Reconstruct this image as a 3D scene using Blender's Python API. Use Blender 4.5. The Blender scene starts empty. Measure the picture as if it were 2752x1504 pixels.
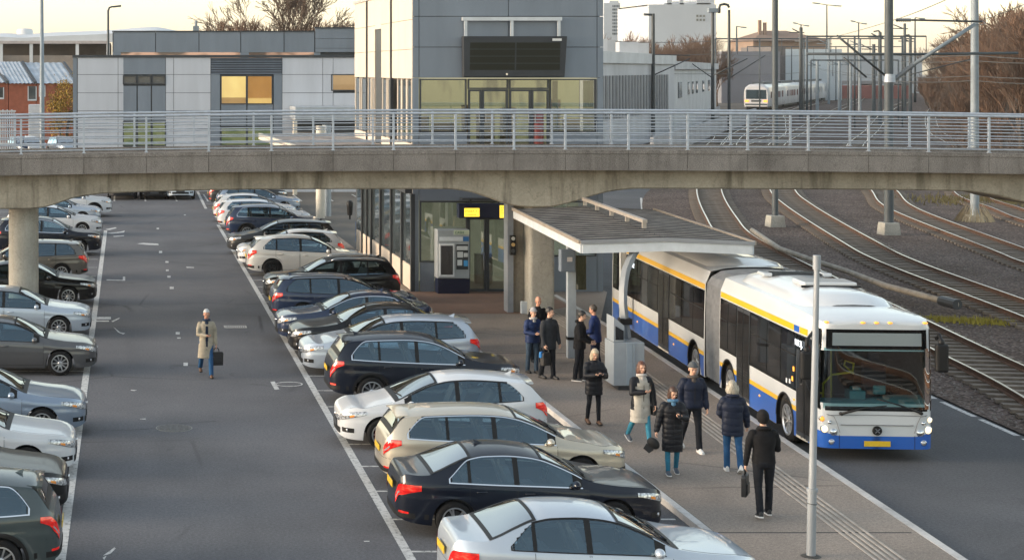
import bpy, bmesh, math, random
from mathutils import Vector, Matrix, noise
from math import sin, cos, pi, sqrt, radians, hypot
random.seed(11)
SC = bpy.context.scene
COL = SC.collection
CAMH, F, U0, V0 = 8.0, 4200.0, 300.0, 175.0

def gnd(u, v, z=0.0):
    y = F*(CAMH-z)/(v-V0)
    return Vector(((u-U0)*y/F, y, z))
def at(u, v, y):
    return Vector(((u-U0)*y/F, y, CAMH-(v-V0)*y/F))

# ------------------------------------------------------------------ objects
def tag(o, label=None, cat=None, group=None, kind=None):
    if label: o['label'] = label
    if cat: o['category'] = cat
    if group: o['group'] = group
    if kind: o['kind'] = kind
    return o
def empty(name, loc=(0, 0, 0), rz=0.0, label=None, cat=None, group=None):
    o = bpy.data.objects.new(name, None)
    o.empty_display_size = 0.2
    COL.objects.link(o)
    o.location = loc
    o.rotation_euler = (0, 0, rz)
    return tag(o, label, cat, group)
def copy_tree(o, parent=None):
    c = o.copy()
    COL.objects.link(c)
    c.parent = parent
    for ch in list(o.children):
        copy_tree(ch, c)
    return c

class MB:
    def __init__(s):
        s.v = []; s.f = []; s.m = []
    def add(s, vs, fs, mi=0):
        n = len(s.v)
        s.v.extend([tuple(p) for p in vs])
        for f in fs:
            s.f.append([i+n for i in f]); s.m.append(mi)
    def box(s, x0, x1, y0, y1, z0, z1, mi=0):
        s.add([(x0,y0,z0),(x1,y0,z0),(x1,y1,z0),(x0,y1,z0),(x0,y0,z1),(x1,y0,z1),(x1,y1,z1),(x0,y1,z1)],
              [(0,3,2,1),(4,5,6,7),(0,1,5,4),(1,2,6,5),(2,3,7,6),(3,0,4,7)], mi)
    def bar(s, p0, p1, w, h=None, mi=0):
        p0, p1 = Vector(p0), Vector(p1)
        h = h or w
        d = (p1-p0).normalized()
        a = Vector((0,0,1)) if abs(d.z) < .95 else Vector((0,1,0))
        r = d.cross(a).normalized(); u = r.cross(d)
        vs = []
        for p in (p0, p1):
            for sx, sy in ((-1,-1),(1,-1),(1,1),(-1,1)):
                vs.append(p+r*sx*w/2+u*sy*h/2)
        s.add(vs, [(0,3,2,1),(4,5,6,7),(0,1,5,4),(1,2,6,5),(2,3,7,6),(3,0,4,7)], mi)
    def tube(s, pts, rad, n=8, mi=0, cap=True, closed=False):
        pts = [Vector(p) for p in pts]
        k = len(pts)
        if not isinstance(rad, list): rad = [rad]*k
        rings = []; prev = None
        for i, p in enumerate(pts):
            if closed: d = pts[(i+1) % k]-pts[i-1]
            elif i == 0: d = pts[1]-p
            elif i == k-1: d = p-pts[i-1]
            else: d = (pts[i+1]-p).normalized()+(p-pts[i-1]).normalized()
            d = d.normalized() if d.length > 1e-9 else Vector((0,0,1))
            if prev is None:
                a = Vector((0,0,1)) if abs(d.z) < .9 else Vector((0,1,0))
                r = d.cross(a).normalized()
            else:
                r = (prev-d*prev.dot(d)).normalized()
            prev = r; u = d.cross(r)
            rr = rad[i]
            ra, rb = rr if isinstance(rr, (list, tuple)) else (rr, rr)
            rings.append([p+r*cos(2*pi*j/n)*ra+u*sin(2*pi*j/n)*rb for j in range(n)])
        vs = [q for g in rings for q in g]
        fs = []
        for i in range(k if closed else k-1):
            a, b = i*n, ((i+1) % k)*n
            for j in range(n):
                fs.append((a+j, a+(j+1) % n, b+(j+1) % n, b+j))
        if cap and not closed:
            fs.append(tuple(range(n-1, -1, -1))); fs.append(tuple(range((k-1)*n, k*n)))
        s.add(vs, fs, mi)
    def grid(s, rows, mi=0, flip=False, closed=False):
        n = len(rows[0]); fs = []
        for i in range(len(rows)-1):
            for j in range(n if closed else n-1):
                q = (i*n+j, i*n+(j+1) % n, (i+1)*n+(j+1) % n, (i+1)*n+j)
                fs.append(q[::-1] if flip else q)
        s.add([p for r in rows for p in r], fs, mi)
    def lathe(s, prof, c=(0,0,0), n=24, axis='z', mi=0, cap=True):
        rows = []
        for r, h in prof:
            ring = []
            for j in range(n):
                a = 2*pi*j/n
                if axis == 'z': ring.append((c[0]+r*cos(a), c[1]+r*sin(a), c[2]+h))
                elif axis == 'y': ring.append((c[0]+r*cos(a), c[1]+h, c[2]+r*sin(a)))
                else: ring.append((c[0]+h, c[1]+r*cos(a), c[2]+r*sin(a)))
            rows.append(ring)
        s.grid(rows, mi, closed=True)
        if cap:
            k = len(s.v)-len(rows)*n
            s.f.append([k+j for j in range(n-1, -1, -1)]); s.m.append(mi)
            s.f.append([k+(len(rows)-1)*n+j for j in range(n)]); s.m.append(mi)
    def ell(s, c, r, nu=14, nv=9, mi=0, rot=None):
        rows = []
        c = Vector(c)
        for i in range(nv+1):
            t = pi*i/nv
            ring = []
            for j in range(nu):
                a = 2*pi*j/nu
                p = Vector((r[0]*sin(t)*cos(a), r[1]*sin(t)*sin(a), -r[2]*cos(t)))
                if rot is not None: p = rot @ p
                ring.append(c+p)
            rows.append(ring)
        s.grid(rows, mi, closed=True)
    def poly(s, pts, mi=0):
        s.add(pts, [tuple(range(len(pts)))], mi)
    def prism(s, pts, off, mi=0):
        n = len(pts); off = Vector(off)
        vs = [Vector(p) for p in pts]+[Vector(p)+off for p in pts]
        fs = [tuple(range(n-1,-1,-1)), tuple(range(n,2*n))]+[(i,(i+1)%n,n+(i+1)%n,n+i) for i in range(n)]
        s.add(vs, fs, mi)
    def mesh(s, name, mats, smooth=False, fix=True, weld=False):
        me = bpy.data.meshes.new(name)
        me.from_pydata(s.v, [], s.f)
        if not isinstance(mats, (list, tuple)): mats = [mats]
        for m in mats: me.materials.append(m)
        me.polygons.foreach_set('material_index', s.m)
        if fix or weld:
            bm = bmesh.new(); bm.from_mesh(me)
            if weld: bmesh.ops.remove_doubles(bm, verts=bm.verts, dist=1e-5)
            if fix: bmesh.ops.recalc_face_normals(bm, faces=bm.faces)
            bm.to_mesh(me); bm.free()
        if smooth is True: me.polygons.foreach_set('use_smooth', [True]*len(me.polygons))
        elif smooth:
            me.polygons.foreach_set('use_smooth', [True]*len(me.polygons))
            me.set_sharp_from_angle(angle=radians(smooth))
        me.update()
        return me
    def build(s, name, mats, parent=None, smooth=False, bevel=0, fix=True, weld=False):
        o = bpy.data.objects.new(name, s.mesh(name, mats, smooth, fix, weld))
        COL.objects.link(o)
        o.parent = parent
        if bevel:
            b = o.modifiers.new('bevel', 'BEVEL'); b.width = bevel; b.segments = 2; b.limit_method = 'ANGLE'
        return o

def pchip(kn):
    kn = sorted(kn)
    xs = [k[0] for k in kn]; ys = [k[1] for k in kn]; n = len(xs)
    h = [xs[i+1]-xs[i] for i in range(n-1)]; d = [(ys[i+1]-ys[i])/h[i] for i in range(n-1)]
    m = [d[0]]+[0]*(n-2)+[d[-1]]
    for i in range(1, n-1):
        if d[i-1]*d[i] > 0:
            w1, w2 = 2*h[i]+h[i-1], h[i]+2*h[i-1]
            m[i] = (w1+w2)/(w1/d[i-1]+w2/d[i])
    def f(x):
        if x <= xs[0]: return ys[0]
        if x >= xs[-1]: return ys[-1]
        lo, hi = 0, n-1
        while hi-lo > 1:
            mid = (lo+hi)//2
            if xs[mid] <= x: lo = mid
            else: hi = mid
        t = (x-xs[lo])/h[lo]
        return ((2*t**3-3*t*t+1)*ys[lo]+(t**3-2*t*t+t)*h[lo]*m[lo]+(-2*t**3+3*t*t)*ys[lo+1]+(t**3-t*t)*h[lo]*m[lo+1])
    return f

# ------------------------------------------------------------------ materials
class NT:
    def __init__(s, name):
        s.m = bpy.data.materials.new(name); s.m.use_nodes = True
        s.t = s.m.node_tree; s.n = s.t.nodes
        s.b = s.n['Principled BSDF']; s.out = s.n['Material Output']
        s.co = s.n.new('ShaderNodeTexCoord').outputs['Object']
    def L(s, a, b): s.t.links.new(a, b)
    def map(s, scale=(1,1,1), rot=(0,0,0)):
        q = s.n.new('ShaderNodeMapping'); q.inputs['Scale'].default_value = scale; q.inputs['Rotation'].default_value = rot
        s.L(s.co, q.inputs['Vector']); return q.outputs[0]
    def noise(s, sc, det=4, rough=.55, vec=None, dist=0):
        q = s.n.new('ShaderNodeTexNoise'); q.inputs['Scale'].default_value = sc; q.inputs['Detail'].default_value = det
        q.inputs['Roughness'].default_value = rough; q.inputs['Distortion'].default_value = dist
        s.L(vec or s.co, q.inputs['Vector']); return q.outputs[0]
    def voro(s, sc, feat='F1', out='Distance', vec=None, rnd=1):
        q = s.n.new('ShaderNodeTexVoronoi'); q.feature = feat; q.inputs['Scale'].default_value = sc
        q.inputs['Randomness'].default_value = rnd
        s.L(vec or s.co, q.inputs['Vector']); return q.outputs[out]
    def ramp(s, fac, stops, interp='LINEAR'):
        q = s.n.new('ShaderNodeValToRGB'); e = q.color_ramp.elements; q.color_ramp.interpolation = interp
        while len(e) < len(stops): e.new(.5)
        for i, (p, c) in enumerate(stops):
            e[i].position = p
            e[i].color = (c, c, c, 1) if not isinstance(c, (tuple, list)) else (*c[:3], 1)
        s.L(fac, q.inputs[0]); return q.outputs[0]
    def mix(s, fac, a, b, mode='MIX'):
        q = s.n.new('ShaderNodeMix'); q.data_type = 'RGBA'; q.blend_type = mode
        for val, i in ((fac, 0), (a, 6), (b, 7)):
            if hasattr(val, 'is_linked'): s.L(val, q.inputs[i])
            elif i == 0: q.inputs[0].default_value = val
            else: q.inputs[i].default_value = (*val[:3], 1)
        return q.outputs[2]
    def math(s, op, a, b=0.0, c=None):
        q = s.n.new('ShaderNodeMath'); q.operation = op
        for i, val in enumerate((a, b) if c is None else (a, b, c)):
            if hasattr(val, 'is_linked'): s.L(val, q.inputs[i])
            else: q.inputs[i].default_value = val
        return q.outputs[0]
    def bump(s, h, strength=.3, dist=.02):
        q = s.n.new('ShaderNodeBump'); q.inputs['Strength'].default_value = strength; q.inputs['Distance'].default_value = dist
        s.L(h, q.inputs['Height']); s.L(q.outputs[0], s.b.inputs['Normal'])
    def set(s, **k):
        for a, val in k.items():
            i = s.b.inputs[a.replace('_', ' ')]
            if hasattr(val, 'is_linked'): s.L(val, i)
            else: i.default_value = (*val[:3], 1) if isinstance(val, (tuple, list)) else val
        return s

def M(name, c, rough=.6, metal=0.0, var=.15, vs=2.0, bump=0.0, bs=40.0, coat=0.0, spec=.5, emit=None, es=1.0, stretch=(1,1,1)):
    t = NT(name)
    if var:
        f = t.noise(vs, 5, .6, t.map(stretch))
        d = tuple(max(0, x*(1-var)) for x in c); l = tuple(min(1, x*(1+var)) for x in c)
        t.set(Base_Color=t.ramp(f, [(.3, d), (.7, l)]))
    else: t.set(Base_Color=c)
    t.set(Roughness=rough, Metallic=metal, Coat_Weight=coat, Specular_IOR_Level=spec, Coat_Roughness=.04)
    if bump: t.bump(t.noise(bs, 3), bump, .01)
    if emit: t.set(Emission_Color=emit, Emission_Strength=es)
    return t.m

def asphalt(name, c, tint):
    t = NT(name)
    big = t.noise(.16, 5, .6); mid = t.noise(1.3, 6, .65); fine = t.noise(60, 3, .7); spk = t.noise(17, 2, .8)
    a = t.ramp(big, [(.3, tuple(x*.70 for x in c)), (.7, tuple(x*1.20 for x in tint))])
    a = t.mix(t.math('MULTIPLY', t.ramp(mid, [(.35, 0), (.7, 1)]), .30), a, tuple(x*1.4 for x in c))
    a = t.mix(.55, a, t.ramp(fine, [(.3, .25), (.5, .5), (.72, .85)]), 'OVERLAY')
    a = t.mix(.5, a, t.ramp(spk, [(.32, .30), (.5, .5), (.68, .72)]), 'OVERLAY')
    lng = t.noise(.5, 4, .6, t.map((1, .06, 1)))
    a = t.mix(t.ramp(lng, [(.54, 0), (.72, .30)]), a, tuple(x*.60 for x in c))
    cr = t.voro(.22, 'DISTANCE_TO_EDGE', 'Distance', t.mix(.14, t.co, t.noise(.9, 5), 'ADD'))
    msk = t.ramp(t.noise(.11, 3), [(.52, 0), (.62, 1)])
    a = t.mix(t.math('MULTIPLY', t.ramp(cr, [(0, 1), (.006, .8), (.010, 0)]), t.math('MULTIPLY', msk, .75)), a, tuple(x*.35 for x in c))
    oil = t.noise(.62, 3, .5, None, 1.2)
    a = t.mix(t.math('MULTIPLY', t.ramp(oil, [(.66, 0), (.74, 1)]), .42), a, tuple(x*.45 for x in c))
    pch = t.voro(.13, 'F1', 'Color'); sp = t.n.new('ShaderNodeSeparateColor'); t.L(pch, sp.inputs[0])
    a = t.mix(t.ramp(sp.outputs[0], [(.78, 0), (.79, .22)]), a, tuple(x*.62 for x in c))
    t.set(Base_Color=a, Roughness=t.ramp(mid, [(.3, .80), (.7, .95)]), Specular_IOR_Level=.25)
    t.bump(fine, .35, .006)
    return t.m

def concrete(name, c, streak=.5, grain=30.0, pit=.25, dark=.45):
    t = NT(name)
    a = t.ramp(t.noise(.9, 7, .62), [(.28, tuple(x*.72 for x in c)), (.72, tuple(x*1.16 for x in c))])
    st = t.noise(1.6, 6, .7, t.map((1, 1, .12)))
    a = t.mix(t.math('MULTIPLY', t.ramp(st, [(.50, 0), (.70, 1)]), streak), a, tuple(x*dark for x in (c[0], c[1]*.97, c[2]*.92)))
    blot = t.noise(.35, 8, .7, None, .6)
    a = t.mix(t.math('MULTIPLY', t.ramp(blot, [(.56, 0), (.66, 1)]), .45), a, tuple(x*.55 for x in c))
    edge = t.noise(.6, 6, .6)
    ln = t.ramp(t.math('ABSOLUTE', t.math('SUBTRACT', edge, .5)), [(0, 1), (.008, 0)])
    a = t.mix(t.math('MULTIPLY', ln, .35), a, tuple(x*.35 for x in c))
    g = t.noise(grain, 3, .7)
    a = t.mix(pit, a, t.ramp(g, [(.3, .2), (.5, .5), (.7, .8)]), 'OVERLAY')
    t.set(Base_Color=a, Roughness=.9, Specular_IOR_Level=.25)
    t.bump(g, .25, .01)
    return t.m

def gravel(name, cols, sc=11.0):
    t = NT(name)
    v = t.voro(sc, 'F1', 'Color'); d = t.voro(sc, 'F1', 'Distance')
    s = t.n.new('ShaderNodeSeparateColor'); t.L(v, s.inputs[0])
    a = t.ramp(s.outputs[0], [(0, cols[0]), (.35, cols[1]), (.7, cols[2]), (1, cols[3])])
    a = t.mix(t.ramp(d, [(.35, 0), (.75, .75)]), a, tuple(x*.25 for x in cols[0]))
    a = t.mix(.8, a, t.ramp(t.noise(.25, 6, .65), [(.3, (.30,.27,.25)), (.7, (.62,.60,.62))]), 'OVERLAY')
    t.set(Base_Color=a, Roughness=.95, Specular_IOR_Level=.2)
    t.bump(t.math('SUBTRACT', 1.0, d), .9, .05)
    return t.m

def glassy(name, c, rough=.04, spec=1.0, var=0.3, vs=.7, ior=1.7):
    t = NT(name)
    t.set(Base_Color=t.ramp(t.noise(vs, 3), [(.35, tuple(x*(1-var) for x in c)), (.65, tuple(x*(1+var) for x in c))]),
          Roughness=rough, Specular_IOR_Level=spec, IOR=ior)
    return t.m

def pane(name, tint=(.75,.82,.80), refl=.12, gc=(1,1,1)):
    """thin see-through pane: mostly clear, mirror-like at grazing angles"""
    t = NT(name); t.n.remove(t.b)
    tr = t.n.new('ShaderNodeBsdfTransparent'); tr.inputs[0].default_value = (*tint, 1)
    gl = t.n.new('ShaderNodeBsdfGlossy'); gl.inputs['Roughness'].default_value = .02; gl.inputs[0].default_value = (*gc, 1)
    fr = t.n.new('ShaderNodeFresnel'); fr.inputs[0].default_value = 1.5
    mx = t.n.new('ShaderNodeMixShader')
    t.L(t.math('ADD', fr.outputs[0], refl), mx.inputs[0]); t.L(tr.outputs[0], mx.inputs[1]); t.L(gl.outputs[0], mx.inputs[2])
    t.L(mx.outputs[0], t.out.inputs[0])
    return t.m

def paint(name, c, metal=.0, rough=.32):
    t = NT(name)
    fl = t.noise(900, 1)
    c2 = t.mix(.10 if metal else .03, c, t.ramp(fl, [(.3, .2), (.7, .9)]), 'OVERLAY')
    dk = max(c) < .05
    dust = t.ramp(t.noise(1.7, 5, .6), [(.4, 0), (.75, .018 if dk else .09)])
    c2 = t.mix(dust, c2, (.20, .185, .17))
    t.set(Base_Color=c2, Metallic=metal, Roughness=rough, Specular_IOR_Level=.15, Coat_Weight=.65 if dk else 1.0, Coat_Roughness=t.ramp(t.noise(2.3, 4), [(.3, .02), (.8, .09)]))
    return t.m

m_asph = asphalt('parking_asphalt', (.108,.107,.114), (.119,.116,.121))
m_lane = asphalt('lane_asphalt', (.080,.079,.085), (.088,.087,.092))
m_plat = asphalt('platform_surface', (.235,.195,.165), (.25,.21,.178))
m_line = NT('worn_road_paint')
_w = m_line.ramp(m_line.noise(9, 6, .7), [(.36, (.16,.155,.15)), (.46, (.50,.49,.47)), (.7, (.60,.59,.57))])
m_line.set(Base_Color=_w, Roughness=.8); m_line = m_line.m
m_kerb = concrete('kerb_concrete', (.52,.50,.48), .25, 20, .15, .6)
m_grnd = M('far_ground', (.10,.088,.075), .95, var=.35, vs=.08)
m_girder = concrete('girder_concrete', (.345,.31,.25), 1.0, 14, .2, .30)
m_fascia = concrete('aggregate_concrete', (.205,.188,.175), .6, 34, .85, .40)
m_galv = M('galvanised_steel', (.40,.44,.50), .5, .4, .14, 5)
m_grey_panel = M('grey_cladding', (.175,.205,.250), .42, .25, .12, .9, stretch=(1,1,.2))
m_light_panel = M('light_cladding', (.46,.48,.53), .5, 0, .10, .9, stretch=(1,1,.14))
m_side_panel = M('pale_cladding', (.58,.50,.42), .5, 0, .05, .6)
m_dark = M('dark_metal', (.045,.05,.058), .45, .3, .1)
m_black = M('black_plastic', (.008,.008,.009), .5, 0, 0, spec=.3)
m_rubber = M('tyre_rubber', (.011,.011,.012), .85, 0, .2, 6, spec=.2)
m_chrome = M('chrome', (.75,.76,.78), .15, 1.0, 0)
m_white_paint = M('white_painted_steel', (.50,.53,.56), .5, 0, .1, 3)
m_cream = M('cream_post', (.55,.50,.42), .6, 0, .08, 2)
m_brickpave = NT('brick_paving')
_b = m_brickpave.n.new('ShaderNodeTexBrick'); _b.inputs['Scale'].default_value = 2.2
_b.inputs['Color1'].default_value = (.20,.105,.066,1); _b.inputs['Color2'].default_value = (.165,.092,.062,1); _b.inputs['Mortar'].default_value = (.12,.085,.065,1)
_b.inputs['Mortar Size'].default_value = .012
m_brickpave.L(m_brickpave.co, _b.inputs['Vector'])
m_brickpave.set(Base_Color=m_brickpave.mix(.5, _b.outputs[0], m_brickpave.ramp(m_brickpave.noise(.8, 6), [(.3,.35),(.7,.65)]), 'OVERLAY'), Roughness=.85); m_brickpave = m_brickpave.m
m_ballast = gravel('track_ballast', [(.085,.062,.051), (.165,.126,.104), (.125,.10,.09), (.25,.205,.18)], 11)
m_rust = M('rusty_rail_side', (.095,.048,.028), .8, .2, .3, 8)
m_railtop = M('polished_rail', (.55,.52,.49), .3, 1.0, .06)
m_sleeper = M('weathered_sleeper', (.155,.125,.10), .9, 0, .35, 3, .3)
m_window = glassy('office_glass', (.05,.065,.075), .05, .8)
m_atm_blue = M('navy_enamel', (.006,.010,.035), .3, 0, .05)
m_yellow = M('yellow_sign', (.85,.60,.03), .45, 0, .03, emit=(.9,.62,.05), es=.55)
m_concbase = concrete('footing_concrete', (.33,.32,.29), .4, 18, .2)
# ================================================================== SETTING
def sheet(name, pts, z, mat, sub=0):
    m = MB(); m.poly([(p[0], p[1], z) for p in pts]); o = m.build(name, mat, fix=False)
    return tag(o, kind='structure')
def kerbx(y):                                   # platform edge along the bus lane
    if y < 47: return 13.68+.066*(y-27.3)
    return 13.68+.066*19.7+.03*(y-47)
LANE_R = pchip([(10, 18.6), (28, 19.35), (35, 19.7), (41, 20.0), (60, 22.0), (75, 24.6), (88, 27.8), (105, 33.0), (125, 41.5), (150, 54)])
LY = list(range(12, 151, 3))
sheet('ground', [(-900,-60),(1200,-60),(1200,2400),(-900,2400)], -.06, m_grnd)
sheet('parking_lot', [(-40,8),(10.05,8),(10.05,118),(-40,118)], 0, m_asph)
m = MB()
m.grid([[(kerbx(y)-.2 if y < 59 else 17.25+max(0,(y-76))*.05, y, 0) for y in LY], [(LANE_R(y), y, 0) for y in LY]])
o = m.build('bus_lane', m_lane, fix=False); tag(o, kind='structure')
for p in o.data.polygons: pass
m = MB(); m.grid([[(LANE_R(y), y, .03) for y in LY]+[(124, 318, .03), (420, 1100, .03)], [(240, y, .03) for y in LY]+[(420, 318, .03), (900, 1100, .03)]][::-1])
tag(m.build('ballast_bed', m_ballast, fix=True), kind='structure')
# platform slab with its two kerbs
PY = [8+.5*i for i in range(105)]+[60.0]
m = MB()
rows = [[(10.16, y, .12) for y in PY], [(kerbx(y)-.16, y, .12) for y in PY]]
m.grid(rows, flip=True)
m.box(8.2, 10.38, 60.01, 100, 0, .12)
m.poly([(10.16,60,.118),(10.38,60,.118),(10.38,60.02,.118),(10.16,60.02,.118)])
m.poly([(kerbx(58)-.17,52.5,.116),(17.3,59.2,.116),(17.3,60,.116),(kerbx(58)-.17,60,.116)])
tag(m.build('platform', m_plat), kind='structure')
m = MB(); m.box(10.0, 10.155, 8, 60, -.05, .125)
for y0 in range(8, 60, 2):
    pass
tag(m.build('parking_kerb', m_kerb, bevel=.015), kind='structure')
m = MB()
y = 8.0
while y < 58.4:
    y1 = min(y+1.0, 58.5)
    a, b = kerbx(y), kerbx(y1-.012)
    m.add([(a-.155,y,-.05),(a+.005,y,-.05),(b+.005,y1-.012,-.05),(b-.155,y1-.012,-.05),(a-.155,y,.126),(a,y,.126),(b,y1-.012,.126),(b-.155,y1-.012,.126)],
          [(0,3,2,1),(4,5,6,7),(0,1,5,4),(1,2,6,5),(2,3,7,6),(3,0,4,7)])
    y = y1
tag(m.build('lane_kerb', m_kerb), kind='structure')
sheet('brick_paving', [(10.2,53.9),(13.4,53.9),(15.0,55.6),(15.0,59.25),(10.2,59.25)], .1245, m_brickpave)
m = MB()
for k in range(5):
    off = 1.02+.115*k
    ys = [9+.6*i for i in range(80)]
    m.grid([[(kerbx(y)-off-.03, y, .1235) for y in ys], [(kerbx(y)-off-.02, y, .131) for y in ys], [(kerbx(y)-off+.02, y, .131) for y in ys], [(kerbx(y)-off+.03, y, .1235) for y in ys]], flip=True)
m_tact = M('tactile_ribs', (.36,.315,.27), .8, 0, .25, 4)
tag(m.build('tactile_paving', m_tact), kind='structure')
m = MB()
a, b = gnd(1770, 1333, .12), gnd(2430, 1326, .12)
m.box(10.2, kerbx(27.5)-.2, 28.42, 28.46, .12, .1242)
m_seam = M('tar_seam', (.035,.034,.036), .9)
m.box(10.2, 13.0, 46.4, 46.43, .12, .1242)
tag(m.build('platform_joint', m_seam), kind='structure')

# painted lines
m = MB()
def strip(pts, w, z=.0045):
    for i in range(len(pts)-1):
        p, q = Vector(pts[i]), Vector(pts[i+1]); d = (q-p).normalized(); n = Vector((-d.y, d.x))*w/2
        m.add([(p.x+n.x,p.y+n.y,z),(q.x+n.x,q.y+n.y,z),(q.x-n.x,q.y-n.y,z),(p.x-n.x,p.y-n.y,z)], [(3,2,1,0)])
strip([(4.72, 20), (4.82, 34), (4.98, 60), (5.09, 86)], .16)
strip([(-1.0, 20), (-.92, 34), (-.78, 60), (-.68, 83)], .17)
y = 25.75
while y < 110:
    strip([(4.84+.005*(y-34), y), (9.9, y)], .085, .004)
    y += 1.985
y = 26.9
while y < 100:
    strip([(-7, y), (-.9, y)], .085, .004)
    y += 2.9
strip([(-7, 41.7), (-.9, 41.7)], .09, .004); strip([(-7, 39.0), (-.9, 39.0)], .09, .0035)
for k in range(12): strip([(-6+1.9*k, 101.5), (-6+1.9*k, 107)], .1, .004)
strip([gnd(497,482).xy, gnd(518,525).xy], .16)
def gp(uv, z=.0048):
    m.poly([tuple(gnd(u, v).xy)+(z,) for u, v in uv])
for u, v, w, h in [(404,634,8,5),(420,659,8,4),(421,680,7,4),(425,696,8,5),(432,724,10,6),(397,575,6,3),(447,838,10,6),(450,850,9,3),(467,916,11,8),(465,541,5,2)]:
    gp([(u-w/2,v-h/2),(u+w/2,v-h/2),(u+w/2,v+h/2),(u-w/2,v+h/2)])
gp([(343,613),(360,611),(398,613),(399,617),(370,616)]); gp([(468,671),(488,672),(488,674),(470,674)])
gp([(285,822),(303,836),(315,838),(310,841),(297,836)]); gp([(234,797),(279,797),(279,803),(236,803)])
gp([(236,806),(274,806),(274,809),(236,809)]); gp([(280,808),(300,799),(301,801),(284,810)])
gp([(270,1389),(288,1376),(291,1379),(278,1392),(259,1397)]); gp([(258,1402),(268,1397),(262,1408)])
gp([(265,577),(290,572),(294,574),(274,579)]); gp([(266,587),(302,583),(314,580),(312,585),(282,588)]); gp([(285,594),(312,592),(312,594),(286,596)])
gp([(309,696),(315,696),(315,706),(309,706)]); gp([(268,703),(309,704),(309,706),(268,705)])
gp([(680,960),(691,959),(703,979),(691,980)]); gp([(329,980),(345,981),(338,983),(329,982)]); gp([(352,1053),(366,1052),(366,1055),(352,1054)])
gp([(915,1360),(930,1359),(929,1362),(916,1362)])
def gring(u, v, ru, rv, w, n=28):
    for i in range(n):
        a0, a1 = 2*pi*i/n, 2*pi*(i+1)/n
        gp([(u+ru*cos(a0),v+rv*sin(a0)),(u+ru*cos(a1),v+rv*sin(a1)),(u+(ru-w)*cos(a1),v+(rv-w*.35)*sin(a1)),(u+(ru-w)*cos(a0),v+(rv-w*.35)*sin(a0))])
gring(727, 966, 35, 6, 4)
yy = 28.0
for y0, y1 in [(20, 31), (31.3, 36.2), (36.5, 38.2), (38.5, 40.2), (40.6, 55), (57, 62), (64, 72), (74, 104)]:
    strip([(LANE_R(y0)-.14, y0), (LANE_R((y0+y1)/2)-.14, (y0+y1)/2), (LANE_R(y1)-.14, y1)], .13)
tag(m.build('painted_markings', m_line, fix=False), kind='structure')
for p in bpy.data.objects['painted_markings'].data.polygons:
    if p.normal.z < 0: p.flip()

# cracks across the asphalt
m = MB(); rc_ = random.Random(4)
for pts, w in (([(250,770),(330,764),(420,766),(520,762),(610,766),(690,763)], .05), ([(300,640),(360,634),(420,632)], .07), ([(255,1083),(330,1080),(420,1076)], .05), ([(450,1066),(560,1058)], .035), ([(260,712),(420,708),(600,711)], .025), ([(2060,1165),(2200,1215),(2330,1275),(2500,1350)], .03), ([(420,672),(300,676)], .02)):
    P_ = [gnd(u, v) for u, v in pts]; out = []
    for i in range(len(P_)-1):
        n = max(3, int((P_[i+1]-P_[i]).length/.14))
        for k in range(n): out.append(P_[i].lerp(P_[i+1], k/n)+Vector((0, rc_.uniform(-.05,.05), 0)))
    rows = []
    for i, p in enumerate(out):
        ww = w*rc_.uniform(.2,1.0); rows.append([(p.x, p.y-ww/2, .0035), (p.x, p.y+ww/2, .0035)])
    m.grid(rows)
tag(m.build('asphalt_cracks', M('crack_fill', (.035,.034,.035), .95), fix=False), kind='structure')
# manhole and drain
m_iron = M('cast_iron', (.07,.066,.06), .7, .4, .4, 30, .5, 60)
c = gnd(438, 1076)
o = empty('manhole_cover', (c.x, c.y, .003), 0, 'round cast iron manhole cover set in the open asphalt of the aisle', 'manhole cover')
m = MB(); m.lathe([(.41,0),(.41,.003),(.395,.003)], n=32); m.build('rim', m_concbase, o)
m = MB(); m.lathe([(.39,0),(.39,.008)], n=32)
for i in range(5):
    for j in range(5):
        x, y = (i-2)*.14, (j-2)*.14
        if hypot(x, y) < .33: m.box(x-.045, x+.045, y-.045, y+.045, .008, .013)
m.build('cover_plate', M('worn_cover', (.12,.115,.11), .7, .2, .35, 25, .5, 60), o)
c = gnd(592, 822)
o = empty('drain_grate', (c.x, c.y, .003), 0, 'pale rectangular drain grate in the aisle beside the walking man', 'drain')
m = MB(); m.box(-.35,.35,-.22,-.17,0,.012); m.box(-.35,.35,.17,.22,0,.012); m.box(-.35,-.3,-.17,.17,0,.012); m.box(.3,.35,-.17,.17,0,.012); m.build('frame', m_kerb, o)
m = MB()
for k in range(9): m.box(-.28+.065*k, -.25+.065*k, -.17, .17, 0, .008)
m.build('grate_bars', m_kerb, o)

# ================================================================== FOOTBRIDGE
BY = 52.0; SCB = F/BY
def bx(u): return (u-U0)/SCB
def bz(v): return CAMH-(v-V0)/SCB
def camber(x): return -.15*(min(18, abs(x-13.5))/16.5)**2
bridge = empty('footbridge', (13.56, 54.0, 0), 0, 'concrete footbridge with steel railings crossing over car park and bus lane', 'bridge')
def bpart(m, name, mat, par=None, **k):
    o = m.build(name, mat, None, **k)
    o.parent = par or bridge
    o.matrix_parent_inverse = Matrix.Translation((-13.56, -54.0, 0))
    return o
XS = [-20+.6*i for i in range(127)]
ZT, ZF, ZD = 5.50, 4.86, 5.36
m = MB()
m.grid([[(x, y, z+camber(x)) for x in XS] for y, z in ((BY+.25,ZD),(BY+3.75,ZD),(BY+3.75,ZD-.5),(BY+.25,ZD-.5),(BY+.25,ZD))])
bpart(m, 'deck', concrete('deck_concrete', (.20,.17,.145), .3, 20, .3))
JU = [-880,-725,-570,-415,-260,-105,53,211,368,525,683,838,990,1146,1293,1422,1581,1730,1881,2033,2185,2336,2488,2640,2795]+[2795+155*k for k in range(1, 14)]
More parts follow.
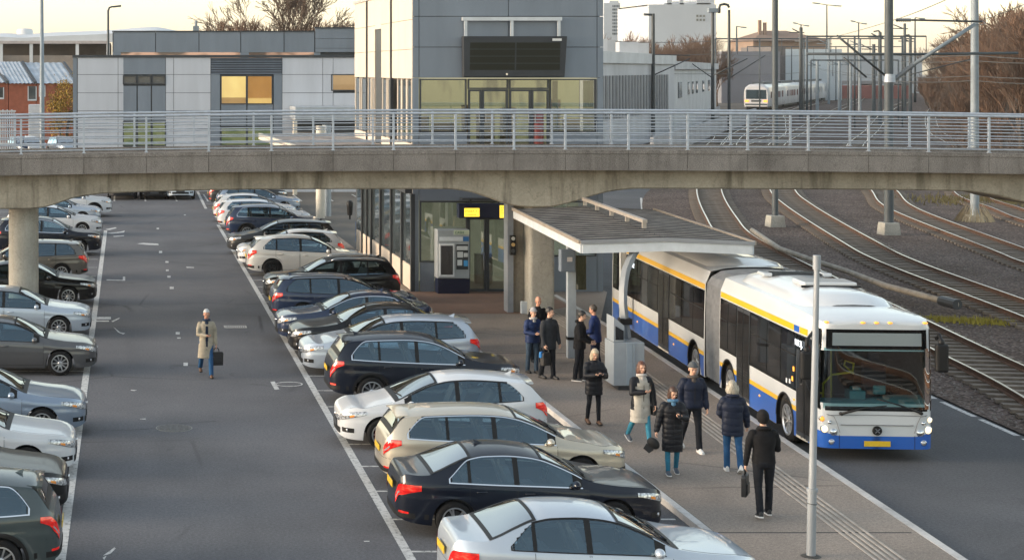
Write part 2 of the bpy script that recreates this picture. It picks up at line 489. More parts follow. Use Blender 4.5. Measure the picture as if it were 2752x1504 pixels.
for a, b in zip(JU[:-1], JU[1:]):
    x0, x1 = bx(a)+.006, bx(b)-.006
    m = MB()
    for side, ya, yb in ((0, BY, BY+.25), ):
        sec = [(ya,ZF),(ya,ZT-.13),(ya-.02,ZT-.12),(ya-.02,ZT),(yb,ZT),(yb,ZF)]
        n = 3
        rows = [[(x0+(x1-x0)*i/n, y, z+camber(x0+(x1-x0)*i/n)) for y, z in sec] for i in range(n+1)]
        m.grid(rows, closed=True)
        m.poly(rows[0]); m.poly(rows[-1])
    bpart(m, 'fascia_panel', m_fascia)
m = MB()
sec = [(BY+3.75,ZF),(BY+3.75,ZT),(BY+4,ZT),(BY+4,ZF)]
m.grid([[(x,y,z+camber(x)) for y,z in sec] for x in XS], closed=True)
bpart(m, 'rear_parapet', m_fascia)
# haunched girder
zb = pchip([(-14,3.95),(-9,3.97),(bx(-40),3.60),(bx(60),3.60),(bx(110),3.66),(bx(190),3.96),(bx(265),4.09),(bx(420),4.16),(bx(700),4.22),(bx(1130),4.23),(bx(1180),4.17),(bx(1310),3.70),(bx(1345),3.66),(bx(1395),3.66),(bx(1430),3.74),(bx(1560),4.17),(bx(1620),4.24),(bx(2000),4.22),(bx(2450),4.16),(bx(2520),4.06),(bx(2620),3.78),(bx(2740),3.58),(bx(2830),3.58),(32.5,3.9)])
XB = [-19.9+.18*i for i in range(417)]
m = MB()
y0, y1 = BY+.62, BY+3.3
m.grid([[(x,y0,ZF+camber(x)) for x in XB],[(x,y0,zb(x)+.04) for x in XB],[(x,y0+.05,zb(x)) for x in XB],[(x,y1,zb(x)) for x in XB],[(x,y1,ZF+camber(x)) for x in XB]])
bpart(m, 'girder', m_girder)
m = MB(); m.grid([[(x,BY+.02,ZF+.001+camber(x)) for x in XS],[(x,y0-.004,ZF+.001+camber(x)) for x in XS]]); bpart(m, 'overhang', m_girder)
for cx, r in ((bx(49)+.02, .48), (13.56, .40), (bx(2790), .45)):
    m = MB()
    w = r
    n = 40; ex = .22 if abs(cx-13.56) < .1 else .8
    rows = []
    for z in (-.02, .6, 1.4, 2.2, 3.0, zb(cx)+.06):
        rows.append([(cx+w*math.copysign(abs(cos(2*pi*j/n))**ex, cos(2*pi*j/n)), BY+1.95+w*1.2*math.copysign(abs(sin(2*pi*j/n))**ex, sin(2*pi*j/n)), z) for j in range(n)])
    m.grid(rows, closed=True)
    bpart(m, 'pier', concrete('pier_concrete', (.40,.38,.335), .45, 14, .15, .6), smooth=True)
def railing(yr, us, z0, ztop, n_mid, name, pairs):
    rl = MB()
    rl.tube([(x, yr, ztop+camber(x)) for x in XS], .042, 10)
    top = bpart(rl, name, m_galv, smooth=True)
    for k in range(n_mid):
        z = z0+.10+(ztop-z0-.1)*(k)/(n_mid)
        q = MB(); q.tube([(x, yr-.01, z+camber(x)) for x in XS], .021, 6)
        o = q.build('rail_bar', m_galv, top, smooth=True)
    for u in us:
        x = bx(u)*(yr/BY)
        q = MB(); q.box(x-.032, x+.032, yr-.03, yr+.03, z0+camber(x), ztop+camber(x)-.02)
        q.box(x-.06, x+.06, yr-.05, yr+.05, z0+camber(x), z0+camber(x)+.015)
        q.build('post', m_galv, top)
    return top
railing(BY+.13, JU, ZT, 6.64, 5, 'railing', True)
FU = [38+150*k for k in range(-6, 30)]
railing(BY+3.88, FU, ZT, 6.64, 5, 'railing', False)

# concrete wall fin with steel edge beside the pier
fin = empty('concrete_wall', (12.9, 55, 0), 0, 'tall narrow concrete wall fin with grey steel edge next to the round bridge pier', 'wall')
def child(m, name, mat, par, **k):
    o = m.build(name, mat, None, **k); o.parent = par
    bpy.context.view_layer.update() if False else None
    loc = par.location; rz = par.rotation_euler.z
    o.matrix_parent_inverse = (Matrix.Translation(loc) @ Matrix.Rotation(rz, 4, 'Z')).inverted()
    return o
m = MB(); m.box(12.79, 13.14, 54.25, 54.95, .12, 4.6); child(m, 'wall', concrete('fin_concrete', (.27,.235,.19), .5, 14, .15), fin)
m = MB(); m.box(12.60, 12.785, 54.15, 54.7, .12, 4.6); child(m, 'steel_edge', M('edge_steel', (.26,.28,.31), .4, .3), fin)
sg = empty('traffic_signal', at(1290, 615, 54.05), 0, 'small black signal box with round lamps fixed to the wall fin', 'signal')
p = sg.location
m = MB(); m.box(p.x-.09,p.x+.09,54.0,54.13,p.z-.34,p.z+.30); child(m, 'housing', m_black, sg, bevel=.01)
for k, dz in enumerate((.2, .0, -.2)):
    m = MB(); m.lathe([(.06,-.03),(.06,0)], (p.x, 54.0, p.z+dz), 14, 'y'); child(m, 'lens', [M('clear_lens', (.45,.45,.42), .2), M('amber_lens', (.45,.30,.12), .3), m_dark][k], sg)
m = MB(); c = at(1317, 820, 54.0); m.box(c.x-.11,c.x+.11,53.85,54.02,.12,.52)
tag(m.build('bollard', m_white_paint, bevel=.03), 'short white block standing at the foot of the wall fin', 'bollard')

# ================================================================== STATION
SX0, SX1, SY0, SY1, SH = 10.42, 17.2, 59.3, 73.9, 10.87
def sx(u): return (u-U0)*SY0/F
def sz(v): return CAMH-(v-V0)*SY0/F
def syl(u): return SX0*F/(u-U0)          # depth along the left wall from an image column
station = empty('station_building', (SX0, SY0, 0), 0, 'tall grey panelled station building with glass doors behind the footbridge', 'building')
def spart(m, name, mat, par=None, **k):
    o = child(m, name, mat, station, **k)
    if par is not None:
        o.matrix_parent_inverse = Matrix.Identity(4) if False else o.matrix_parent_inverse
        o.parent = par
        if par.type == 'MESH': o.matrix_parent_inverse = Matrix.Identity(4)
    return o
m = MB(); m.box(SX0+.42, SX1-.1, SY0+2.7, SY1, 5.3, SH-.1); m.box(SX0+.1, SX1-.1, SY0+.1, SY0+2.7, 7.7, SH-.1); m.box(SX0+.05, SX1-.05, SY0+3.2, SY1-.1, .1, 5.28); 
core = spart(m, 'core', m_dark)
xs = [SX0+.0, sx(1054), sx(1279), sx(1502), SX1]
zs_ = [7.70, 8.79, 9.88, SH]
m = MB(); g = .011
for i in range(4):
    for j in range(3):
        m.box(xs[i]+g, xs[i+1]-g, SY0, SY0+.07, zs_[j]+g, zs_[j+1]-g)
for a, b in ((SX0, sx(1054)), (sx(1502), SX1)):
    m.box(a+g, b-g, SY0, SY0+.07, .12, 3.35); m.box(a+g, b-g, SY0, SY0+.07, 3.36, 7.69)
m.box(sx(1054)+g, sx(1176)-g, SY0, SY0+.07, 5.0, 5.76); m.box(sx(1382)+g, sx(1502)-g, SY0, SY0+.07, 5.0, 5.76)
m.box(sx(1054)+g, sx(1170), SY0, SY0+.07, 3.34, 4.98); m.box(sx(1170), sx(1502)-g, SY0, SY0+.07, 3.34, 4.98)
m.box(sx(1390), sx(1502)-g, SY0, SY0+.07, .12, 1.35)
m.box(sx(1057), sx(1092), SY0, SY0+.07, .12, 1.15)
spart(m, 'front_cladding', m_grey_panel)
m = MB()
ys = [SY0]+[syl(u) for u in (1012, 985, 958)]
for a, b in [(SY0+.08, syl(986)), (syl(983), syl(959)), (syl(943), syl(925)), (syl(922), SY1)]:
    n = max(1, round((b-a)/1.5))
    m = MB()
    for i in range(n):
        for z0, z1 in ((7.66, 8.72), (8.72, 9.78), (9.78, SH)):
            m.box(SX0, SX0+.07, a+(b-a)*i/n+.008, a+(b-a)*(i+1)/n-.008, z0+.008, z1-.008)
    if b == syl(959): m.box(SX0, SX0+.07, syl(959), syl(943), 9.62, SH-.01)
    spart(m, 'side_cladding', m_side_panel)
    m = MB(); m.box(SX0, SX0+.07, a+.008, b-.008, 3.6, 5.35); spart(m, 'side_plinth', m_side_panel)
m = MB()
for u in (984.5, 923.5): m.box(SX0-.05, SX0+.06, syl(u)-.07, syl(u)+.07, .15, SH)
m.box(SX0+.03, SX0+.06, syl(958), syl(944), 3.6, 9.6)
spart(m, 'side_mullion', m_dark)
m = MB(); m.box(SX0-.06, SX1+.06, SY0-.06, SY1, SH, SH+.12); spart(m, 'roof_cap', M('roof_trim', (.36,.35,.34), .5))
# side slit windows: dark glass between pale jambs
m_slit = pane('slit_glass', (.5,.55,.55), .22)
for a, b in ((1035,1024),(1022,1011),(1009,1000),(982,976),(972,962),(941,936),(933,926),(921,909),(905,894)):
    y0, y1 = syl(a), syl(b)
    m = MB(); m.box(SX0+.02, SX0+.05, y0+.05, y1-.05, 5.42, 7.6); w = spart(m, 'side_window', m_window)
    m = MB()
    m.box(SX0-.005, SX0+.07, y0-.06, y0+.05, 5.36, 7.65); m.box(SX0-.005, SX0+.07, y1-.05, y1+.06, 5.36, 7.65)
    spart(m, 'window_frame', m_side_panel, w)
# ground floor side glazing
gl = [1037, 1012, 985, 958, 935, 912, 896]
for a, b in zip(gl[:-1], gl[1:]):
    y0, y1 = syl(a), syl(b)
    m = MB(); m.box(SX0+.03, SX0+.06, y0+.1, y1-.1, 1.0, 3.55); w = spart(m, 'side_window', m_window)
    m = MB(); m.box(SX0-.06, SX0+.08, y0-.1, y0+.1, .12, 3.58); spart(m, 'window_frame', m_dark, w)
    m = MB(); m.box(SX0+.0, SX0+.07, y0+.1, y1-.1, .12, .99); spart(m, 'sill_panel', m_side_panel, w)
m = MB(); m.box(SX0-.25, SX0+.02, SY0+.1, SY1, 3.6, 3.78); spart(m, 'side_ledge', m_dark)
# rooms behind the front glass: light put in as glowing walls and ceiling
def roommat(name, cs, es, sc):
    t = NT(name); f = t.noise(sc, 2, .5, t.map((1.6, 1, .45))); col = t.ramp(f, [(.34, cs[0]), (.44, cs[1]), (.56, cs[1]), (.62, cs[2]), (.72, cs[0])])
    t.set(Base_Color=col, Roughness=.8, Emission_Color=col, Emission_Strength=es); return t.m
m_room = roommat('glowing_room_wall', ((.09,.09,.06),(.26,.245,.145),(.17,.175,.115)), .32, .9)
m_room2 = M('faint_glow_wall', (.16,.17,.16), .8, 0, .5, 1.1, emit=(.30,.30,.22), es=.16)
m = MB()
m.box(SX0+.45, SX1-.15, SY0+2.6, SY0+2.65, 5.32, 7.66); spart(m, 'room_wall', m_room)
m = MB(); m.box(SX0+.45, SX1-.15, SY0+.12, SY0+2.6, 5.30, 5.32); spart(m, 'room_floor', M('upper_floor', (.20,.16,.11), .4))
m = MB(); m.box(SX0+.45, SX1-.15, SY0+.12, SY0+2.6, 7.67, 7.69); spart(m, 'room_ceiling', M('glowing_ceiling', (.40,.40,.34), .8, emit=(.8,.75,.5), es=.22))
m = MB()
for a_, b_, z1 in ((1062,1100,6.3),(1110,1168,6.05),(1190,1206,6.7),(1228,1270,6.5),(1290,1325,6.6),(1420,1440,6.9),(1450,1490,6.2)): m.box(sx(a_), sx(b_), SY0+1.6, SY0+2.0, 5.32, z1)
spart(m, 'furniture', M('office_furniture', (.14,.09,.05), .6, 0, .4, 2))
for a_, b_ in ((1470,1496),(1392,1406)):
    m = MB(); rows = [[(sx(a_+(b_-a_)*i/12), SY0+.16+.03*(i % 2), z) for i in range(13)] for z in (5.8, 7.6)]; m.grid(rows); spart(m, 'curtain', M('curtain_'+str(a_), (.42,.44,.34), .9))
m = MB(); m.box(SX0+.1, SX1-.1, SY0+2.9, SY0+2.95, .13, 3.33); spart(m, 'room_wall', m_room2)
m = MB(); m.box(SX0+.1, SX1-.1, SY0+.08, SY0+2.9, .1, .128); spart(m, 'room_floor', M('lobby_floor', (.22,.21,.18), .5))
m = MB(); m.box(sx(1232), sx(1274), SY0+2.2, SY0+2.6, .13, 1.2); m.box(sx(1180), sx(1205), SY0+2.3, SY0+2.7, .13, 1.5); spart(m, 'counter', M('counter_wood', (.30,.26,.20), .5))
m_red = M('red_enamel', (.17,.018,.012), .4)
m = MB(); m.lathe([(.22,0),(.22,1.15),(.16,1.27)], (sx(1355), SY0+.52-.36, 5.30), 18); 
o = m.build('display_stand', m_red, smooth=30); tag(o, 'red upright cylinder behind the upper glass doors of the station', 'display stand')
m_glass = pane('clear_office_glass', (.80,.84,.78), .13)
def fwin(u0, u1, z0, z1, name='window', fw=.05, gm=None, y=SY0):
    x0, x1 = sx(u0), sx(u1)
    m = MB(); m.box(x0+fw, x1-fw, y+.05, y+.06, z0+fw, z1-fw)
    w = spart(m, name, gm or m_glass)
    m = MB(); m.box(x0, x1, y-.012, y+.09, z0, z0+fw); m.box(x0, x1, y-.012, y+.09, z1-fw, z1)
    m.box(x0, x0+fw, y-.012, y+.09, z0+fw, z1-fw); m.box(x1-fw, x1, y-.012, y+.09, z0+fw, z1-fw)
    spart(m, 'frame', m_dark, w)
    return w
fwin(1056, 1174, 5.77, 7.67); fwin(1383, 1500, 5.77, 7.67)
fwin(1177, 1279, 7.30, 7.67); fwin(1281, 1381, 7.30, 7.67)
for a, b in ((1178,1212),(1213,1278),(1281,1336),(1337,1381)):
    d = fwin(a, b, 5.2, 7.29, 'door', .07)
    m = MB(); x = sx(b)-.12 if a in (1178, 1281) else sx(a)+.10
    m.box(x, x+.03, SY0-.07, SY0-.04, 6.1, 6.6); spart(m, 'handle', m_chrome, d)
fwin(1056, 1176, 1.15 if False else 1.16, 3.33, 'window', .05)
d = fwin(1177, 1224, .13, 3.33 if False else 2.75, 'door', .08); m = MB(); m.box(sx(1222)-.1, sx(1222)-.07, SY0-.07, SY0-.04, .9, 1.5); spart(m, 'handle', m_chrome, d)
d = fwin(1225, 1300, .13, 2.75, 'door', .08)
fwin(1177, 1238, 2.76, 3.33); fwin(1239, 1300, 2.76, 3.33)
fwin(1301, 1388, .13, 3.33); fwin(1390, 1500, 1.36, 3.33)
# departure board
db = empty('departure_board', (sx(1288), SY0-.3, 7.7), 0, 'big black unlit departure board hung above the upper glass doors', 'display board')
def tilt(z): return SY0-.42+(9.17-z)*.05
m = MB()
x0, x1, zt, zbt = sx(1159), sx(1418), 9.17, 7.73
ft = [(x0,SY0-.48,zt),(x1,SY0-.48,zt),(x1-.06,SY0-.36,zbt),(x0+.04,SY0-.36,zbt)]
m.prism(ft, (0,.34,0)); child(m, 'housing', m_dark, db, bevel=.015)
def bd(u, v, off=0):   # point on the tilted face
    z = sz(v); t = (zt-z)/(zt-zbt)
    return (sx(u), SY0-.48+.12*t-off, z)
m_scr = M('led_matrix_off', (.010,.012,.007), .35, 0, .3, 30)
for c0, c1 in ((1176,1288),(1292,1401)):
    for r in range(4):
        v0, v1 = 108+17.6*r, 108+17.6*r+15.6
        m = MB(); m.poly([bd(c0,v0,.006),bd(c1,v0,.006),bd(c1,v1,.006),bd(c0,v1,.006)]); child(m, 'screen_row', m_scr, db)
m = MB(); m.poly([bd(1381,98,.006),bd(1404,98,.006),bd(1404,104,.006),bd(1381,104,.006)]); child(m, 'label_plate', M('white_label', (.7,.7,.7), .5), db)
m = MB(); m.lathe([(.04,-.012),(.04,0)], bd(1269, 187), 12, 'y'); child(m, 'lamp_cover', m_chrome, db)
m = MB()
m.box(sx(1160), sx(1410), SY0-.22, SY0-.10, sz(53), sz(44))
for u in (1169, 1285, 1403): m.box(sx(u-3.5), sx(u+3.5), SY0-.2, SY0-.12, sz(93), sz(53))
for u in (1175, 1395): m.box(sx(u), sx(u)+.08, SY0-.12, SY0+.0, sz(51), sz(46))
child(m, 'mounting_frame', m_white_paint, db)
def gx(u): return (u-U0)*58.68/F
# hanging sign
hs = empty('hanging_sign', (gx(1218), SY0-.5, 3.0), 0, 'dark blue hanging sign with two lit yellow panels over the station door', 'sign')
m = MB(); m.box(gx(1154), gx(1274), SY0-.62, SY0-.25, sz(545), sz(509)); child(m, 'housing', m_atm_blue, hs, bevel=.02)
m = MB(); m.box(gx(1168), gx(1206), SY0-.632, SY0-.622, sz(541), sz(520)); child(m, 'yellow_panel', m_yellow, hs)
m = MB(); m.box(gx(1257), gx(1269), SY0-.632, SY0-.622, sz(544), sz(513)); child(m, 'yellow_panel', m_yellow, hs)
m = MB()
for u in (1185, 1255): m.box(gx(u), gx(u)+.05, SY0-.45, SY0-.40, sz(509), sz(500))
m.box(gx(1165), gx(1285), SY0-.47, SY0-.02, sz(500), sz(497)); child(m, 'bracket', m_dark, hs)
def text(s, loc, size, mat, par, rz=0.0, name='lettering', rx=pi/2, ext=.002, sx_=1.0):
    cu = bpy.data.curves.new(name, 'FONT'); cu.body = s; cu.size = size; cu.extrude = ext
    cu.materials.append(mat)
    o = bpy.data.objects.new(name, cu); COL.objects.link(o)
    dg = bpy.context.evaluated_depsgraph_get()
    me = bpy.data.meshes.new_from_object(o.evaluated_get(dg)); bpy.data.objects.remove(o)
    me.name = name
    o = bpy.data.objects.new(name, me); COL.objects.link(o)
    o.location = loc; o.rotation_euler = (rx, 0, rz); o.scale = (sx_, 1, 1)
    o.parent = par
    if par is not None:
        o.matrix_parent_inverse = (Matrix.Translation(par.location) @ Matrix.Rotation(par.rotation_euler.z, 4, 'Z')).inverted()
    return o
m_ink = M('sign_ink', (.01,.01,.012), .6, 0, 0)
text('ENSIEA R | 12', (gx(1170), SY0-.636, sz(530)), .105, m_ink, hs)
text('Ticketshop', (gx(1171), SY0-.636, sz(538)), .085, m_ink, hs)
text('EOK\n24 h\n(5)', (gx(1259), SY0-.636, sz(521)), .085, m_ink, hs)
# cash machine
am = empty('cash_machine', (sx(1132), SY0-.4, .12), 0, 'grey and blue cash machine standing by the station entrance', 'cash machine')
m_atmgrey = M('machine_grey', (.36,.39,.42), .4, .2, .06)
ya = SY0-.62
m = MB(); m.box(sx(1092), sx(1172), ya, SY0-.02, .66, 2.37); child(m, 'cabinet', m_atmgrey, am, bevel=.02)
m = MB(); m.box(sx(1094), sx(1172), ya+.03, SY0-.02, .12, .645); child(m, 'plinth', m_atm_blue, am)
m = MB(); m.box(sx(1096), sx(1134), ya-.04, ya-.003, .72, 1.88); child(m, 'screen_frame', M('screen_bezel', (.68,.70,.72), .4), am, bevel=.01)
m = MB(); m.box(sx(1100), sx(1130), ya-.046, ya-.041, .80, 1.82)
child(m, 'screen', glassy('machine_screen', (.02,.022,.026), .15), am)
m = MB(); m.box(sx(1139), sx(1168), ya-.03, ya-.003, .98, 1.86); child(m, 'keypad_panel', m_dark, am)
m = MB()
for k, (a, b, z0, z1) in enumerate([(1140,1167,1.66,1.8),(1141,1155,1.4,1.6),(1157,1167,1.42,1.56),(1141,1153,1.12,1.32)]): m.box(sx(a), sx(b), ya-.045, ya-.031, z0, z1)
child(m, 'slots', M('slot_grey', (.55,.58,.60), .4), am)
m = MB(); m.box(sx(1157), sx(1167), ya-.05, ya-.031, 1.1, 1.3); child(m, 'reader', M('reader_blue', (.06,.30,.62), .4), am)
m = MB(); m.box(sx(1097), sx(1155), ya-.02, ya-.003, 1.98, 2.12); child(m, 'header_label', M('header_white', (.62,.66,.70), .5), am)
m = MB(); m.box(sx(1156), sx(1170), ya-.02, ya-.003, 1.97, 2.13); child(m, 'blue_label', M('label_blue', (.03,.14,.36), .5), am)
m = MB(); m.box(sx(1133), sx(1171), ya-.02, ya-.003, 2.2, 2.36); child(m, 'cash_label', M('label_green', (.50,.56,.42), .5), am)
text('CASH', (sx(1135), ya-.023, 2.235), .125, M('cash_ink', (.05,.16,.12), .6), am)
# ================================================================== CARS
class Shell:
    """body surface: plan outline (superellipse ends) x side silhouette x section shape"""
    def __init__(s, L, W, p, zt, belt, zsill, fac, tumble, rail, wheels, R, zc, x0=None, x1=None, rear_p=None, crown=2.4, minsh=.045):
        s.L, s.W, s.p, s.zt, s.belt, s.zsill, s.fac = L, W, p, pchip(zt), pchip(belt), pchip(zsill), pchip(fac)
        s.tumble, s.rail, s.wheels, s.R, s.zc = tumble, rail, wheels, R, zc
        s.pr = rear_p or p; s.crown = crown; s.minsh = minsh
        s.knots = [k[0] for k in zt]
    def w(s, x):
        a = abs(x)/(s.L/2); p = s.p if x > 0 else s.pr
        return s.W/2*max(0.0, 1-min(1, a)**p)**(1/p)
    def xof(s, wf, end):               # x where the half width is wf*W/2 at an end
        p = s.p if end > 0 else s.pr
        return end*s.L/2*(1-abs(wf)**p)**(1/p)
    def zs(s, x): return min(s.belt(x), s.zt(x)-s.minsh)
    def zr(s, x):
        z = s.zs(x); return z+(s.zt(x)-z)*s.rail
    def zb(s, x):
        z = s.zsill(x)
        for c in s.wheels:
            d = s.R*s.R-(x-c)**2
            if d > 0: z = max(z, s.zc+sqrt(d))
        return min(z, s.zs(x)-.03)
    def side(s, x, z, w=None):
        w = s.w(x) if w is None else w
        zs_ = s.zs(x)
        if z <= zs_: return w*s.fac(z/zs_)
        sh = w*s.fac(1.0)
        t = z-zs_
        cw = min(1, w/(s.W/2*.6))
        return max(.0, sh-s.tumble*t*cw-.25*t*t*s.tumble*cw)
    def top(s, x, t):                  # t -1..1 across the roof
        zr = s.zr(x); yr = s.side(x, zr)
        return (x, t*yr, zr+(s.zt(x)-zr)*(1-abs(t)**s.crown))
    def stations(s):
        xs = set()
        for e in (1, -1):
            for f in (0, .12, .25, .38, .5, .6, .69, .77, .84, .9, .94, .97, .985): xs.add(round(s.xof(f, e), 4))
        n = int(s.L/.09)
        lim = s.L/2*.86
        for i in range(n+1): xs.add(round(-lim+2*lim*i/n, 4))
        for k, a in zip(s.knots[:-1], s.knots[1:]):
            for t in (0, .33, .66): xs.add(round(k+(a-k)*t, 4))
        for c in s.wheels:
            xs = {x for x in xs if abs(x-c) > s.R+.012}
            xs.add(c-s.R-.012); xs.add(c+s.R+.012)
            for i in range(19): xs.add(round(c+s.R*cos(pi*i/18)*.9995, 4))
        return sorted(x for x in xs if abs(x) <= s.L/2)
    def body(s, n1=14, n2=8, n3=9, hole=None):
        m = MB(); xs = s.stations(); out = []
        for x in xs:
            zb, zs_, zr = s.zb(x), s.zs(x), s.zr(x)
            half = []
            yb = s.side(x, zb)
            half.append((x, 0, zb)); half.append((x, yb*.62, zb))
            for i in range(n1+1):
                z = zb+(zs_-zb)*i/n1; half.append((x, s.side(x, z), z))
            for i in range(1, n2+1):
                z = zs_+(zr-zs_)*i/n2; half.append((x, s.side(x, z), z))
            for i in range(1, n3+1):
                half.append(s.top(x, cos(pi/2*i/n3)))
            out.append(half)
        k = len(out[0])
        for sg in (1, -1):
            rows = [[(a, b*sg, c) for a, b, c in h] for h in out]
            n0 = len(m.v); f0 = len(m.f)
            m.grid(rows, 0, flip=(sg < 0))
            for fi in range(f0, len(m.f)):
                j = (fi-f0) % (k-1)
                if j < 2: m.m[fi] = 1
                if hole:
                    i = (fi-f0)//(k-1)
                    if n1+2 <= j-1+1 < n1+2+n2+n3+2:
                        r = hole(out[i], out[i+1], j, n1+2, n1+2+n2)
                        if r == 2: m.m[fi] = -1
                        elif r == 1: m.m[fi] = 1
        if hole:
            keep = [q for q in range(len(m.f)) if m.m[q] >= 0]
            m.f = [m.f[q] for q in keep]; m.m = [m.m[q] for q in keep]
        return m
    def nrm(s, fn, a, b, h=.004):
        p = Vector(fn(a, b)); u = Vector(fn(a+h, b))-p; v = Vector(fn(a, b+h))-p
        n = u.cross(v)
        return n.normalized() if n.length > 1e-12 else Vector((0, 0, 1))
    def patch(s, xs, zlo, zhi, nz=6, off=.004, sg=1):
        """rows over a side surface; zlo/zhi are functions of x"""
        rows = []
        for x in xs:
            r = []
            for j in range(nz+1):
                z = zlo(x)+(zhi(x)-zlo(x))*j/nz
                fn = lambda a, b: (a, s.side(a, b), b)
                n = s.nrm(fn, min(x, s.L/2*.995), z)
                if n.y < 0: n = -n
                p = Vector(fn(x, z))+n*off
                r.append((p.x, p.y*sg, p.z))
            rows.append(r)
        return rows
    def endpatch(s, ws, end, zlo, zhi, nz=5, off=.006, sgn=1):
        """patch on the nose/tail: ws are signed width fractions"""
        rows = []
        for wf in ws:
            x = s.xof(wf, end); r = []
            d = abs(wf)
            # plan normal of the superellipse
            p = s.p if end > 0 else s.pr
            nx = (abs(x)/(s.L/2))**(p-1)/(s.L/2); ny = d**(p-1)/(s.W/2)
            q = hypot(nx, ny); nx, ny = nx/q*end, ny/q*(1 if wf >= 0 else -1)
            for j in range(nz+1):
                z = zlo(wf)+(zhi(wf)-zlo(wf))*j/nz
                y = s.side(x, min(z, s.zs(x)))*(1 if wf >= 0 else -1)
                r.append((x+nx*off, (y+ny*off)*sgn, z))
            rows.append(r)
        return rows
    def toppatch(s, xs, tl, nt=12, off=.004):
        rows = []
        for x in xs:
            r = []
            t = tl(x) if callable(tl) else tl
            for j in range(nt+1):
                tt = -t+2*t*j/nt
                n = s.nrm(s.top, x, tt*.98)
                if n.z < 0: n = -n
                p = Vector(s.top(x, tt))+n*off
                r.append(tuple(p))
            rows.append(r)
        return rows
def lin(a, b, n): return [a+(b-a)*i/n for i in range(n+1)]
def PG(rows, flip=False):
    m = MB(); m.grid(rows, flip=flip); return m

m_glass_car = pane('car_side_glass', (.50,.64,.70), .11, (.62,.82,.95))
m_wind = pane('car_windscreen', (.45,.53,.54), .20, (.52,.54,.55))
m_cabin = M('cabin_trim', (.035,.036,.04), .8, 0, .1); m_seat = M('seat_cloth', (.075,.078,.085), .9, 0, .25, 5)
m_hl = NT('headlamp_glass'); m_hl.set(Base_Color=m_hl.ramp(m_hl.voro(22, 'F1', 'Distance'), [(.1,(.75,.76,.78)),(.5,(.45,.46,.48)),(.8,(.16,.17,.18))]), Roughness=.12, Metallic=.35, Coat_Weight=1.0); m_hl = m_hl.m
m_tl = NT('tail_lamp_red'); m_tl.set(Base_Color=m_tl.ramp(m_tl.noise(7, 2, .5, m_tl.map((1,.6,2.5))), [(.38,(.32,.004,.004)),(.52,(.62,.015,.010)),(.66,(.72,.10,.06))]), Roughness=.15, Coat_Weight=1.0, Emission_Color=(.6,.01,.005), Emission_Strength=.12); m_tl = m_tl.m
m_seamc = M('panel_gap', (.006,.006,.007), .7, 0, 0)
m_plate = NT('yellow_plate'); m_plate.set(Base_Color=m_plate.mix(m_plate.ramp(m_plate.noise(1, 2, .6, m_plate.map((1,34,14))), [(.50,0),(.60,.35)]), (.62,.40,.02), (.05,.04,.02)), Roughness=.4); m_plate = m_plate.m
m_rim = M('alloy_rim', (.52,.53,.55), .28, .85, .05)
m_amber = M('amber_lamp', (.75,.25,.03), .2, 0, 0, coat=1)
m_fog = M('fog_lamp', (.5,.5,.52), .15, .6, 0)

def wheel_meshes(R=.325, wd=.21, style=0):
    t = MB()
    t.lathe([(R*.66,-wd/2),(R*.80,-wd/2-.005),(R*.94,-wd/2+.012),(R*.99,-wd/2+.04),(R,0),(R*.99,wd/2-.04),(R*.94,wd/2-.012),(R*.80,wd/2+.005),(R*.66,wd/2)], n=32, axis='y', cap=False)
    t.lathe([(.02, wd/2-.10),(R*.66, wd/2-.10)], n=32, axis='y', cap=False)
    r = MB()
    r.lathe([(R*.68, wd/2-.03),(R*.70, wd/2+.004),(R*.64, wd/2+.006),(R*.60, wd/2-.02),(R*.60, wd/2-.09)], n=32, axis='y', cap=False)
    ns, dbl = ((5, True), (10, False), (7, True), (5, False))[style]
    for k in range(ns):
        a = 2*pi*k/ns
        for da in ((-.13, .13) if dbl else (0,)):
            wdt = .13*R if dbl else (.12*R if ns > 6 else .26*R)
            p = []
            for rr, aa, ww, yy in ((R*.14, a+da*.4, wdt*.9, wd/2-.025), (R*.40, a+da*.9, wdt*.8, wd/2-.006), (R*.655, a+da*1.15, wdt*.95, wd/2-.012)):
                c = Vector((cos(aa), 0, sin(aa))); tv = Vector((-sin(aa), 0, cos(aa)))
                p.append((c*rr, tv*ww/2, yy))
            rows = []
            for c, tv, yy in p:
                rows.append([c-tv+Vector((0,yy-.035,0)), c-tv*.75+Vector((0,yy,0)), c+tv*.75+Vector((0,yy,0)), c+tv+Vector((0,yy-.035,0))])
            r.grid(rows)
    r.lathe([(.001, wd/2-.008),(R*.12, wd/2-.008),(R*.17, wd/2-.02),(R*.19, wd/2-.05)], n=16, axis='y', cap=False)
    d = MB(); d.lathe([(.02, wd/2-.085),(R*.48, wd/2-.085)], n=24, axis='y', cap=False)
    return t.mesh('tyre', m_rubber, 40), r.mesh('rim', m_rim if style < 3 else m_black, 35), d.mesh('brake_disc', m_dark)
WM = [wheel_meshes(.325, .21, i) for i in range(4)]
WMS = [wheel_meshes(.355, .23, i) for i in range(4)]

def add_mesh(me, name, par, loc=None, rz=0):
    o = bpy.data.objects.new(name, me); COL.objects.link(o); o.parent = par
    if loc: o.location = loc
    if rz: o.rotation_euler = (0, 0, rz)
    return o

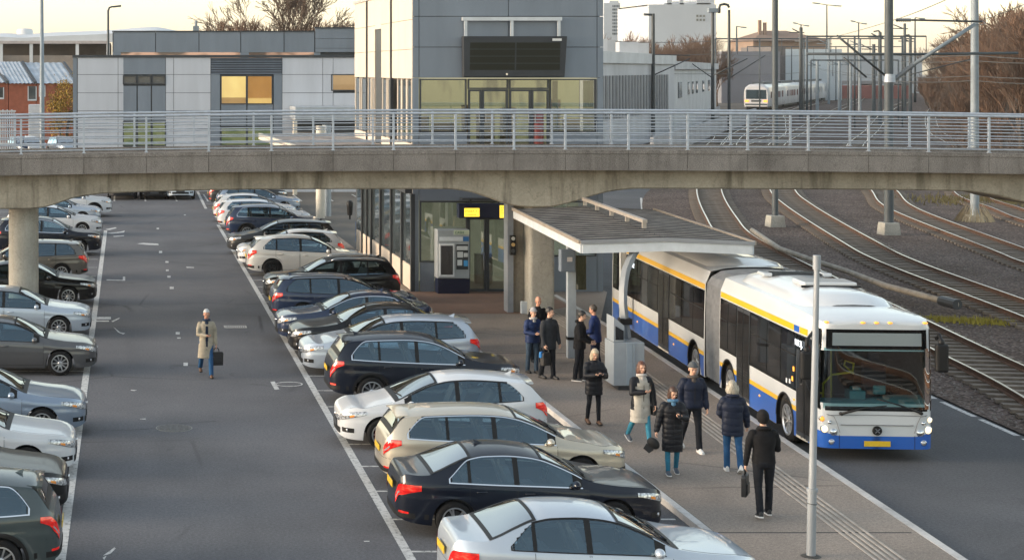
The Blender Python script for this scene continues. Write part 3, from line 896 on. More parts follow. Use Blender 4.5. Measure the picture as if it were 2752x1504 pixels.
CAR = {}
CAR['sedan'] = dict(L=4.62, W=1.80, p=4.6, rear_p=4.8,
    zt=[(2.31,.50),(2.29,.58),(2.24,.66),(2.14,.735),(1.9,.82),(1.5,.905),(1.1,.965),(.96,1.0),(.70,1.14),(.40,1.29),(.16,1.385),(-.1,1.437),(-.45,1.462),(-.8,1.452),(-1.05,1.405),(-1.35,1.28),(-1.62,1.145),(-1.78,1.085),(-1.95,1.07),(-2.14,1.075),(-2.20,1.03),(-2.26,.90),(-2.29,.74),(-2.31,.58)],
    belt=[(2.31,.50),(2.2,.60),(1.95,.715),(1.4,.80),(.9,.86),(.3,.885),(-.6,.915),(-1.3,.945),(-1.9,.965),(-2.15,.96),(-2.31,.80)],
    zsill=[(2.31,.27),(2.1,.21),(1.7,.2),(-1.7,.22),(-2.1,.26),(-2.31,.32)],
    wheels=(1.36,-1.35), R=.375, tumble=.46,
    cowl=.96, roof0=.17, roof1=-1.0, tail0=-1.74, dlo=(.80,-1.42), pill=(-.245,-.335), quarter=-1.09, tailtop=.90)
CAR['hatch'] = dict(L=4.36, W=1.79, p=4.4, rear_p=5.2,
    zt=[(2.18,.48),(2.16,.57),(2.10,.66),(1.98,.745),(1.7,.85),(1.35,.93),(1.1,.985),(.98,1.03),(.70,1.18),(.40,1.325),(.16,1.41),(-.1,1.463),(-.5,1.485),(-1.1,1.455),(-1.5,1.41),(-1.68,1.385),(-1.76,1.34),(-1.90,1.17),(-2.03,1.02),(-2.10,.95),(-2.14,.84),(-2.17,.70),(-2.18,.56)],
    belt=[(2.18,.48),(2.07,.6),(1.8,.73),(1.3,.81),(.9,.87),(.3,.90),(-.6,.94),(-1.3,.985),(-1.8,1.01),(-2.0,.98),(-2.18,.76)],
    zsill=[(2.18,.26),(2.0,.2),(1.6,.19),(-1.6,.21),(-2.0,.25),(-2.18,.31)],
    wheels=(1.32,-1.29), R=.38, tumble=.46,
    cowl=.98, roof0=.17, roof1=-1.66, tail0=-2.02, dlo=(.84,-1.58), pill=(-.20,-.29), quarter=-1.12, tailtop=.97)
CAR['wagon'] = dict(L=4.70, W=1.81, p=4.6, rear_p=5.4,
    zt=[(2.35,.50),(2.33,.58),(2.27,.67),(2.15,.75),(1.9,.84),(1.5,.92),(1.15,.985),(1.02,1.03),(.74,1.18),(.44,1.33),(.18,1.42),(-.1,1.472),(-.6,1.495),(-1.3,1.475),(-1.75,1.44),(-1.92,1.415),(-1.99,1.37),(-2.11,1.20),(-2.22,1.03),(-2.28,.95),(-2.32,.80),(-2.35,.56)],
    belt=[(2.35,.5),(2.24,.61),(1.95,.735),(1.4,.82),(.9,.875),(.3,.90),(-.6,.93),(-1.4,.965),(-2.0,.99),(-2.2,.97),(-2.35,.76)],
    zsill=[(2.35,.27),(2.1,.21),(1.7,.2),(-1.7,.22),(-2.1,.26),(-2.35,.32)],
    wheels=(1.38,-1.37), R=.38, tumble=.45,
    cowl=1.02, roof0=.19, roof1=-1.9, tail0=-2.2, dlo=(.88,-1.88), pill=(-.20,-.29), quarter=-1.14, tailtop=.96)
CAR['suv'] = dict(L=4.62, W=1.86, p=4.4, rear_p=5.4,
    zt=[(2.31,.56),(2.29,.68),(2.24,.80),(2.13,.89),(1.9,.965),(1.5,1.03),(1.12,1.09),(.98,1.14),(.72,1.29),(.44,1.45),(.20,1.555),(-.1,1.618),(-.5,1.645),(-1.2,1.625),(-1.65,1.585),(-1.82,1.56),(-1.90,1.50),(-2.02,1.32),(-2.13,1.14),(-2.20,1.06),(-2.26,.90),(-2.31,.62)],
    belt=[(2.31,.58),(2.2,.73),(1.9,.86),(1.4,.935),(.9,.98),(.3,1.0),(-.6,1.035),(-1.4,1.075),(-1.9,1.10),(-2.1,1.08),(-2.31,.84)],
    zsill=[(2.31,.33),(2.1,.26),(1.7,.25),(-1.7,.26),(-2.1,.30),(-2.31,.38)],
    wheels=(1.35,-1.33), R=.42, tumble=.42,
    cowl=.98, roof0=.22, roof1=-1.8, tail0=-2.11, dlo=(.86,-1.78), pill=(-.20,-.29), quarter=-1.14, tailtop=1.06)
CAR0 = {q: dict(v_) for q, v_ in CAR.items()}
FAC = [(0,.90),(.2,.935),(.30,.968),(.42,.988),(.55,.998),(.66,1.0),(.745,.997),(.775,.984),(.86,.986),(.93,.977),(.97,.966),(1.0,.948)]

def make_car(kind, style=0, chrome=False, rails=False, cladding=False, spoiler=False, fin=True):
    """meshes of one car type, centred at the origin, nose to +x"""
    k = CAR[kind]; big = kind == 'suv'
    zc = .355 if big else .325
    hl_ = k['L']/2
    up_ = .14 if big else 0
    k['zt'] = [q for q in CAR0[kind]['zt'] if q[0] < hl_-.45]+[(hl_,.52+up_),(hl_-.012,.66+up_),(hl_-.045,.735+up_),(hl_-.13,.795+up_),(hl_-.36,.858+up_)]
    k['belt'] = [q for q in CAR0[kind]['belt'] if q[0] < hl_-.45]+[(hl_,.52+up_),(hl_-.05,.69+up_),(hl_-.15,.735+up_),(hl_-.38,.775+up_)]
    s = Shell(k['L'], k['W'], k['p'], k['zt'], k['belt'], k['zsill'], FAC, k['tumble'], .86, k['wheels'], k['R'], zc, rear_p=k['rear_p'])
    HL = k['L']/2
    root = empty('parked_car', (0, 0, 0))
    mats = {'paint': []}
    def P(m, name, mat, par=root, smooth=True, **kw):
        o = m.build(name, mat, par, smooth=smooth, fix=kw.pop('fix', False), **kw); return o
    def orient(rows, out):             # build a grid whose normals point towards 'out'
        m = MB(); m.grid(rows)
        i, j = len(rows)//2, len(rows[0])//2
        a = Vector(rows[i-1][j-1]); b = Vector(rows[i][j-1]); c = Vector(rows[i-1][j])
        n = (b-a).cross(c-a)
        if n.dot(Vector(out)) < 0: m.f = [f[::-1] for f in m.f]
        return m
    d0, d1 = k['dlo']; pa, pb = k['pill']; qt = k['quarter']
    lo = lambda x: s.zs(x)+.014
    rear_in = lambda x: max(0, (d1+.34-x)/.34)
    def hi(x):
        h = s.zr(x)-.026
        t = rear_in(x)
        if t > 0: h = lo(x)+(h-lo(x))*(1-.72*t**1.7)
        return max(lo(x)+.004, h)
    wsx = ((k['cowl']+.0, k['roof0']+.005), (k['tail0']+.02, k['roof1']-.05))
    def hole(h0, h1, j, js, jt):
        """2: cut away behind the glass, 1: black edge, 0: painted"""
        x0, x1 = h0[0][0], h1[0][0]
        za, zb_ = min(h0[j][2], h1[j][2]), max(h0[j+1][2], h1[j+1][2])
        if js-1 <= j < jt:
            if not (d1 < x0 and x1 < d0): return 0
            if max(h0[j][2], h1[j][2]) < lo(x0)-.0 and j < js: return 0
            ok = all(lo(x)-.001 <= h[j][2] and h[j+1][2] <= hi(x)+.001 for x, h in ((x0,h0),(x1,h1)))
            if ok: return 2
            c = (x0+x1)/2; zc_ = (h0[j][2]+h1[j+1][2])/2
            return 1 if lo(c)-.01 < zc_ < hi(c)+.01 else 0
        if j >= jt+2:
            for a_, b_ in wsx:
                if min(a_, b_) < x0 and x1 < max(a_, b_): return 2
        return 0
    body = P(s.body(hole=hole), 'body', [None, m_black], smooth=50, fix=False, weld=True)
    mats['paint'].append(body)
    # lower cladding and arch trims
    if cladding:
        for sg in (1, -1):
            for c in k['wheels']:
                m = MB(); rows = []
                for i in range(21):
                    a = pi*i/20; r = []
                    for rr in (k['R']-.005, k['R']+.025, k['R']+.05):
                        x, z = c+rr*cos(a), zc+rr*sin(a)
                        r.append((x, sg*(s.side(x, max(z, .2))+.012), max(z, .26)))
                    rows.append(r)
                P(orient(rows, (0, sg, 0)), 'arch_trim', m_black)
            P(orient(s.patch(lin(.92, -.88, 10), lambda x: s.zsill(x)+.01, lambda x: s.zsill(x)+.13, 3, .008, sg), (0, sg, 0)), 'sill_trim', m_black)
    # side glass
    for sg in (1, -1):
        g = .018 if chrome else .010
        ring = MB(); xs = lin(d0+.03, d1-.025, 46)
        sm = m_chrome if chrome else m_black
        for q, (f0, f1) in enumerate(((lambda x: lo(x)-g, lambda x: lo(x)+.002), (lambda x: max(lo(x)+.002, hi(x)-.002), lambda x: hi(x)+g*.9))):
            mm = orient(s.patch(xs, f0, f1, 2, .0065, sg), (0, sg, 0)); ring.add(mm.v, mm.f)
        for xa, xb in ((d1-.025, d1+.0),):
            mm = orient(s.patch(lin(xa, xb, 2), lambda x: lo(x)-g, lambda x: hi(x)+g*.9, 4, .0065, sg), (0, sg, 0)); ring.add(mm.v, mm.f)
        P(ring, 'window_surround', sm)
        for xa, xb in ((pa+.0, pb), (qt+.025, qt-.025), (d0+.02, d0-.13)):
            P(orient(s.patch(lin(xa, xb, 3), lo, hi, 6, .0058, sg), (0, sg, 0)), 'pillar_trim', m_black)
        for a, b in ((d0-.12, pa), (pb, qt+.03), (qt-.03, d1+.03)):
            P(orient(s.patch(lin(a, b, 16), lambda x: lo(x)-.001, lambda x: max(lo(x)+.003, hi(x)+.001), 7, .003, sg), (0, sg, 0)), 'side_window', m_glass_car)
        # doors: thin panels with a dark gap round them
        for a, b in ((.93 if not big else .95, -.275), (-.295, -1.16 if kind != 'sedan' else -1.1)):
            gap = .008
            zl = lambda x: max(s.zb(x)+.07, s.zsill(x)+.07)
            def zl2(x, a=a, b=b):
                z = max(s.zsill(x)+.08, .0)
                for c in k['wheels']:
                    dd = (k['R']+.04)**2-(x-c)**2
                    if dd > 0: z = max(z, zc+sqrt(dd))
                return z
            xs = [a, a-gap]+lin(a-gap-.02, b+gap+.02, 12)+[b+gap, b]
            rows = s.patch(xs, zl2, lambda x: s.zs(x)-.003, 1, .0015, sg)
            full = []
            for x in xs:
                z0, z1 = zl2(x), s.zs(x)-.003
                zz = [z0, z0+gap]+lin(z0+gap+.02, z1-.01, 8)
                r = []
                for z in zz:
                    fn = lambda q, w_: (q, s.side(q, w_), w_)
                    n = s.nrm(fn, x, z); n = -n if n.y < 0 else n
                    p = Vector(fn(x, z))+n*.0018; r.append((p.x, p.y*sg, p.z))
                full.append(r)
            m = orient(full, (0, sg, 0))
            nj = len(full[0])-1
            for fi in range(len(m.f)):
                i, j = fi//nj, fi % nj
                if i in (0, len(full)-2) or j == 0: m.m[fi] = 1
            dr = P(m, 'door', [None, m_seamc]); mats['paint'].append(dr)
            hx = b+.20; hz = s.zs(hx)-.115
            m = MB(); y = s.side(hx, hz)
            m.tube([(hx-.085, sg*(y+.004), hz-.004), (hx-.06, sg*(y+.028), hz), (hx+.06, sg*(y+.030), hz+.004), (hx+.09, sg*(y+.005), hz+.004)], [(.010,.014),(.011,.017),(.011,.017),(.009,.012)], 8)
            h = P(m, 'handle', [None], dr); mats['paint'].append(h)
        # mirror
        x = k['dlo'][0]-.10; z = s.zs(x)+.075; y = s.side(x, s.zs(x))+.095
        m = MB()
        m.ell((x, sg*y, z), (.075, .115, .072), 14, 9)
        mats['paint'].append(P(m, 'mirror', [None], fix=True))
        m = MB(); m.bar((x+.0, sg*(y-.13), z-.07), (x, sg*(y-.05), z-.03), .06, .03); P(m, 'mirror_foot', m_black, smooth=False)
    # windscreen and rear window with dark frit borders
    for a, b, nm in ((k['cowl']+.07, k['roof0']-.02, 'windscreen'), (k['tail0']+.0, k['roof1']-.03, 'rear_window')):
        bd_ = MB()
        x_lo, x_hi = (a-.10, a) if nm[0] == 'w' else (a-.0, a+.06)
        for xs_, t0, t1 in ((lin(a, b, 12), .90, .995), (lin(a, b, 12), -.995, -.90), (lin(x_lo, x_hi, 3), -.97, .97), (lin(b+.05*(1 if nm[0] == 'w' else -1), b, 2), -.97, .97)):
            rows = []
            for x in xs_:
                r = []
                for i in range(9):
                    t = t0+(t1-t0)*i/8; n = s.nrm(s.top, x, t*.98); n = -n if n.z < 0 else n
                    r.append(tuple(Vector(s.top(x, t))+n*.0085))
                rows.append(r)
            mm = orient(rows, (0, 0, 1)); bd_.add(mm.v, mm.f)
        P(bd_, 'window_border', m_black)
        a2 = a-.07 if nm[0] == 'w' else a+.02
        b2 = b+.025 if nm[0] == 'w' else b-.02
        P(orient(s.toppatch(lin(a2, b2, 14), .955, 14, .004), (1 if nm[0] == 'w' else -1, 0, 2)), nm, m_wind)
    for sg in (1, -1):                 # wipers
        m = MB()
        pts = [Vector(s.top(k['cowl']-.03-.06*t, sg*(.12+.62*t)))+Vector((0,0,.018)) for t in (0, .5, 1)] if sg == 1 else [Vector(s.top(k['cowl']-.02-.05*t, -.62+.52*t))+Vector((0,0,.018)) for t in (0, .5, 1)]
        m.tube(pts, .009, 5); P(m, 'wiper', m_black)
    # bonnet shut line
    xs = lin(k['cowl']+.12, HL-.22, 12)
    for sg in (1, -1):
        m = MB(); rows = []
        for x in xs:
            p = Vector(s.top(x, sg*.93)); q = Vector(s.top(x, sg*.945)); rows.append([p+Vector((0,0,.0025)), q+Vector((0,0,.0025))])
        P(orient(rows, (0, 0, 1)), 'bonnet_gap', m_seamc)
    # cabin
    fl = s.belt(0)-.42; wy = k['W']/2-.14; rx_ = max(d1, k['roof1'])+.15
    m = MB()
    for y0, y1 in ((-wy, -wy+.02), (wy-.02, wy)): m.box(max(rx_-.5, .5-HL), k['cowl']-.05, y0, y1, fl, s.belt(.2)-.03)
    m.box(max(rx_-.5, .5-HL), k['cowl'], -wy, wy, fl-.03, fl); m.box(max(rx_-.75, .42-HL), rx_+.02, -wy+.12, wy-.12, s.belt(-1.5)-.10, s.belt(-1.5)-.07)
    P(m, 'cabin_lining', m_cabin, smooth=False)
    m = MB()
    for sg in (1, -1):
        m.prism([(.28,sg*.37-.24,fl+.06),(-.22,sg*.37-.24,fl+.02),(-.22,sg*.37-.24,fl+.18),(.28,sg*.37-.24,fl+.20)], (0,.48,0))
        m.prism([(-.16,sg*.37-.23,fl+.15),(-.28,sg*.37-.23,fl+.15),(-.48,sg*.37-.21,fl+.70),(-.39,sg*.37-.21,fl+.72)], (0,.45,0))
        m.box(-.50, -.41, sg*.37-.12, sg*.37+.12, fl+.73, fl+.90)
    m.prism([(-.62,-.60,fl+.1),(-1.0,-.60,fl+.08),(-1.20,-.60,fl+.58),(-1.10,-.60,fl+.60),(-.92,-.60,fl+.22),(-.62,-.60,fl+.22)], (0,1.2,0))
    for y in (-.4, .4): m.box(-1.20,-1.11,y-.12,y+.12,fl+.60,fl+.70)
    P(m, 'seats', m_seat, smooth=False)
    m = MB(); m.prism([(k['cowl']-.02,-wy,s.belt(.9)+.02),(k['cowl']-.02,-wy,fl+.1),(.62,-wy,fl+.15),(.60,-wy,s.belt(.6)+.0),(.72,-wy,s.belt(.6)+.05)], (0,2*wy,0)); P(m, 'dashboard', m_cabin, smooth=False)
    m = MB(); m.tube([(.50+.07*sin(2*pi*i/18), .37+.18*cos(2*pi*i/18), s.belt(.5)+.02+.165*sin(2*pi*i/18)) for i in range(18)], .014, 6, closed=True); m.bar((.50,.2,s.belt(.5)+.02),(.50,.54,s.belt(.5)+.02),.02,.03); P(m, 'steering_wheel', m_black)
    # front: headlamps, grille, intake, plate
    zn = s.zs(s.xof(.5, 1))
    zh = .645 if not big else .785
    for sg in (1, -1):
        ws = lin(.50, .925, 16)
        def t_(w): return min(1, max(0, (abs(w)-.50)/.425))
        hhigh = lambda w: min(zh+.06+.085*t_(w), s.zs(s.xof(w, 1))-.004)
        hlow = lambda w: min(hhigh(w)-.012, zh-.075+.02*t_(w)+.13*t_(w)**2.6)
        m = orient(s.endpatch(ws, 1, lambda w: hlow(w)-.006, lambda w: min(hhigh(w)+.004, s.zs(s.xof(w, 1))), 5, .006, sg), (1, sg*.6, 0)); P(m, 'headlight_rim', m_black)
        m = orient(s.endpatch(ws, 1, hlow, hhigh, 5, .010, sg), (1, sg*.6, 0)); P(m, 'headlight', m_hl)
        m = orient(s.endpatch(ws[11:14], 1, lambda w: hlow(w)+.010, lambda w: (hlow(w)+hhigh(w))/2, 3, .013, sg), (1, sg*.6, 0)); P(m, 'indicator', m_amber)
        wf = lin(.62, .84, 4)
        m = orient(s.endpatch(wf, 1, lambda w: .335 if not big else .42, lambda w: .43 if not big else .52, 3, .004, sg), (1, sg*.5, 0)); P(m, 'fog_recess', m_black)
        x = s.xof(.74, 1); y = s.side(x, .38)
        m = MB(); m.ell((x-.005, sg*y, .385 if not big else .47), (.025, .04, .035), 12, 7); P(m, 'fog_lamp', m_fog, fix=True)
        # tail lamps
        w0, w1 = (.50, .90) if kind == 'sedan' else (.62, .90)
        ws = lin(w0, w1, 12)
        tt = k['tailtop']; hgt = .195 if kind != 'hatch' else .22
        ti = lambda w: min(1, max(0, (abs(w)-w0)/(w1-w0)))
        th = lambda w: min(tt-.012+.012*ti(w), s.zs(s.xof(w, -1))-.006)
        tl = lambda w: th(w)-max(.02, hgt*(.72+.5*ti(w) if ti(w) < .5 else .97-1.15*(ti(w)-.5)**1.2))
        m = orient(s.endpatch(ws, -1, lambda w: tl(w)-.005, lambda w: th(w)+.004, 5, .006, sg), (-1, sg*.6, 0)); P(m, 'tail_light_rim', m_seamc)
        m = orient(s.endpatch(ws, -1, tl, th, 5, .010, sg), (-1, sg*.6, 0)); P(m, 'tail_light', m_tl)
        m = orient(s.endpatch(lin(w0+.03, w0+.16, 3), -1, lambda w: tl(w)+.04, lambda w: tl(w)+.075, 1, .013, sg), (-1, sg*.6, 0)); P(m, 'reversing_light', m_fog)
        m = orient(s.endpatch(lin(.62, .80, 4), -1, lambda w: .40 if not big else .48, lambda w: .435 if not big else .52, 2, .006, sg), (-1, sg*.4, 0)); P(m, 'reflector', m_tl)
    wf = lin(-.5, .5, 12)
    zg = zh-.05
    m = orient(s.endpatch(wf, 1, lambda w: zg-.055, lambda w: min(zg+.05, s.zs(s.xof(w, 1))), 3, .006), (1, 0, 0)); P(m, 'grille', m_black)
    for dz in (-.045, -.005, .03):
        m = orient(s.endpatch(wf, 1, lambda w: zg+dz, lambda w: zg+dz+.012, 1, .012), (1, 0, 0)); P(m, 'grille_bar', m_chrome)
    m = orient(s.endpatch(lin(-.55, .55, 12), 1, lambda w: .29 if not big else .38, lambda w: .41 if not big else .50, 3, .005), (1, 0, 0)); P(m, 'air_intake', m_black)
    zp = .445 if not big else .56
    m = MB(); m.box(HL+.004, HL+.016, -.26, .26, zp-.055, zp+.055); P(m, 'number_plate', m_dark, smooth=False)
    zp = (.80 if kind == 'sedan' else .70) if not big else .80
    m = MB(); m.box(-HL-.016, -HL-.002, -.26, .26, zp-.055, zp+.055); P(m, 'number_plate', m_plate, smooth=False)
    m = orient(s.endpatch(lin(-.93, .93, 20), -1, lambda w: s.zsill(-HL)+.005, lambda w: s.zsill(-HL)+.10, 2, .006), (-1, 0, 0)); P(m, 'bumper_trim', m_black)
    m = orient(s.endpatch(lin(-.86, .86, 20), -1, lambda w: zp-.11, lambda w: zp-.104, 1, .003), (-1, 0, 0)); P(m, 'boot_gap', m_seamc)
    # emblem, filler flap ring
    m = MB(); m.lathe([(.045,0),(.04,.012),(.001,.014)], (HL+.008, 0, zg+.01), 16, 'x', cap=False); P(m, 'emblem', m_chrome)
    for sg in (1,):
        m = MB(); cx, cz, r = -1.52 if kind == 'sedan' else -1.62, k['belt'][-4][1]-.14, .085
        rows = []
        for i in range(25):
            a = 2*pi*i/24
            rows.append([(cx+q*cos(a), -(s.side(cx+q*cos(a), cz+q*sin(a))+.0025), cz+q*sin(a)) for q in (r, r-.007)])
        P(orient(rows, (0, -1, 0)), 'filler_ring', m_seamc)
    if rails:
        for sg in (1, -1):
            m = MB(); xs = lin(.05, k['roof1']+.12, 14)
            pts = [Vector(s.top(x, sg*.93))+Vector((0, 0, .045 if 0 < i < 14 else .002)) for i, x in enumerate(xs)]
            m.tube(pts, .016, 8); P(m, 'roof_rail', m_chrome if rails == 2 else m_black)
    if spoiler:
        m = MB(); rows = []
        x0 = k['roof1']
        for i in range(13):
            t = -.9+1.8*i/12
            p = Vector(s.top(x0+.06, t)); q = Vector((x0-.20, p.y*.97, p.z-.02)); r_ = Vector((x0-.19, p.y*.97, p.z-.05)); e = Vector((x0-.02, p.y, p.z-.045))
            rows.append([p+Vector((0,0,.006)), q, r_, e])
        m.grid(rows); m.poly(rows[0]); m.poly(rows[-1]); mats['paint'].append(P(m, 'spoiler', [None], fix=True))
    if fin:
        m = MB(); x = k['roof1']+.22; z = s.zt(x)
        m.add([(x+.10,0,z-.005),(x-.06,.025,z-.01),(x-.06,-.025,z-.01),(x-.09,0,z+.075)], [(0,1,3),(0,3,2),(1,2,3)]); mats['paint'].append(P(m, 'antenna', [None], smooth=False, fix=True))
    wm = (WMS if big else WM)[style]
    tr = k['W']/2-.125
    for c in k['wheels']:
        for sg in (1, -1):
            wh = add_mesh(wm[0], 'wheel', root, (c, sg*tr, zc), 0 if sg > 0 else pi)
            add_mesh(wm[1], 'rim', wh); add_mesh(wm[2], 'brake_disc', wh)
    root['_paint'] = 1
    return root, [o.name for o in mats['paint']]
PROTO = {}
def proto(*a, **k):
    key = (a, tuple(sorted(k.items())))
    if key not in PROTO:
        PROTO[key] = make_car(*a, **k)
    return PROTO[key]
PAINTS = {n: paint('paint_'+n, c, me_, ro) for n, c, me_, ro in [
    ('silver', (.42,.47,.54), .45, .34), ('steelblue', (.22,.275,.36), .5, .34), ('navy', (.004,.007,.016), .1, .35), ('black', (.003,.003,.004), .0, .35),
    ('champagne', (.47,.42,.34), .45, .36), ('white', (.57,.58,.60), .0, .35), ('pearl', (.53,.52,.50), .1, .35), ('graphite', (.085,.085,.090), .4, .35),
    ('taupe', (.13,.12,.105), .4, .36), ('green', (.045,.062,.066), .3, .36), ('darkblue', (.014,.026,.062), .2, .34), ('charcoal', (.03,.031,.034), .3, .36), ('coldwhite', (.55,.61,.67), .05, .34)]}
def place_car(kind, col, x_end, yn, nose, label, group, used=set(), scale=1.0, dy=.0, rz=0.0, **kw):
    """x_end: world x of the end nearest the aisle; yn: depth of the near wheels' ground line; nose: +1 nose to +x"""
    root, plist = proto(kind, **kw)
    key = root.name
    if key in used:
        c = copy_tree(root)
    else:
        used.add(key); c = root
    L, W = CAR[kind]['L']*scale, CAR[kind]['W']*scale
    cx = x_end+L/2 if group.endswith('pavement') else x_end-L/2
    c.location = (cx, yn+W/2-.10+dy, .0); c.rotation_euler = (0, 0, (0 if nose > 0 else pi)+rz); c.scale = (scale,)*3
    def rec(o):
        for ch in o.children:
            if ch.type == 'MESH' and ch.data.materials and (ch.data.materials[0] is None or ch.material_slots[0].link == 'OBJECT'):
                ch.material_slots[0].link = 'OBJECT'; ch.material_slots[0].material = PAINTS[col]
            rec(ch)
    rec(c)
    tag(c, label, 'car', group)
    if '_paint' in c: del c['_paint']
    return c
G1 = 'cars parked along the pavement'; G2 = 'cars parked left of the aisle'
def yv(v): return F*CAMH/(v-V0)
place_car('sedan','silver', 4.88, 24.5, 1, 'bright silver saloon nearest the camera, cut off by the bottom edge', G1, style=1, chrome=False, fin=False)
place_car('sedan','navy', 4.76, 28.5, 1, 'dark navy saloon with chrome window line beside the bright silver saloon', G1, style=0, chrome=True)
place_car('wagon','champagne', 5.03, 31.7, 1, 'champagne beige estate car with its bonnet towards the pavement', G1, style=1, chrome=True, spoiler=True)
place_car('hatch','white', 4.66, 35.15, -1, 'glossy white hatchback facing the aisle just behind the champagne estate', G1, style=1, spoiler=True, scale=1.02)
place_car('suv','navy', 5.02, 39.7, 1, 'big dark blue SUV with chrome window frames behind the white hatchback', G1, style=1, chrome=True, cladding=True, spoiler=True)
place_car('wagon','silver', 4.80, 43.6, -1, 'silver estate car with rear fin facing the aisle behind the dark SUV', G1, style=0, spoiler=True)
place_car('sedan','black', 4.78, 46.2, -1, 'black car facing the aisle, its red reflection lamp low behind the silver estate', G1, style=1, chrome=False)
place_car('sedan','darkblue', 4.64, 48.7, -1, 'deep blue saloon facing the aisle in front of the dark estate', G1, style=1, chrome=True)
place_car('wagon','darkblue', 4.82, 52.6, 1, 'dark blue estate showing its red tail lamp, roof rails on top', G1, style=0, rails=1, spoiler=True)
place_car('suv','black', 4.95, 56.4, -1, 'black SUV facing the aisle right beside the station wall', G1, style=1, rails=2)
place_car('hatch','pearl', 4.95, 64.4, 1, 'off white hatchback with black wheels parked tail out', G1, style=3, spoiler=True, scale=1.06)
place_car('hatch','white', 4.82, 67.6, -1, 'white hatchback facing the aisle, mostly hidden behind the off white one with black wheels', G1, style=1, spoiler=True)
place_car('wagon','charcoal', 4.72, 72.0, -1, 'dark estate with tall red rear lamps facing the aisle', G1, style=1, chrome=False, spoiler=True)
place_car('suv','darkblue', 5.02, 78.4, 1, 'dark blue SUV with a chrome window loop, tail towards the aisle', G1, style=1, chrome=True, cladding=True, spoiler=True)
place_car('wagon','white', 4.92, 83.4, 1, 'white estate with its tail lamp showing behind the dark blue SUV', G1, style=1, chrome=True, spoiler=True)
place_car('hatch','white', 4.95, 87.4, 1, 'white hatchback peeking out left behind the white estate', G1, style=1, spoiler=True)
place_car('wagon','steelblue', 5.4, 92.5, 1, 'pale blue car half hidden under the bridge girder', G1, style=0, spoiler=True)
place_car('suv','charcoal', 5.2, 97.0, 1, 'dark SUV at the far end of the pavement row', G1, style=1, cladding=True, chrome=True, spoiler=True)
# left row
place_car('suv','green', -.92, 26.1, -1, 'dark green grey SUV at the bottom left corner, tail lamp towards the aisle', G2, style=1, chrome=True, cladding=True, spoiler=True, scale=.95)
place_car('sedan','black', -.93, 29.6, 1, 'black saloon hidden behind the dark green SUV', G2, style=1)
place_car('sedan','white', -.86, 32.6, 1, 'white saloon with a black wheel arch gap at the lower left edge', G2, style=1)
place_car('sedan','steelblue', -.73, 36.3, 1, 'blue silver saloon just behind the white saloon', G2, style=1)
place_car('sedan','graphite', -.60, 43.7, 1, 'dark grey saloon parked behind an empty bay', G2, style=1)
place_car('sedan','silver', -.85, 49.8, 1, 'silver saloon next to the left bridge pier', G2, style=1, fin=False)
place_car('sedan','black', -.78, 56.6, 1, 'shiny black saloon right behind the left bridge pier', G2, style=1)
place_car('wagon','taupe', -1.2, 63.2, -1, 'brown grey estate showing its red tail lamp to the aisle', G2, style=1, spoiler=True)
place_car('suv','navy', -.78, 71.6, 1, 'navy blue SUV with a silver wheel facing the aisle', G2, style=1, chrome=True, cladding=True, spoiler=True)
place_car('sedan','white', -.83, 80.2, 1, 'white saloon facing the aisle behind the navy SUV', G2, style=1)
place_car('sedan','silver', -.95, 86.2, 1, 'silver saloon between the two far white cars', G2, style=1)
place_car('suv','white', -.40, 90.5, 1, 'tall white SUV last in the left row below the girder', G2, style=1, chrome=True, cladding=True, spoiler=True)
# far row facing the camera
for kind, col, x, lab in (('suv','charcoal', .2, 'dark SUV facing forward in the far row, left of the other dark car'), ('hatch','black', 2.15, 'black hatchback in the far row between the dark SUV and the white SUV'), ('suv','coldwhite', 3.75, 'white SUV front under the girder in the far row')):
    c = place_car(kind, col, 0, 0, 1, lab, 'cars in the far row', style=1, **(dict(chrome=True, cladding=True, spoiler=True) if kind == 'suv' else dict(spoiler=True)))
    c.location = (x, 104.5, 0); c.rotation_euler = (0, 0, -pi/2)
for (root, pl) in PROTO.values():
    if '_paint' in root: bpy.data.objects.remove(root)
# ================================================================== ARTICULATED BUS
m_bw = paint('bus_white', (.53,.55,.57), 0, .35)
m_bb = paint('bus_blue', (.015,.10,.42), 0, .35)
m_by = paint('bus_yellow', (.72,.42,.015), 0, .4)
m_bandglass = glassy('bus_side_glass', (.005,.006,.007), .03, .5, .5, .5, 1.45)
m_bandglass2 = glassy('bus_pane', (.012,.013,.015), .03, .6, .8, .8, 1.5)
m_bellow = M('bellows_fabric', (.16,.165,.175), .75, 0, .2, 5)
m_screen = M('destination_blind', (.20,.235,.25), .35, 0, .12, 120, coat=.6)
m_lamp_on = M('lit_headlamp', (.9,.8,.6), .2, 0, 0, emit=(1,.72,.40), es=.5)
m_amb_on = M('lit_marker', (.8,.35,.05), .2, 0, 0, emit=(1,.40,.06), es=.28)
m_wind_bus = pane('bus_windscreen', (.55,.74,.76), .10)
busA = math.atan2(-1, -.066)
bus = empty('articulated_bus', (15.45, 34.05, 0), busA, 'long white, blue and yellow articulated bus with lit headlamps at the platform', 'bus')
BL = 6.6
def orient2(rows, out, mi=0):
    m = MB(); m.grid(rows)
    i, j = len(rows)//2, max(1, len(rows[0])//2)
    a = Vector(rows[i-1][j-1]); b = Vector(rows[i][j-1]); c = Vector(rows[i-1][j])
    if (b-a).cross(c-a).dot(Vector(out)) < 0: m.f = [f[::-1] for f in m.f]
    return m
def bshift(m, dx):
    m.v = [(x+dx, y, z) for x, y, z in m.v]; return m
bfac = [(0,.972),(.05,.985),(.12,.998),(.4,1.0),(.6,.997),(1.0,.975)]
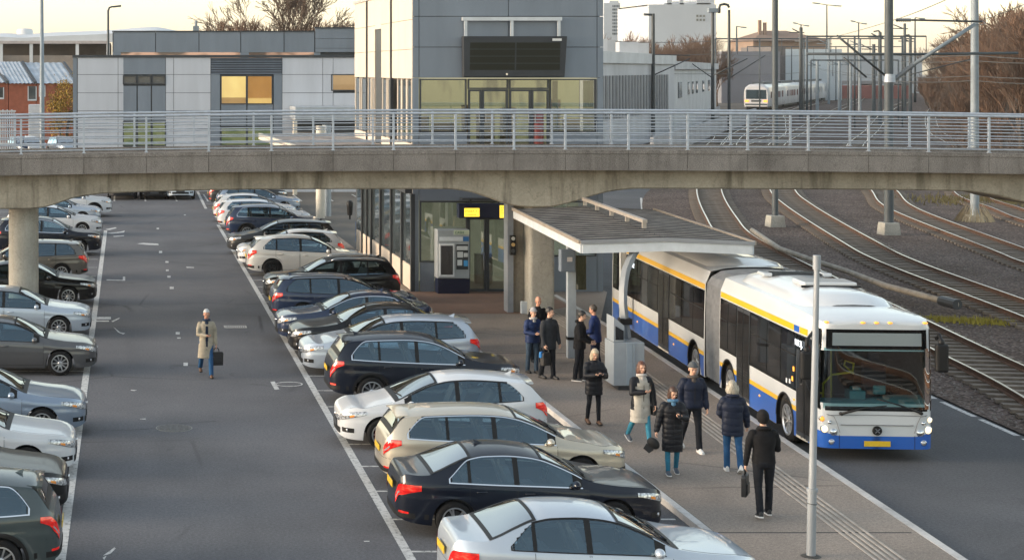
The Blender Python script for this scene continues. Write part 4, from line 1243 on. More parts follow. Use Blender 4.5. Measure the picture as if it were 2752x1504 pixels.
fs_ = Shell(2*BL, 2.5, 13, [(-7,3.04),(4.0,3.04),(5.1,3.015),(5.9,2.97),(6.3,2.92),(6.5,2.88),(6.575,2.85),(6.6,2.815)], [(-7,2.62),(4.5,2.62),(6.2,2.72),(7,2.72)], [(-7,.27),(7,.27)], bfac, .36, .72, (4.8,.72), .56, .48, crown=3.0)
rs_ = Shell(21.4, 2.5, 30, [(-10.7,2.9),(-10.5,3.02),(-10,3.04),(10.7,3.04)], [(-11,2.62),(11,2.62)], [(-11,.27),(11,.27)], bfac, .36, .72, (-.85-8.75+8.75,), .56, .48, crown=3.0)
def bodypart(sh, keep, name, cut=None, dx=0.0):
    m = sh.body(16, 6, 9)
    f2, m2 = [], []
    for f, mi in zip(m.f, m.m):
        c = [sum(m.v[i][q] for i in f)/len(f) for q in range(3)]
        if not keep(c[0]): continue
        if cut and cut(c): continue
        f2.append(f); m2.append(mi)
    m.f, m.m = f2, m2
    bshift(m, dx)
    return m.build(name, [m_bw, m_black], bus, smooth=48, fix=False, weld=True)
cutw = lambda c: c[0] > 6.2 and 1.12 < c[2] < 2.28 and abs(c[1]) < 1.10
bodypart(fs_, lambda x: x > -.02, 'front_body', cutw, -BL)
REAR0, REAR1 = -(6.6+1.3), -18.4             # in bus coordinates: x=0 at the nose
rdx = REAR0-0.0
rs2 = Shell(21.0, 2.5, 30, [(-10.5,2.86),(-10.42,2.96),(-10.2,3.03),(-9.8,3.04),(10.5,3.04)], [(-11,2.62),(11,2.62)], [(-11,.27),(11,.27)], bfac, .36, .72, (-.95,), .56, .48, crown=3.0)
bodypart(rs2, lambda x: x < .02, 'rear_body', None, REAR0)
for x, sg in ((-BL+.005, 1), (REAR0-.005, 1)):
    m = MB(); sh = fs_; prof = []
    for i in range(13): z = .3+(2.62-.3)*i/12; prof.append((x, sh.side(1, z), z))
    m.poly(prof+[(a, -b, c) for a, b, c in prof[::-1]]); m.build('end_bulkhead', m_black, bus)
def bpatch(sh, dx, x0, x1, z0, z1, off, sg, name, mat, par=None, n=None, nz=4):
    n = n or max(2, int(abs(x1-x0)/.25))
    f0 = z0 if callable(z0) else (lambda x: z0)
    f1 = z1 if callable(z1) else (lambda x: z1)
    rows = sh.patch(lin(x0, x1, n), f0, f1, nz, off, sg)
    m = orient2(rows, (0, sg, 0)); bshift(m, dx)
    return m.build(name, mat, par or bus, smooth=True, fix=False)
def arch_clip(sh, z):
    def f(x):
        for c in sh.wheels:
            d = (sh.R+.012)**2-(x-c)**2
            if d > 0: return max(z, sh.zc+sqrt(d))
        return z
    return f
def with_arches(sh, dx, x0, x1, z0, z1, off, sg, name, mat):
    """a band along the side that stops at the wheel arches"""
    xs = sorted(set([round(x, 4) for x in lin(x0, x1, max(2, int(abs(x1-x0)/.2)))]+[round(c+(sh.R+.012)*cos(pi*i/16), 4) for c in sh.wheels for i in range(17) if min(x0,x1) < c+(sh.R+.012)*cos(pi*i/16) < max(x0,x1)]))
    lo = arch_clip(sh, z0)
    rows = sh.patch(xs, lambda x: min(lo(x), z1-.001), lambda x: z1, 4, off, sg)
    m = orient2(rows, (0, sg, 0)); bshift(m, dx)
    return m.build(name, mat, bus, smooth=True, fix=False)
def band_and_windows(sh, dx, x0, x1, doors, sg, wins):
    bpatch(sh, dx, x0, x1, 1.22, 2.44, .004, sg, 'window_band', m_bandglass)
    for a, b in wins:
        w = bpatch(sh, dx, a, b, 1.30, 2.38, .009, sg, 'side_window', m_bandglass2, n=3)
        m = MB()
        for z0, z1 in ((1.95, 1.975),):
            mm = orient2(sh.patch(lin(a, b, 3), lambda x: z0, lambda x: z1, 1, .014, sg), (0, sg, 0)); bshift(mm, dx); mm.build('sash_bar', m_black, w, fix=False)
    with_arches(sh, dx, x0, x1, .275, .80, .004, sg, 'blue_skirt', m_bb)
    with_arches(sh, dx, x0, x1, .80, .90, .0045, sg, 'yellow_stripe', m_by)
    bpatch(sh, dx, x0-.9 if x0 > 5 else x0, x1, 2.47, 2.60, .004, sg, 'roof_stripe', m_by)
    for a, b in doors:
        d = bpatch(sh, dx, a, b, .30, 2.43, .012, sg, 'door', m_dark, n=3)
        h = (a+b)/2
        for p, q in ((a, h), (h, b)):
            g = .045 if q > p else -.045
            bpatch(sh, dx, p+g, q-g, .42, 2.34, .018, sg, 'door_pane', m_bandglass2, d, n=2)
        bpatch(sh, dx, h-.02, h+.02, .32, 2.42, .020, sg, 'door_seal', m_black, d, n=1)
        bpatch(sh, dx, a, b, .275, .325, .014, sg, 'step_edge', m_cream, d, n=2)
    for c in sh.wheels:
        rows = []
        for i in range(21):
            a = pi*i/20
            rows.append([(c+dx+r*cos(a), sg*(sh.side(c, sh.zc+r*sin(a))+.010), max(.28, sh.zc+r*sin(a))) for r in (sh.R-.01, sh.R+.03)])
        orient2(rows, (0, sg, 0)).build('arch_trim', m_black, bus, fix=False)
for sg in (-1, 1):
    dr = ((6.46-.02, 5.52), (2.37, 1.40)) if sg < 0 else ()
    band_and_windows(fs_, -BL, 6.20 if sg < 0 else 6.1, .03, dr, sg, ((5.42,4.55),(4.50,3.62),(3.57,2.45),(1.33,.70),(.66,.1)))
    bpatch(fs_, -BL, 6.05, 5.62, 2.47, 2.60, .005, sg, 'roof_stripe', m_by)
    bpatch(fs_, -BL, 5.62, 5.30, 2.47, 2.60, .005, sg, 'roof_stripe', m_bb)
    dr = ((-3.4+6.6-6.6+.0, -4.5),) if False else (((11.3-7.9)*-1, (12.4-7.9)*-1), ((16.2-7.9)*-1, (17.1-7.9)*-1))
    band_and_windows(rs2, REAR0, -.04, -10.1, dr if sg < 0 else (), sg, ((-.1,-1.0),(-1.05,-2.1),(-2.15,-3.3),(-4.6,-5.7),(-5.75,-6.9),(-6.95,-8.15),(-9.3,-10.0)))
    # side lamps
    for sh, dx, x, z in ((fs_, -BL, 3.1, .66), (fs_, -BL, 5.38, 1.02), (rs2, REAR0, -2.9, .62), (rs2, REAR0, -6.9, .62)):
        m = MB(); y = sh.side(x, z); m.ell((x+dx, sg*(y+.005), z), (.04,.018,.028), 10, 6); m.build('side_lamp', m_amb_on, bus, smooth=True)
# wheels
for x, sh in ((4.8-BL, fs_), (.72-BL, fs_), (REAR0-.95, rs2)):
    for sg in (1, -1):
        if not PROTO.get('buswheel'):
            PROTO['buswheel'] = wheel_meshes(.48, .28, 1)
        t, r, d = PROTO['buswheel']
        wh = add_mesh(t, 'wheel', bus, (x, sg*1.06, .48), 0 if sg > 0 else pi); add_mesh(r, 'rim', wh); add_mesh(d, 'brake_disc', wh)
PROTO.pop('buswheel', None)
# bellows
rows = []
N = 16
for i in range(N+1):
    x = -BL-1.3*i/N
    k = 1.0 if i % 2 else .89
    if i in (0, N): k = .97
    ring = []
    for j in range(30):
        a = pi*j/29
        ring.append((x, cos(a)/abs(cos(a))**.0*0 if False else 1.25*k*math.copysign(abs(cos(a))**.22, cos(a)), 0))
    prof = [(1.22*k,.30),(1.235*k,.9),(1.235*k,1.6),(1.23*k,2.3),(1.20*k,2.62+.02*k),(1.10*k,2.80),(.85*k,2.955-.05*(1-k)*20),(.45*k,3.0-.05*(1-k)*20),(0,3.01-.05*(1-k)*20)]
    rows.append([(x, y, z) for y, z in prof]+[(x, -y, z) for y, z in prof[-2::-1]])
m = MB(); m.grid(rows); m.build('bellows', m_bellow, bus)
# front: screen surround, glass, blind, bumper
def ep(w0, w1, z0, z1, off, name, mat, par=None, n=20, nz=4, smooth=True):
    f0 = z0 if callable(z0) else (lambda w: z0); f1 = z1 if callable(z1) else (lambda w: z1)
    m = orient2(fs_.endpatch(lin(w0, w1, n), 1, f0, f1, nz, off), (1, 0, 0)); bshift(m, -BL)
    return m.build(name, mat, par or bus, smooth=smooth, fix=False)
for a, b in ((-.945,-.875), (.875,.945)): ep(a, b, 1.06, 2.70, .006, 'screen_surround', m_bandglass, n=6)
ep(-.88, .88, 2.29, 2.70, .006, 'screen_surround', m_bandglass); ep(-.88, .88, 1.04, 1.13, .006, 'screen_surround', m_bandglass)
ep(-.72, .72, 2.37, 2.63, .012, 'destination_display', m_screen)
ep(-.90, .90, 1.08, 2.32, .012, 'windscreen', m_wind_bus)
zbl = lambda w: .53+.20*max(0, abs(w)-.62)**1.0*1.6
ep(-.955, .955, .272, zbl, .008, 'bumper', m_bb, n=40)
for w in (-.60, .60): ep(w-.004, w+.004, .275, .55, .012, 'bumper_gap', m_seamc, n=1)
m = MB(); rows = []
for sg in (-1, 1):
    pts = [(.006, sg*1.0, .97), (.014, sg*.86, .93), (.016, sg*.80, .80), (.018, sg*.74, .60)]
    m.tube(pts, .006, 5)
m.tube([(.010, -.98, .95), (.016, 0, .965), (.010, .98, .95)], .006, 5)
m.tube([(.020, -.72, .76), (.026, -.60, .755), (.030, 0, .76), (.026, .60, .755), (.020, .72, .76)], .010, 6)
m.build('front_panel_gap', M('panel_shadow_gap', (.18,.18,.19), .6), bus)
m = MB(); m.box(.022, .034, -.26, .26, .325, .435); pl = m.build('number_plate', M('bus_plate', (.62,.40,.02), .4, 0, .12, 9), bus)
m = MB(); m.lathe([(.095,0),(.095,.02),(.085,.03),(.001,.032)], (.012, 0, .645), 24, 'x', cap=False); em = m.build('emblem', m_black, bus, smooth=40)
m = MB(); m.bar((.048,-.05,.60),(.048,.05,.69), .012, .022); m.bar((.048,.045,.60),(.048,-.045,.69), .012, .022)
m.build('emblem_mark', m_chrome, em)
lamps = [(-1.02,.66,.075,m_lamp_on),(-.86,.60,.062,m_chrome),(-1.06,.86,.055,m_amb_on),(-.93,.80,.035,m_chrome),
         (1.02,.66,.075,m_lamp_on),(.86,.60,.062,m_chrome),(1.06,.86,.055,m_lamp_on),(.93,.80,.035,m_chrome),(-.90,.40,.05,m_fog),(.93,.40,.05,m_fog)]
for y, z, r, mt in lamps:
    wf = abs(y)/1.25; x = fs_.xof(min(.97, wf), 1)-BL
    m = MB(); m.lathe([(r*1.18,-.03),(r*1.18,.012),(r*1.02,.018)], (x, y, z), 20, 'x', cap=False); h = m.build('headlight', m_chrome, bus, smooth=40)
    m = MB(); m.lathe([(r*1.02,.004),(r*.7,.022),(r*.3,.030),(.001,.032)], (x, y, z), 20, 'x', cap=False); m.build('lens', mt, h, smooth=True)
for y in (-.98, -.27, 0, .27, .98):
    x = 0.0-.035; m = MB(); m.ell((-.02 if abs(y) < .5 else -.06, y, 2.835), (.05,.055,.026), 10, 6); m.build('marker_lamp', m_amb_on, bus, smooth=True)
for y0, y1, z1 in ((-.72, .18, 1.16), (.86, -.02, 1.30)):
    m = MB(); m.tube([(.055, y0, .99 if y0 < 0 else 1.02), (.075, (y0+y1)/2, (1.06+z1)/2), (.045, y1, z1)], [.028,.018,.012], 6); m.tube([(.0,y0,.985 if y0 < 0 else 1.015),(.07,y0,.985 if y0 < 0 else 1.015)], .035, 8)
    m.build('wiper', m_black, bus, smooth=True)
for sg, z in ((-1, 2.02), (1, 2.2)):
    m = MB(); yy = -1.46 if sg < 0 else 1.20
    m.tube([(-.05, sg*1.2, 2.52), (.10, (sg*1.2+yy)/2, 2.62), (.20, yy, 2.50), (.20, yy, z+.25)], .035, 8); m.ell((.20, yy, z+.28), (.05,.06,.08), 10, 7)
    ar = m.build('mirror_arm', m_black, bus, smooth=True)
    m = MB(); m.box(.12, .28, yy-.125, yy+.125, z-.32, z+.26); m.build('mirror', m_black, ar, bevel=.05)
# interior seen through the windscreen
m_in = M('bus_interior', (.020,.021,.023), .8); m_teal = M('dash_teal', (.05,.16,.18), .5, 0, .2, 3); m_rail = M('yellow_handrail', (.75,.50,.02), .4)
m = MB(); m.box(-4.5,-4.4,-1.18,1.18,.4,2.6); m.box(-4.4,-.2,-1.1,1.1,.40,.42); m.box(-4.4,-.32,-1.17,-1.14,.42,2.6); m.box(-4.4,-.32,1.14,1.17,.42,2.6); m.box(-4.4,-.12,-1.0,1.0,2.56,2.58); m.build('cabin_lining', m_in, bus)
m = MB(); m.grid([[(-.10-.0, y, 1.06), (-.22, y, 1.17), (-.55, y, 1.20+.08*max(0, min(1, (y-.0)*2))), (-.85, y, 1.12), (-.85, y, .5)] for y in lin(-1.08, 1.08, 16)]); m.build('dashboard', m_teal, bus, smooth=True)
m = MB(); m.tube([(-.78+.10*sin(2*pi*i/20), .55+.22*cos(2*pi*i/20), 1.36+.13*sin(2*pi*i/20)) for i in range(20)], .016, 6, closed=True); m.bar((-.78,.33,1.36),(-.78,.77,1.36),.03,.02); m.bar((-.78,.55,1.36),(-.62,.55,1.15),.05,.05); m.build('steering_wheel', m_black, bus)
m = MB(); m.tube([(-1.3,-.62,.45),(-1.3,-.62,1.35),(-1.25,-.45,1.55),(-1.2,-.05,1.62)], .024, 8); m.tube([(-1.6,-.35,.45),(-1.6,-.35,2.3)], .022, 8); m.tube([(-1.2,-.05,1.62),(-1.2,-.02,1.80),(-1.2,-.20,1.86),(-1.2,-.22,1.76),(-1.2,-.02,1.58)], .022, 8); m.tube([(-1.1,-1.05,.45),(-1.1,-1.05,1.45)], .022, 8); m.tube([(-1.3,-1.0,1.15),(-1.3,-.62,1.15)], .022, 8); m.build('handrail', m_rail, bus, smooth=True)
m = MB(); m.box(-1.75,-1.35,.35,.85,.5,1.05); m.box(-1.85,-1.72,.35,.85,1.0,1.75); m.box(-1.82,-1.74,.47,.73,1.75,1.95); m.build('driver_seat', M('seat_blue', (.02,.03,.06), .8), bus, bevel=.04)
m = MB(); m.box(-.75,-.45,-.38,-.05,1.18,1.36); m.box(-.70,-.50,-.30,-.12,1.36,1.42); m.build('ticket_reader', m_teal, bus, bevel=.02)
m = MB(); m.box(-.5,-.42,.10,.34,1.30,1.48); m.build('dash_screen', m_teal, bus, bevel=.02)
# roof equipment
def pod(x0, x1, yw, h, name, fr):
    m = MB(); rows = []
    for i in range(13):
        t = i/12; x = x0+(x1-x0)*t
        e = min(1, t/fr, (1-t)/.08); e = sqrt(max(0, 1-(1-e)**2))
        hh = h*e; yy = yw*(.90+.10*e)
        base = 3.04-.06
        zt_ = 2.93+(h+.0)*e
        rows.append([(x,-yy-.06,2.80),(x,-yy-.03,2.86),(x,-yy+.05,2.90+hh*.55),(x,-yy+.20,2.95+hh*.92),(x,-yy*.4,3.02+hh),(x,0,3.03+hh),(x,yy*.4,3.02+hh),(x,yy-.20,2.95+hh*.92),(x,yy-.05,2.90+hh*.55),(x,yy+.03,2.86),(x,yy+.06,2.80)])
    m.grid(rows); return m.build(name, m_bw, bus, smooth=35)
pod(-1.25, -6.1, 1.0, .20, 'roof_fairing', .20)
pod(-8.2, -14.8, 1.0, .13, 'roof_fairing', .06); pod(-15.2, -17.6, 1.0, .13, 'roof_fairing', .1)
m = MB(); m.box(-3.55,-2.75,-.52,.62,3.20,3.31); hb = m.build('roof_hatch', m_bw, bus, bevel=.03)
m = MB(); m.box(-2.72,-2.67,-.60,.66,3.20,3.25); m.build('hatch_seal', m_black, hb)
m = MB(); m.box(-5.2,-4.75,-.55,.55,3.215,3.25); vent = m.build('roof_vent', m_dark, bus)
m = MB()
for i in range(6): m.box(-5.18+.07*i,-5.14+.07*i,-.53,.53,3.25,3.265)
m.build('vent_slat', m_black, vent)
m = MB(); m.box(-5.2,-4.75,-.78,-.57,3.19,3.27); m.box(-5.2,-4.75,.57,.78,3.19,3.27); m.build('vent_cover', m_bw, bus, bevel=.02)
m_led = M('led_text', (.8,.85,.95), .4, 0, 0, emit=(.8,.9,1), es=.7)
def bus_text(s, x, z, size, sx_=1.0):
    o = text(s, (0,0,0), size, m_led, None); o.parent = bus
    o.rotation_euler = (pi/2, 0, 0); o.location = (x, -1.262, z); o.scale = (sx_,1,1); o.matrix_parent_inverse = Matrix.Identity(4)
bpatch(fs_, -BL, 6.28, 5.45, 2.12, 2.42, .024, -1, 'side_display', m_bandglass)
bus_text('Mil 3J.', -1.12, 2.2, .19)
bpatch(rs2, REAR0, -6.95, -8.2, 2.05, 2.40, .024, -1, 'side_display', m_bandglass)
bus_text('IER WAR?', -7.9-8.15, 2.14, .20, 1.05)
for x, z, c in ((5.35,1.40,m_amb_on),(5.2,1.32,m_white_paint),(5.0,1.30,m_white_paint),(5.42,1.62,m_amb_on)):
    bpatch(fs_, -BL, x, x-.09, z, z+.10, .018, -1, 'sticker', c, n=1, nz=1)

# ================================================================== BUS SHELTER
ax = Vector((.066, 1, 0)).normalized(); bx_ = Vector((ax.y, -ax.x, 0))
so_ = Vector((11.73, 42.3, 0))
sh_rz = -math.atan2(.066, 1)
shel = empty('bus_shelter', so_, sh_rz, 'grey ribbed shelter roof with white fascia over the bus platform', 'shelter')
SW, SL, SZ = 4.2, 10.0, 3.35
def rz_(x): return SZ+.29+.09*(1-abs(x-SW/2)/(SW/2))-.0
m = MB()
m.grid([[(x, y, rz_(x)) for x in (-.02, SW/2, SW+.02)] for y in lin(-.04, SL, 10)], flip=True)
m_roofs = M('ribbed_roof', (.040,.040,.043), .9, 0, .3, 1.5, stretch=(1,.4,1), spec=.04)
m.build('roof_sheet', m_roofs, shel)
m = MB(); m.grid([[(x, y, rz_(x)-.05) for x in (-.02, SW/2, SW+.02)] for y in lin(-.04, SL, 10)]); m.build('bounce_soffit', M('soffit_bounce_white', (.75,.75,.74), .7), shel)  # white underside added to bounce light onto the bus roof
m = MB(); y = .2
while y < SL-.1:
    for x0, x1 in ((.0, SW/2-.01), (SW/2+.01, SW)):
        m.add([(x0,y-.075,rz_(x0)-.002),(x1,y-.075,rz_(x1)-.002),(x1,y+.075,rz_(x1)-.002),(x0,y+.075,rz_(x0)-.002),(x0,y,rz_(x0)+.020),(x1,y,rz_(x1)+.020)], [(0,1,5,4),(3,4,5,2),(0,4,3),(1,2,5)])
    y += .52
m.build('roof_ribs', M('rib_metal', (.17,.155,.14), .9, 0, .35, spec=.04), shel)
m_trim = M('roof_edge', (.27,.28,.30), .45, .5, .1)
m_tan = M('edge_flashing', (.34,.29,.24), .5, .4, .15)
def fas(p, q, zf, h0, h1, th, name, mat):
    m = MB(); p, q = Vector(p), Vector(q); d = (q-p).normalized(); n = Vector((d.y, -d.x, 0))*th
    z0, z1 = zf
    m.add([p+Vector((0,0,z0+h0)), q+Vector((0,0,z1+h0)), q+Vector((0,0,z1+h1)), p+Vector((0,0,z0+h1)), p+n+Vector((0,0,z0+h0)), q+n+Vector((0,0,z1+h0)), q+n+Vector((0,0,z1+h1)), p+n+Vector((0,0,z0+h1))],
          [(0,1,2,3),(7,6,5,4),(0,4,5,1),(1,5,6,2),(2,6,7,3),(3,7,4,0)]); return m.build(name, mat, shel)
fas((0,-.02,0),(SW/2,-.02,0),(SZ,SZ+.07), 0, .235, .05, 'fascia', m_white_paint); fas((SW/2,-.02,0),(SW,-.02,0),(SZ+.07,SZ), 0, .235, .05, 'fascia', m_white_paint)
fas((-.05,-.06,0),(SW/2,-.06,0),(SZ,SZ+.08), .238, .325, .05, 'edge_strip', m_trim); fas((SW/2,-.06,0),(SW+.05,-.06,0),(SZ+.08,SZ), .238, .325, .05, 'edge_strip', m_trim)
fas((0,SL,0),(0,-.02,0),(SZ,SZ), 0, .235, .05, 'fascia', m_white_paint); fas((-.04,SL,0),(-.04,-.06,0),(SZ,SZ), .238, .33, .06, 'edge_strip', m_tan)
fas((SW,-.02,0),(SW,SL,0),(SZ,SZ), 0, .235, .05, 'fascia', m_white_paint); fas((SW+.04,-.06,0),(SW+.04,SL,0),(SZ,SZ), .238, .33, .06, 'edge_strip', m_tan)
m = MB(); m.bar((SW/2,2.2,SZ+.62),(SW/2,SL-.1,SZ+.62), .12, .09)
for y in (2.3, 4.2, 6.1, 8, 9.7): m.bar((SW/2,y,SZ+.43),(SW/2,y,SZ+.60), .10, .10)
m.build('ridge_duct', M('duct_metal', (.38,.34,.30), .5, .3), shel)
def sl(X, Y):
    d = Vector((X, Y, 0))-so_; return d.dot(bx_), d.dot(ax)
m_postgrey = M('post_grey', (.30,.335,.37), .45, .2, .08, 3)
px, py = sl(12.37, 45.7)
m = MB(); m.box(px-.115,px+.115,py-.115,py+.115,.12,SZ+.25); pp = m.build('post', m_postgrey, shel, bevel=.01)
m = MB(); m.box(px-.125,px+.125,py-.125,py+.125,.62,.70); m.build('post_band', m_black, pp)
m_mastl_ = M('post_pale', (.40,.43,.46), .5)
px, py = sl(14.9, 49.4)
m = MB(); m.box(px-.085,px+.085,py-.085,py+.085,.12,SZ+.25); m.build('post', m_mastl_, shel, bevel=.01)
px, py = sl(12.62, 41.35)
m = MB(); pts = []
for z, dx, dy in ((1.3,.02,.25),(1.75,-.03,.3),(2.15,-.06,.35),(2.45,-.05,.4),(2.72,.0,.5),(2.95,.08,.65),(3.15,.20,.8),(3.32,.34,1.0),(3.45,.48,1.2)): pts.append((px+dx, py+dy, z))
m.tube(pts, [.105]*9, 4); m.build('curved_post', M('post_dull', (.20,.22,.24), .5), shel, smooth=35)
m = MB(); m.box(px-.17,px+.12,py+.15,py+.45,1.66,1.80); m.build('post_band', m_black, shel)
cab = empty('platform_cabinet', (12.55, 41.2, .12), 0, 'grey steel cabinet at the foot of the curved shelter post', 'cabinet')
m = MB(); m.box(12.14,12.90,41.0,41.75,.24,1.30); child(m, 'body', m_postgrey, cab, bevel=.012)
m = MB(); m.box(12.46,12.60,40.985,41.0,.26,1.29); m.box(12.62,12.66,40.98,41.0,.26,1.29); child(m, 'door_strip', M('strip_grey', (.25,.30,.35), .4), cab)
m = MB(); m.box(12.28,12.78,41.08,41.65,.12,.24); child(m, 'plinth', m_dark, cab)
m = MB(); m.prism([(12.16,41.05,1.31),(12.16,41.05,1.92),(12.42,41.05,1.70),(12.42,41.05,1.31)], (0,.6,0)); child(m, 'hood', m_postgrey, cab)
m = MB(); m.prism([(12.20,41.045,1.36),(12.20,41.045,1.70),(12.40,41.045,1.58),(12.40,41.045,1.36)], (0,-.01,0)); child(m, 'glass', m_bandglass2, cab)
ib = empty('info_box', (12.25, 45.4, 2.9), 0, 'small grey box with a sticker fixed high on the shelter post', 'info box')
c = at(1427, 655, 45.4)
m = MB(); m.box(c.x-.20,c.x+.20,45.3,45.56,c.z-.30,c.z+.30); child(m, 'housing', M('box_slate', (.13,.155,.19), .45), ib, bevel=.02)
m = MB(); m.box(c.x-.03,c.x+.11,45.29,45.302,c.z-.02,c.z+.10); child(m, 'sticker', M('sticker_pale', (.55,.50,.48), .6), ib)
c = at(1462, 690, 45.5)
m = MB(); m.box(c.x-.14,c.x+.14,45.5,45.53,c.z-.42,c.z+.52)
tag(m.build('hanging_screen', pane('tinted_panel', (.62,.56,.38), .08), bevel=.01), 'tall tinted see through panel hanging beside the shelter post', 'screen')

m_pole = M('zinc_pole', (.27,.29,.315), .55, .25, .2, 4, stretch=(1,1,.2))
# lamp post in the foreground and the pipe on the ballast
g = gnd(2040, 1398, .12)
lp = empty('metal_post', (g.x, g.y, .12), 0, 'tall grey galvanised post standing on the platform before the bus front', 'post')
m = MB(); m.tube([(g.x,g.y,.12),(g.x+.02,g.y,1.2)], [.072,.070], 20); child(m, 'lower_tube', m_pole, lp, smooth=40)
m = MB(); m.tube([(g.x+.021,g.y,1.2),(g.x+.095,g.y,4.78)], [.060,.042], 20); child(m, 'upper_tube', m_pole, lp, smooth=40)
m = MB(); m.tube([(g.x+.02,g.y,1.17),(g.x+.021,g.y,1.22)], [.088,.088], 20); child(m, 'collar', m_pole, lp, smooth=40)
m = MB(); m.tube([(g.x+.095,g.y,4.76),(g.x+.096,g.y,4.99)], [.062,.062], 20); child(m, 'cap', m_pole, lp, smooth=40)
m = MB(); m.tube([(g.x+.015,g.y,.97),(g.x+.016,g.y,.98)], [.079,.079], 20); child(m, 'joint', m_dark, lp, smooth=40)
m = MB(); m.lathe([(.16,0),(.13,.015),(.08,.02)], (g.x,g.y,.12), 20); child(m, 'base_plate', m_iron, lp)
pts = [gnd(u, v, .25)+Vector((0,0,.12)) for u, v in ((1892,585),(1960,632),(2050,664),(2130,690),(2230,728),(2320,752),(2405,775))]
m = MB(); m.tube(pts, .11, 8); pp = empty('drain_pipe', pts[0], 0, 'long weathered pipe lying on the ballast between bus and track', 'pipe')
child(m, 'pipe_wall', M('pipe_grey', (.27,.24,.20), .7, .1, .3, 2), pp, smooth=True)
m = MB(); m.tube([pts[-1]-(pts[-1]-pts[-2]).normalized()*.9, pts[-1]+Vector((.05,0,0))], .17, 10); child(m, 'end_sleeve', m_dark, pp, smooth=30)
# ================================================================== PEOPLE
def skinmat(name, c): return M(name, c, .55, 0, .08, 14, spec=.4)
m_skin = skinmat('skin_fair', (.56,.33,.235)); m_skin2 = skinmat('skin_ruddy', (.46,.235,.16))
m_eye = M('eye_dark', (.03,.022,.018), .3, 0, 0); m_lip = M('lips', (.36,.12,.10), .5, 0, 0); m_sole = M('shoe_sole', (.62,.61,.60), .7)
def cloth(name, c, bump=.25, bs=160, rough=.85, var=.22): return M(name, tuple(x*.8 for x in c), rough, 0, var, 6, bump, bs, spec=.2)
def hairmat(name, c):
    t = NT(name); n = t.noise(16, 4, .6, t.map((5,5,.8)))
    t.set(Base_Color=t.ramp(n, [(.3, tuple(x*.45 for x in c)), (.7, tuple(min(1, x*1.35) for x in c))]), Roughness=.5); t.bump(n, .5, .01); return t.m
def solid(m, voxel, smooth=2, fn=None, name='tmp'):
    """merge overlapping closed shapes into one continuous surface"""
    me = m.mesh(name, [m_skin]); o = bpy.data.objects.new(name, me); COL.objects.link(o)
    r = o.modifiers.new('r', 'REMESH'); r.mode = 'VOXEL'; r.voxel_size = voxel
    if smooth:
        q = o.modifiers.new('s', 'SMOOTH'); q.iterations = smooth; q.factor = .5
    dg = bpy.context.evaluated_depsgraph_get()
    out = bpy.data.meshes.new_from_object(o.evaluated_get(dg))
    bpy.data.objects.remove(o); bpy.data.meshes.remove(me)
    if fn:
        ns = [v.normal.copy() for v in out.vertices]
        for v, n in zip(out.vertices, ns):
            v.co = v.co+n*fn(v.co, n)
    out.polygons.foreach_set('use_smooth', [True]*len(out.polygons))
    return out
def V(l, f, z): return Vector((l, -f, z))
def ringloft(m, rings, n=20, e=.85):
    rows = []
    for c, rx, ry in rings:
        rows.append([c+Vector((rx*math.copysign(abs(cos(2*pi*j/n))**e, cos(2*pi*j/n)), ry*math.copysign(abs(sin(2*pi*j/n))**e, sin(2*pi*j/n)), 0)) for j in range(n)])
    m.grid(rows, closed=True)
    k = len(m.v)-len(rows)*n
    m.f.append([k+j for j in range(n)][::-1]); m.m.append(0); m.f.append([k+(len(rows)-1)*n+j for j in range(n)]); m.m.append(0)
def limb(m, pts, rad, n=12):
    m.tube(pts, rad, n)
    for p, r in zip(pts, rad): m.ell(p, (r, r, r), 12, 8)
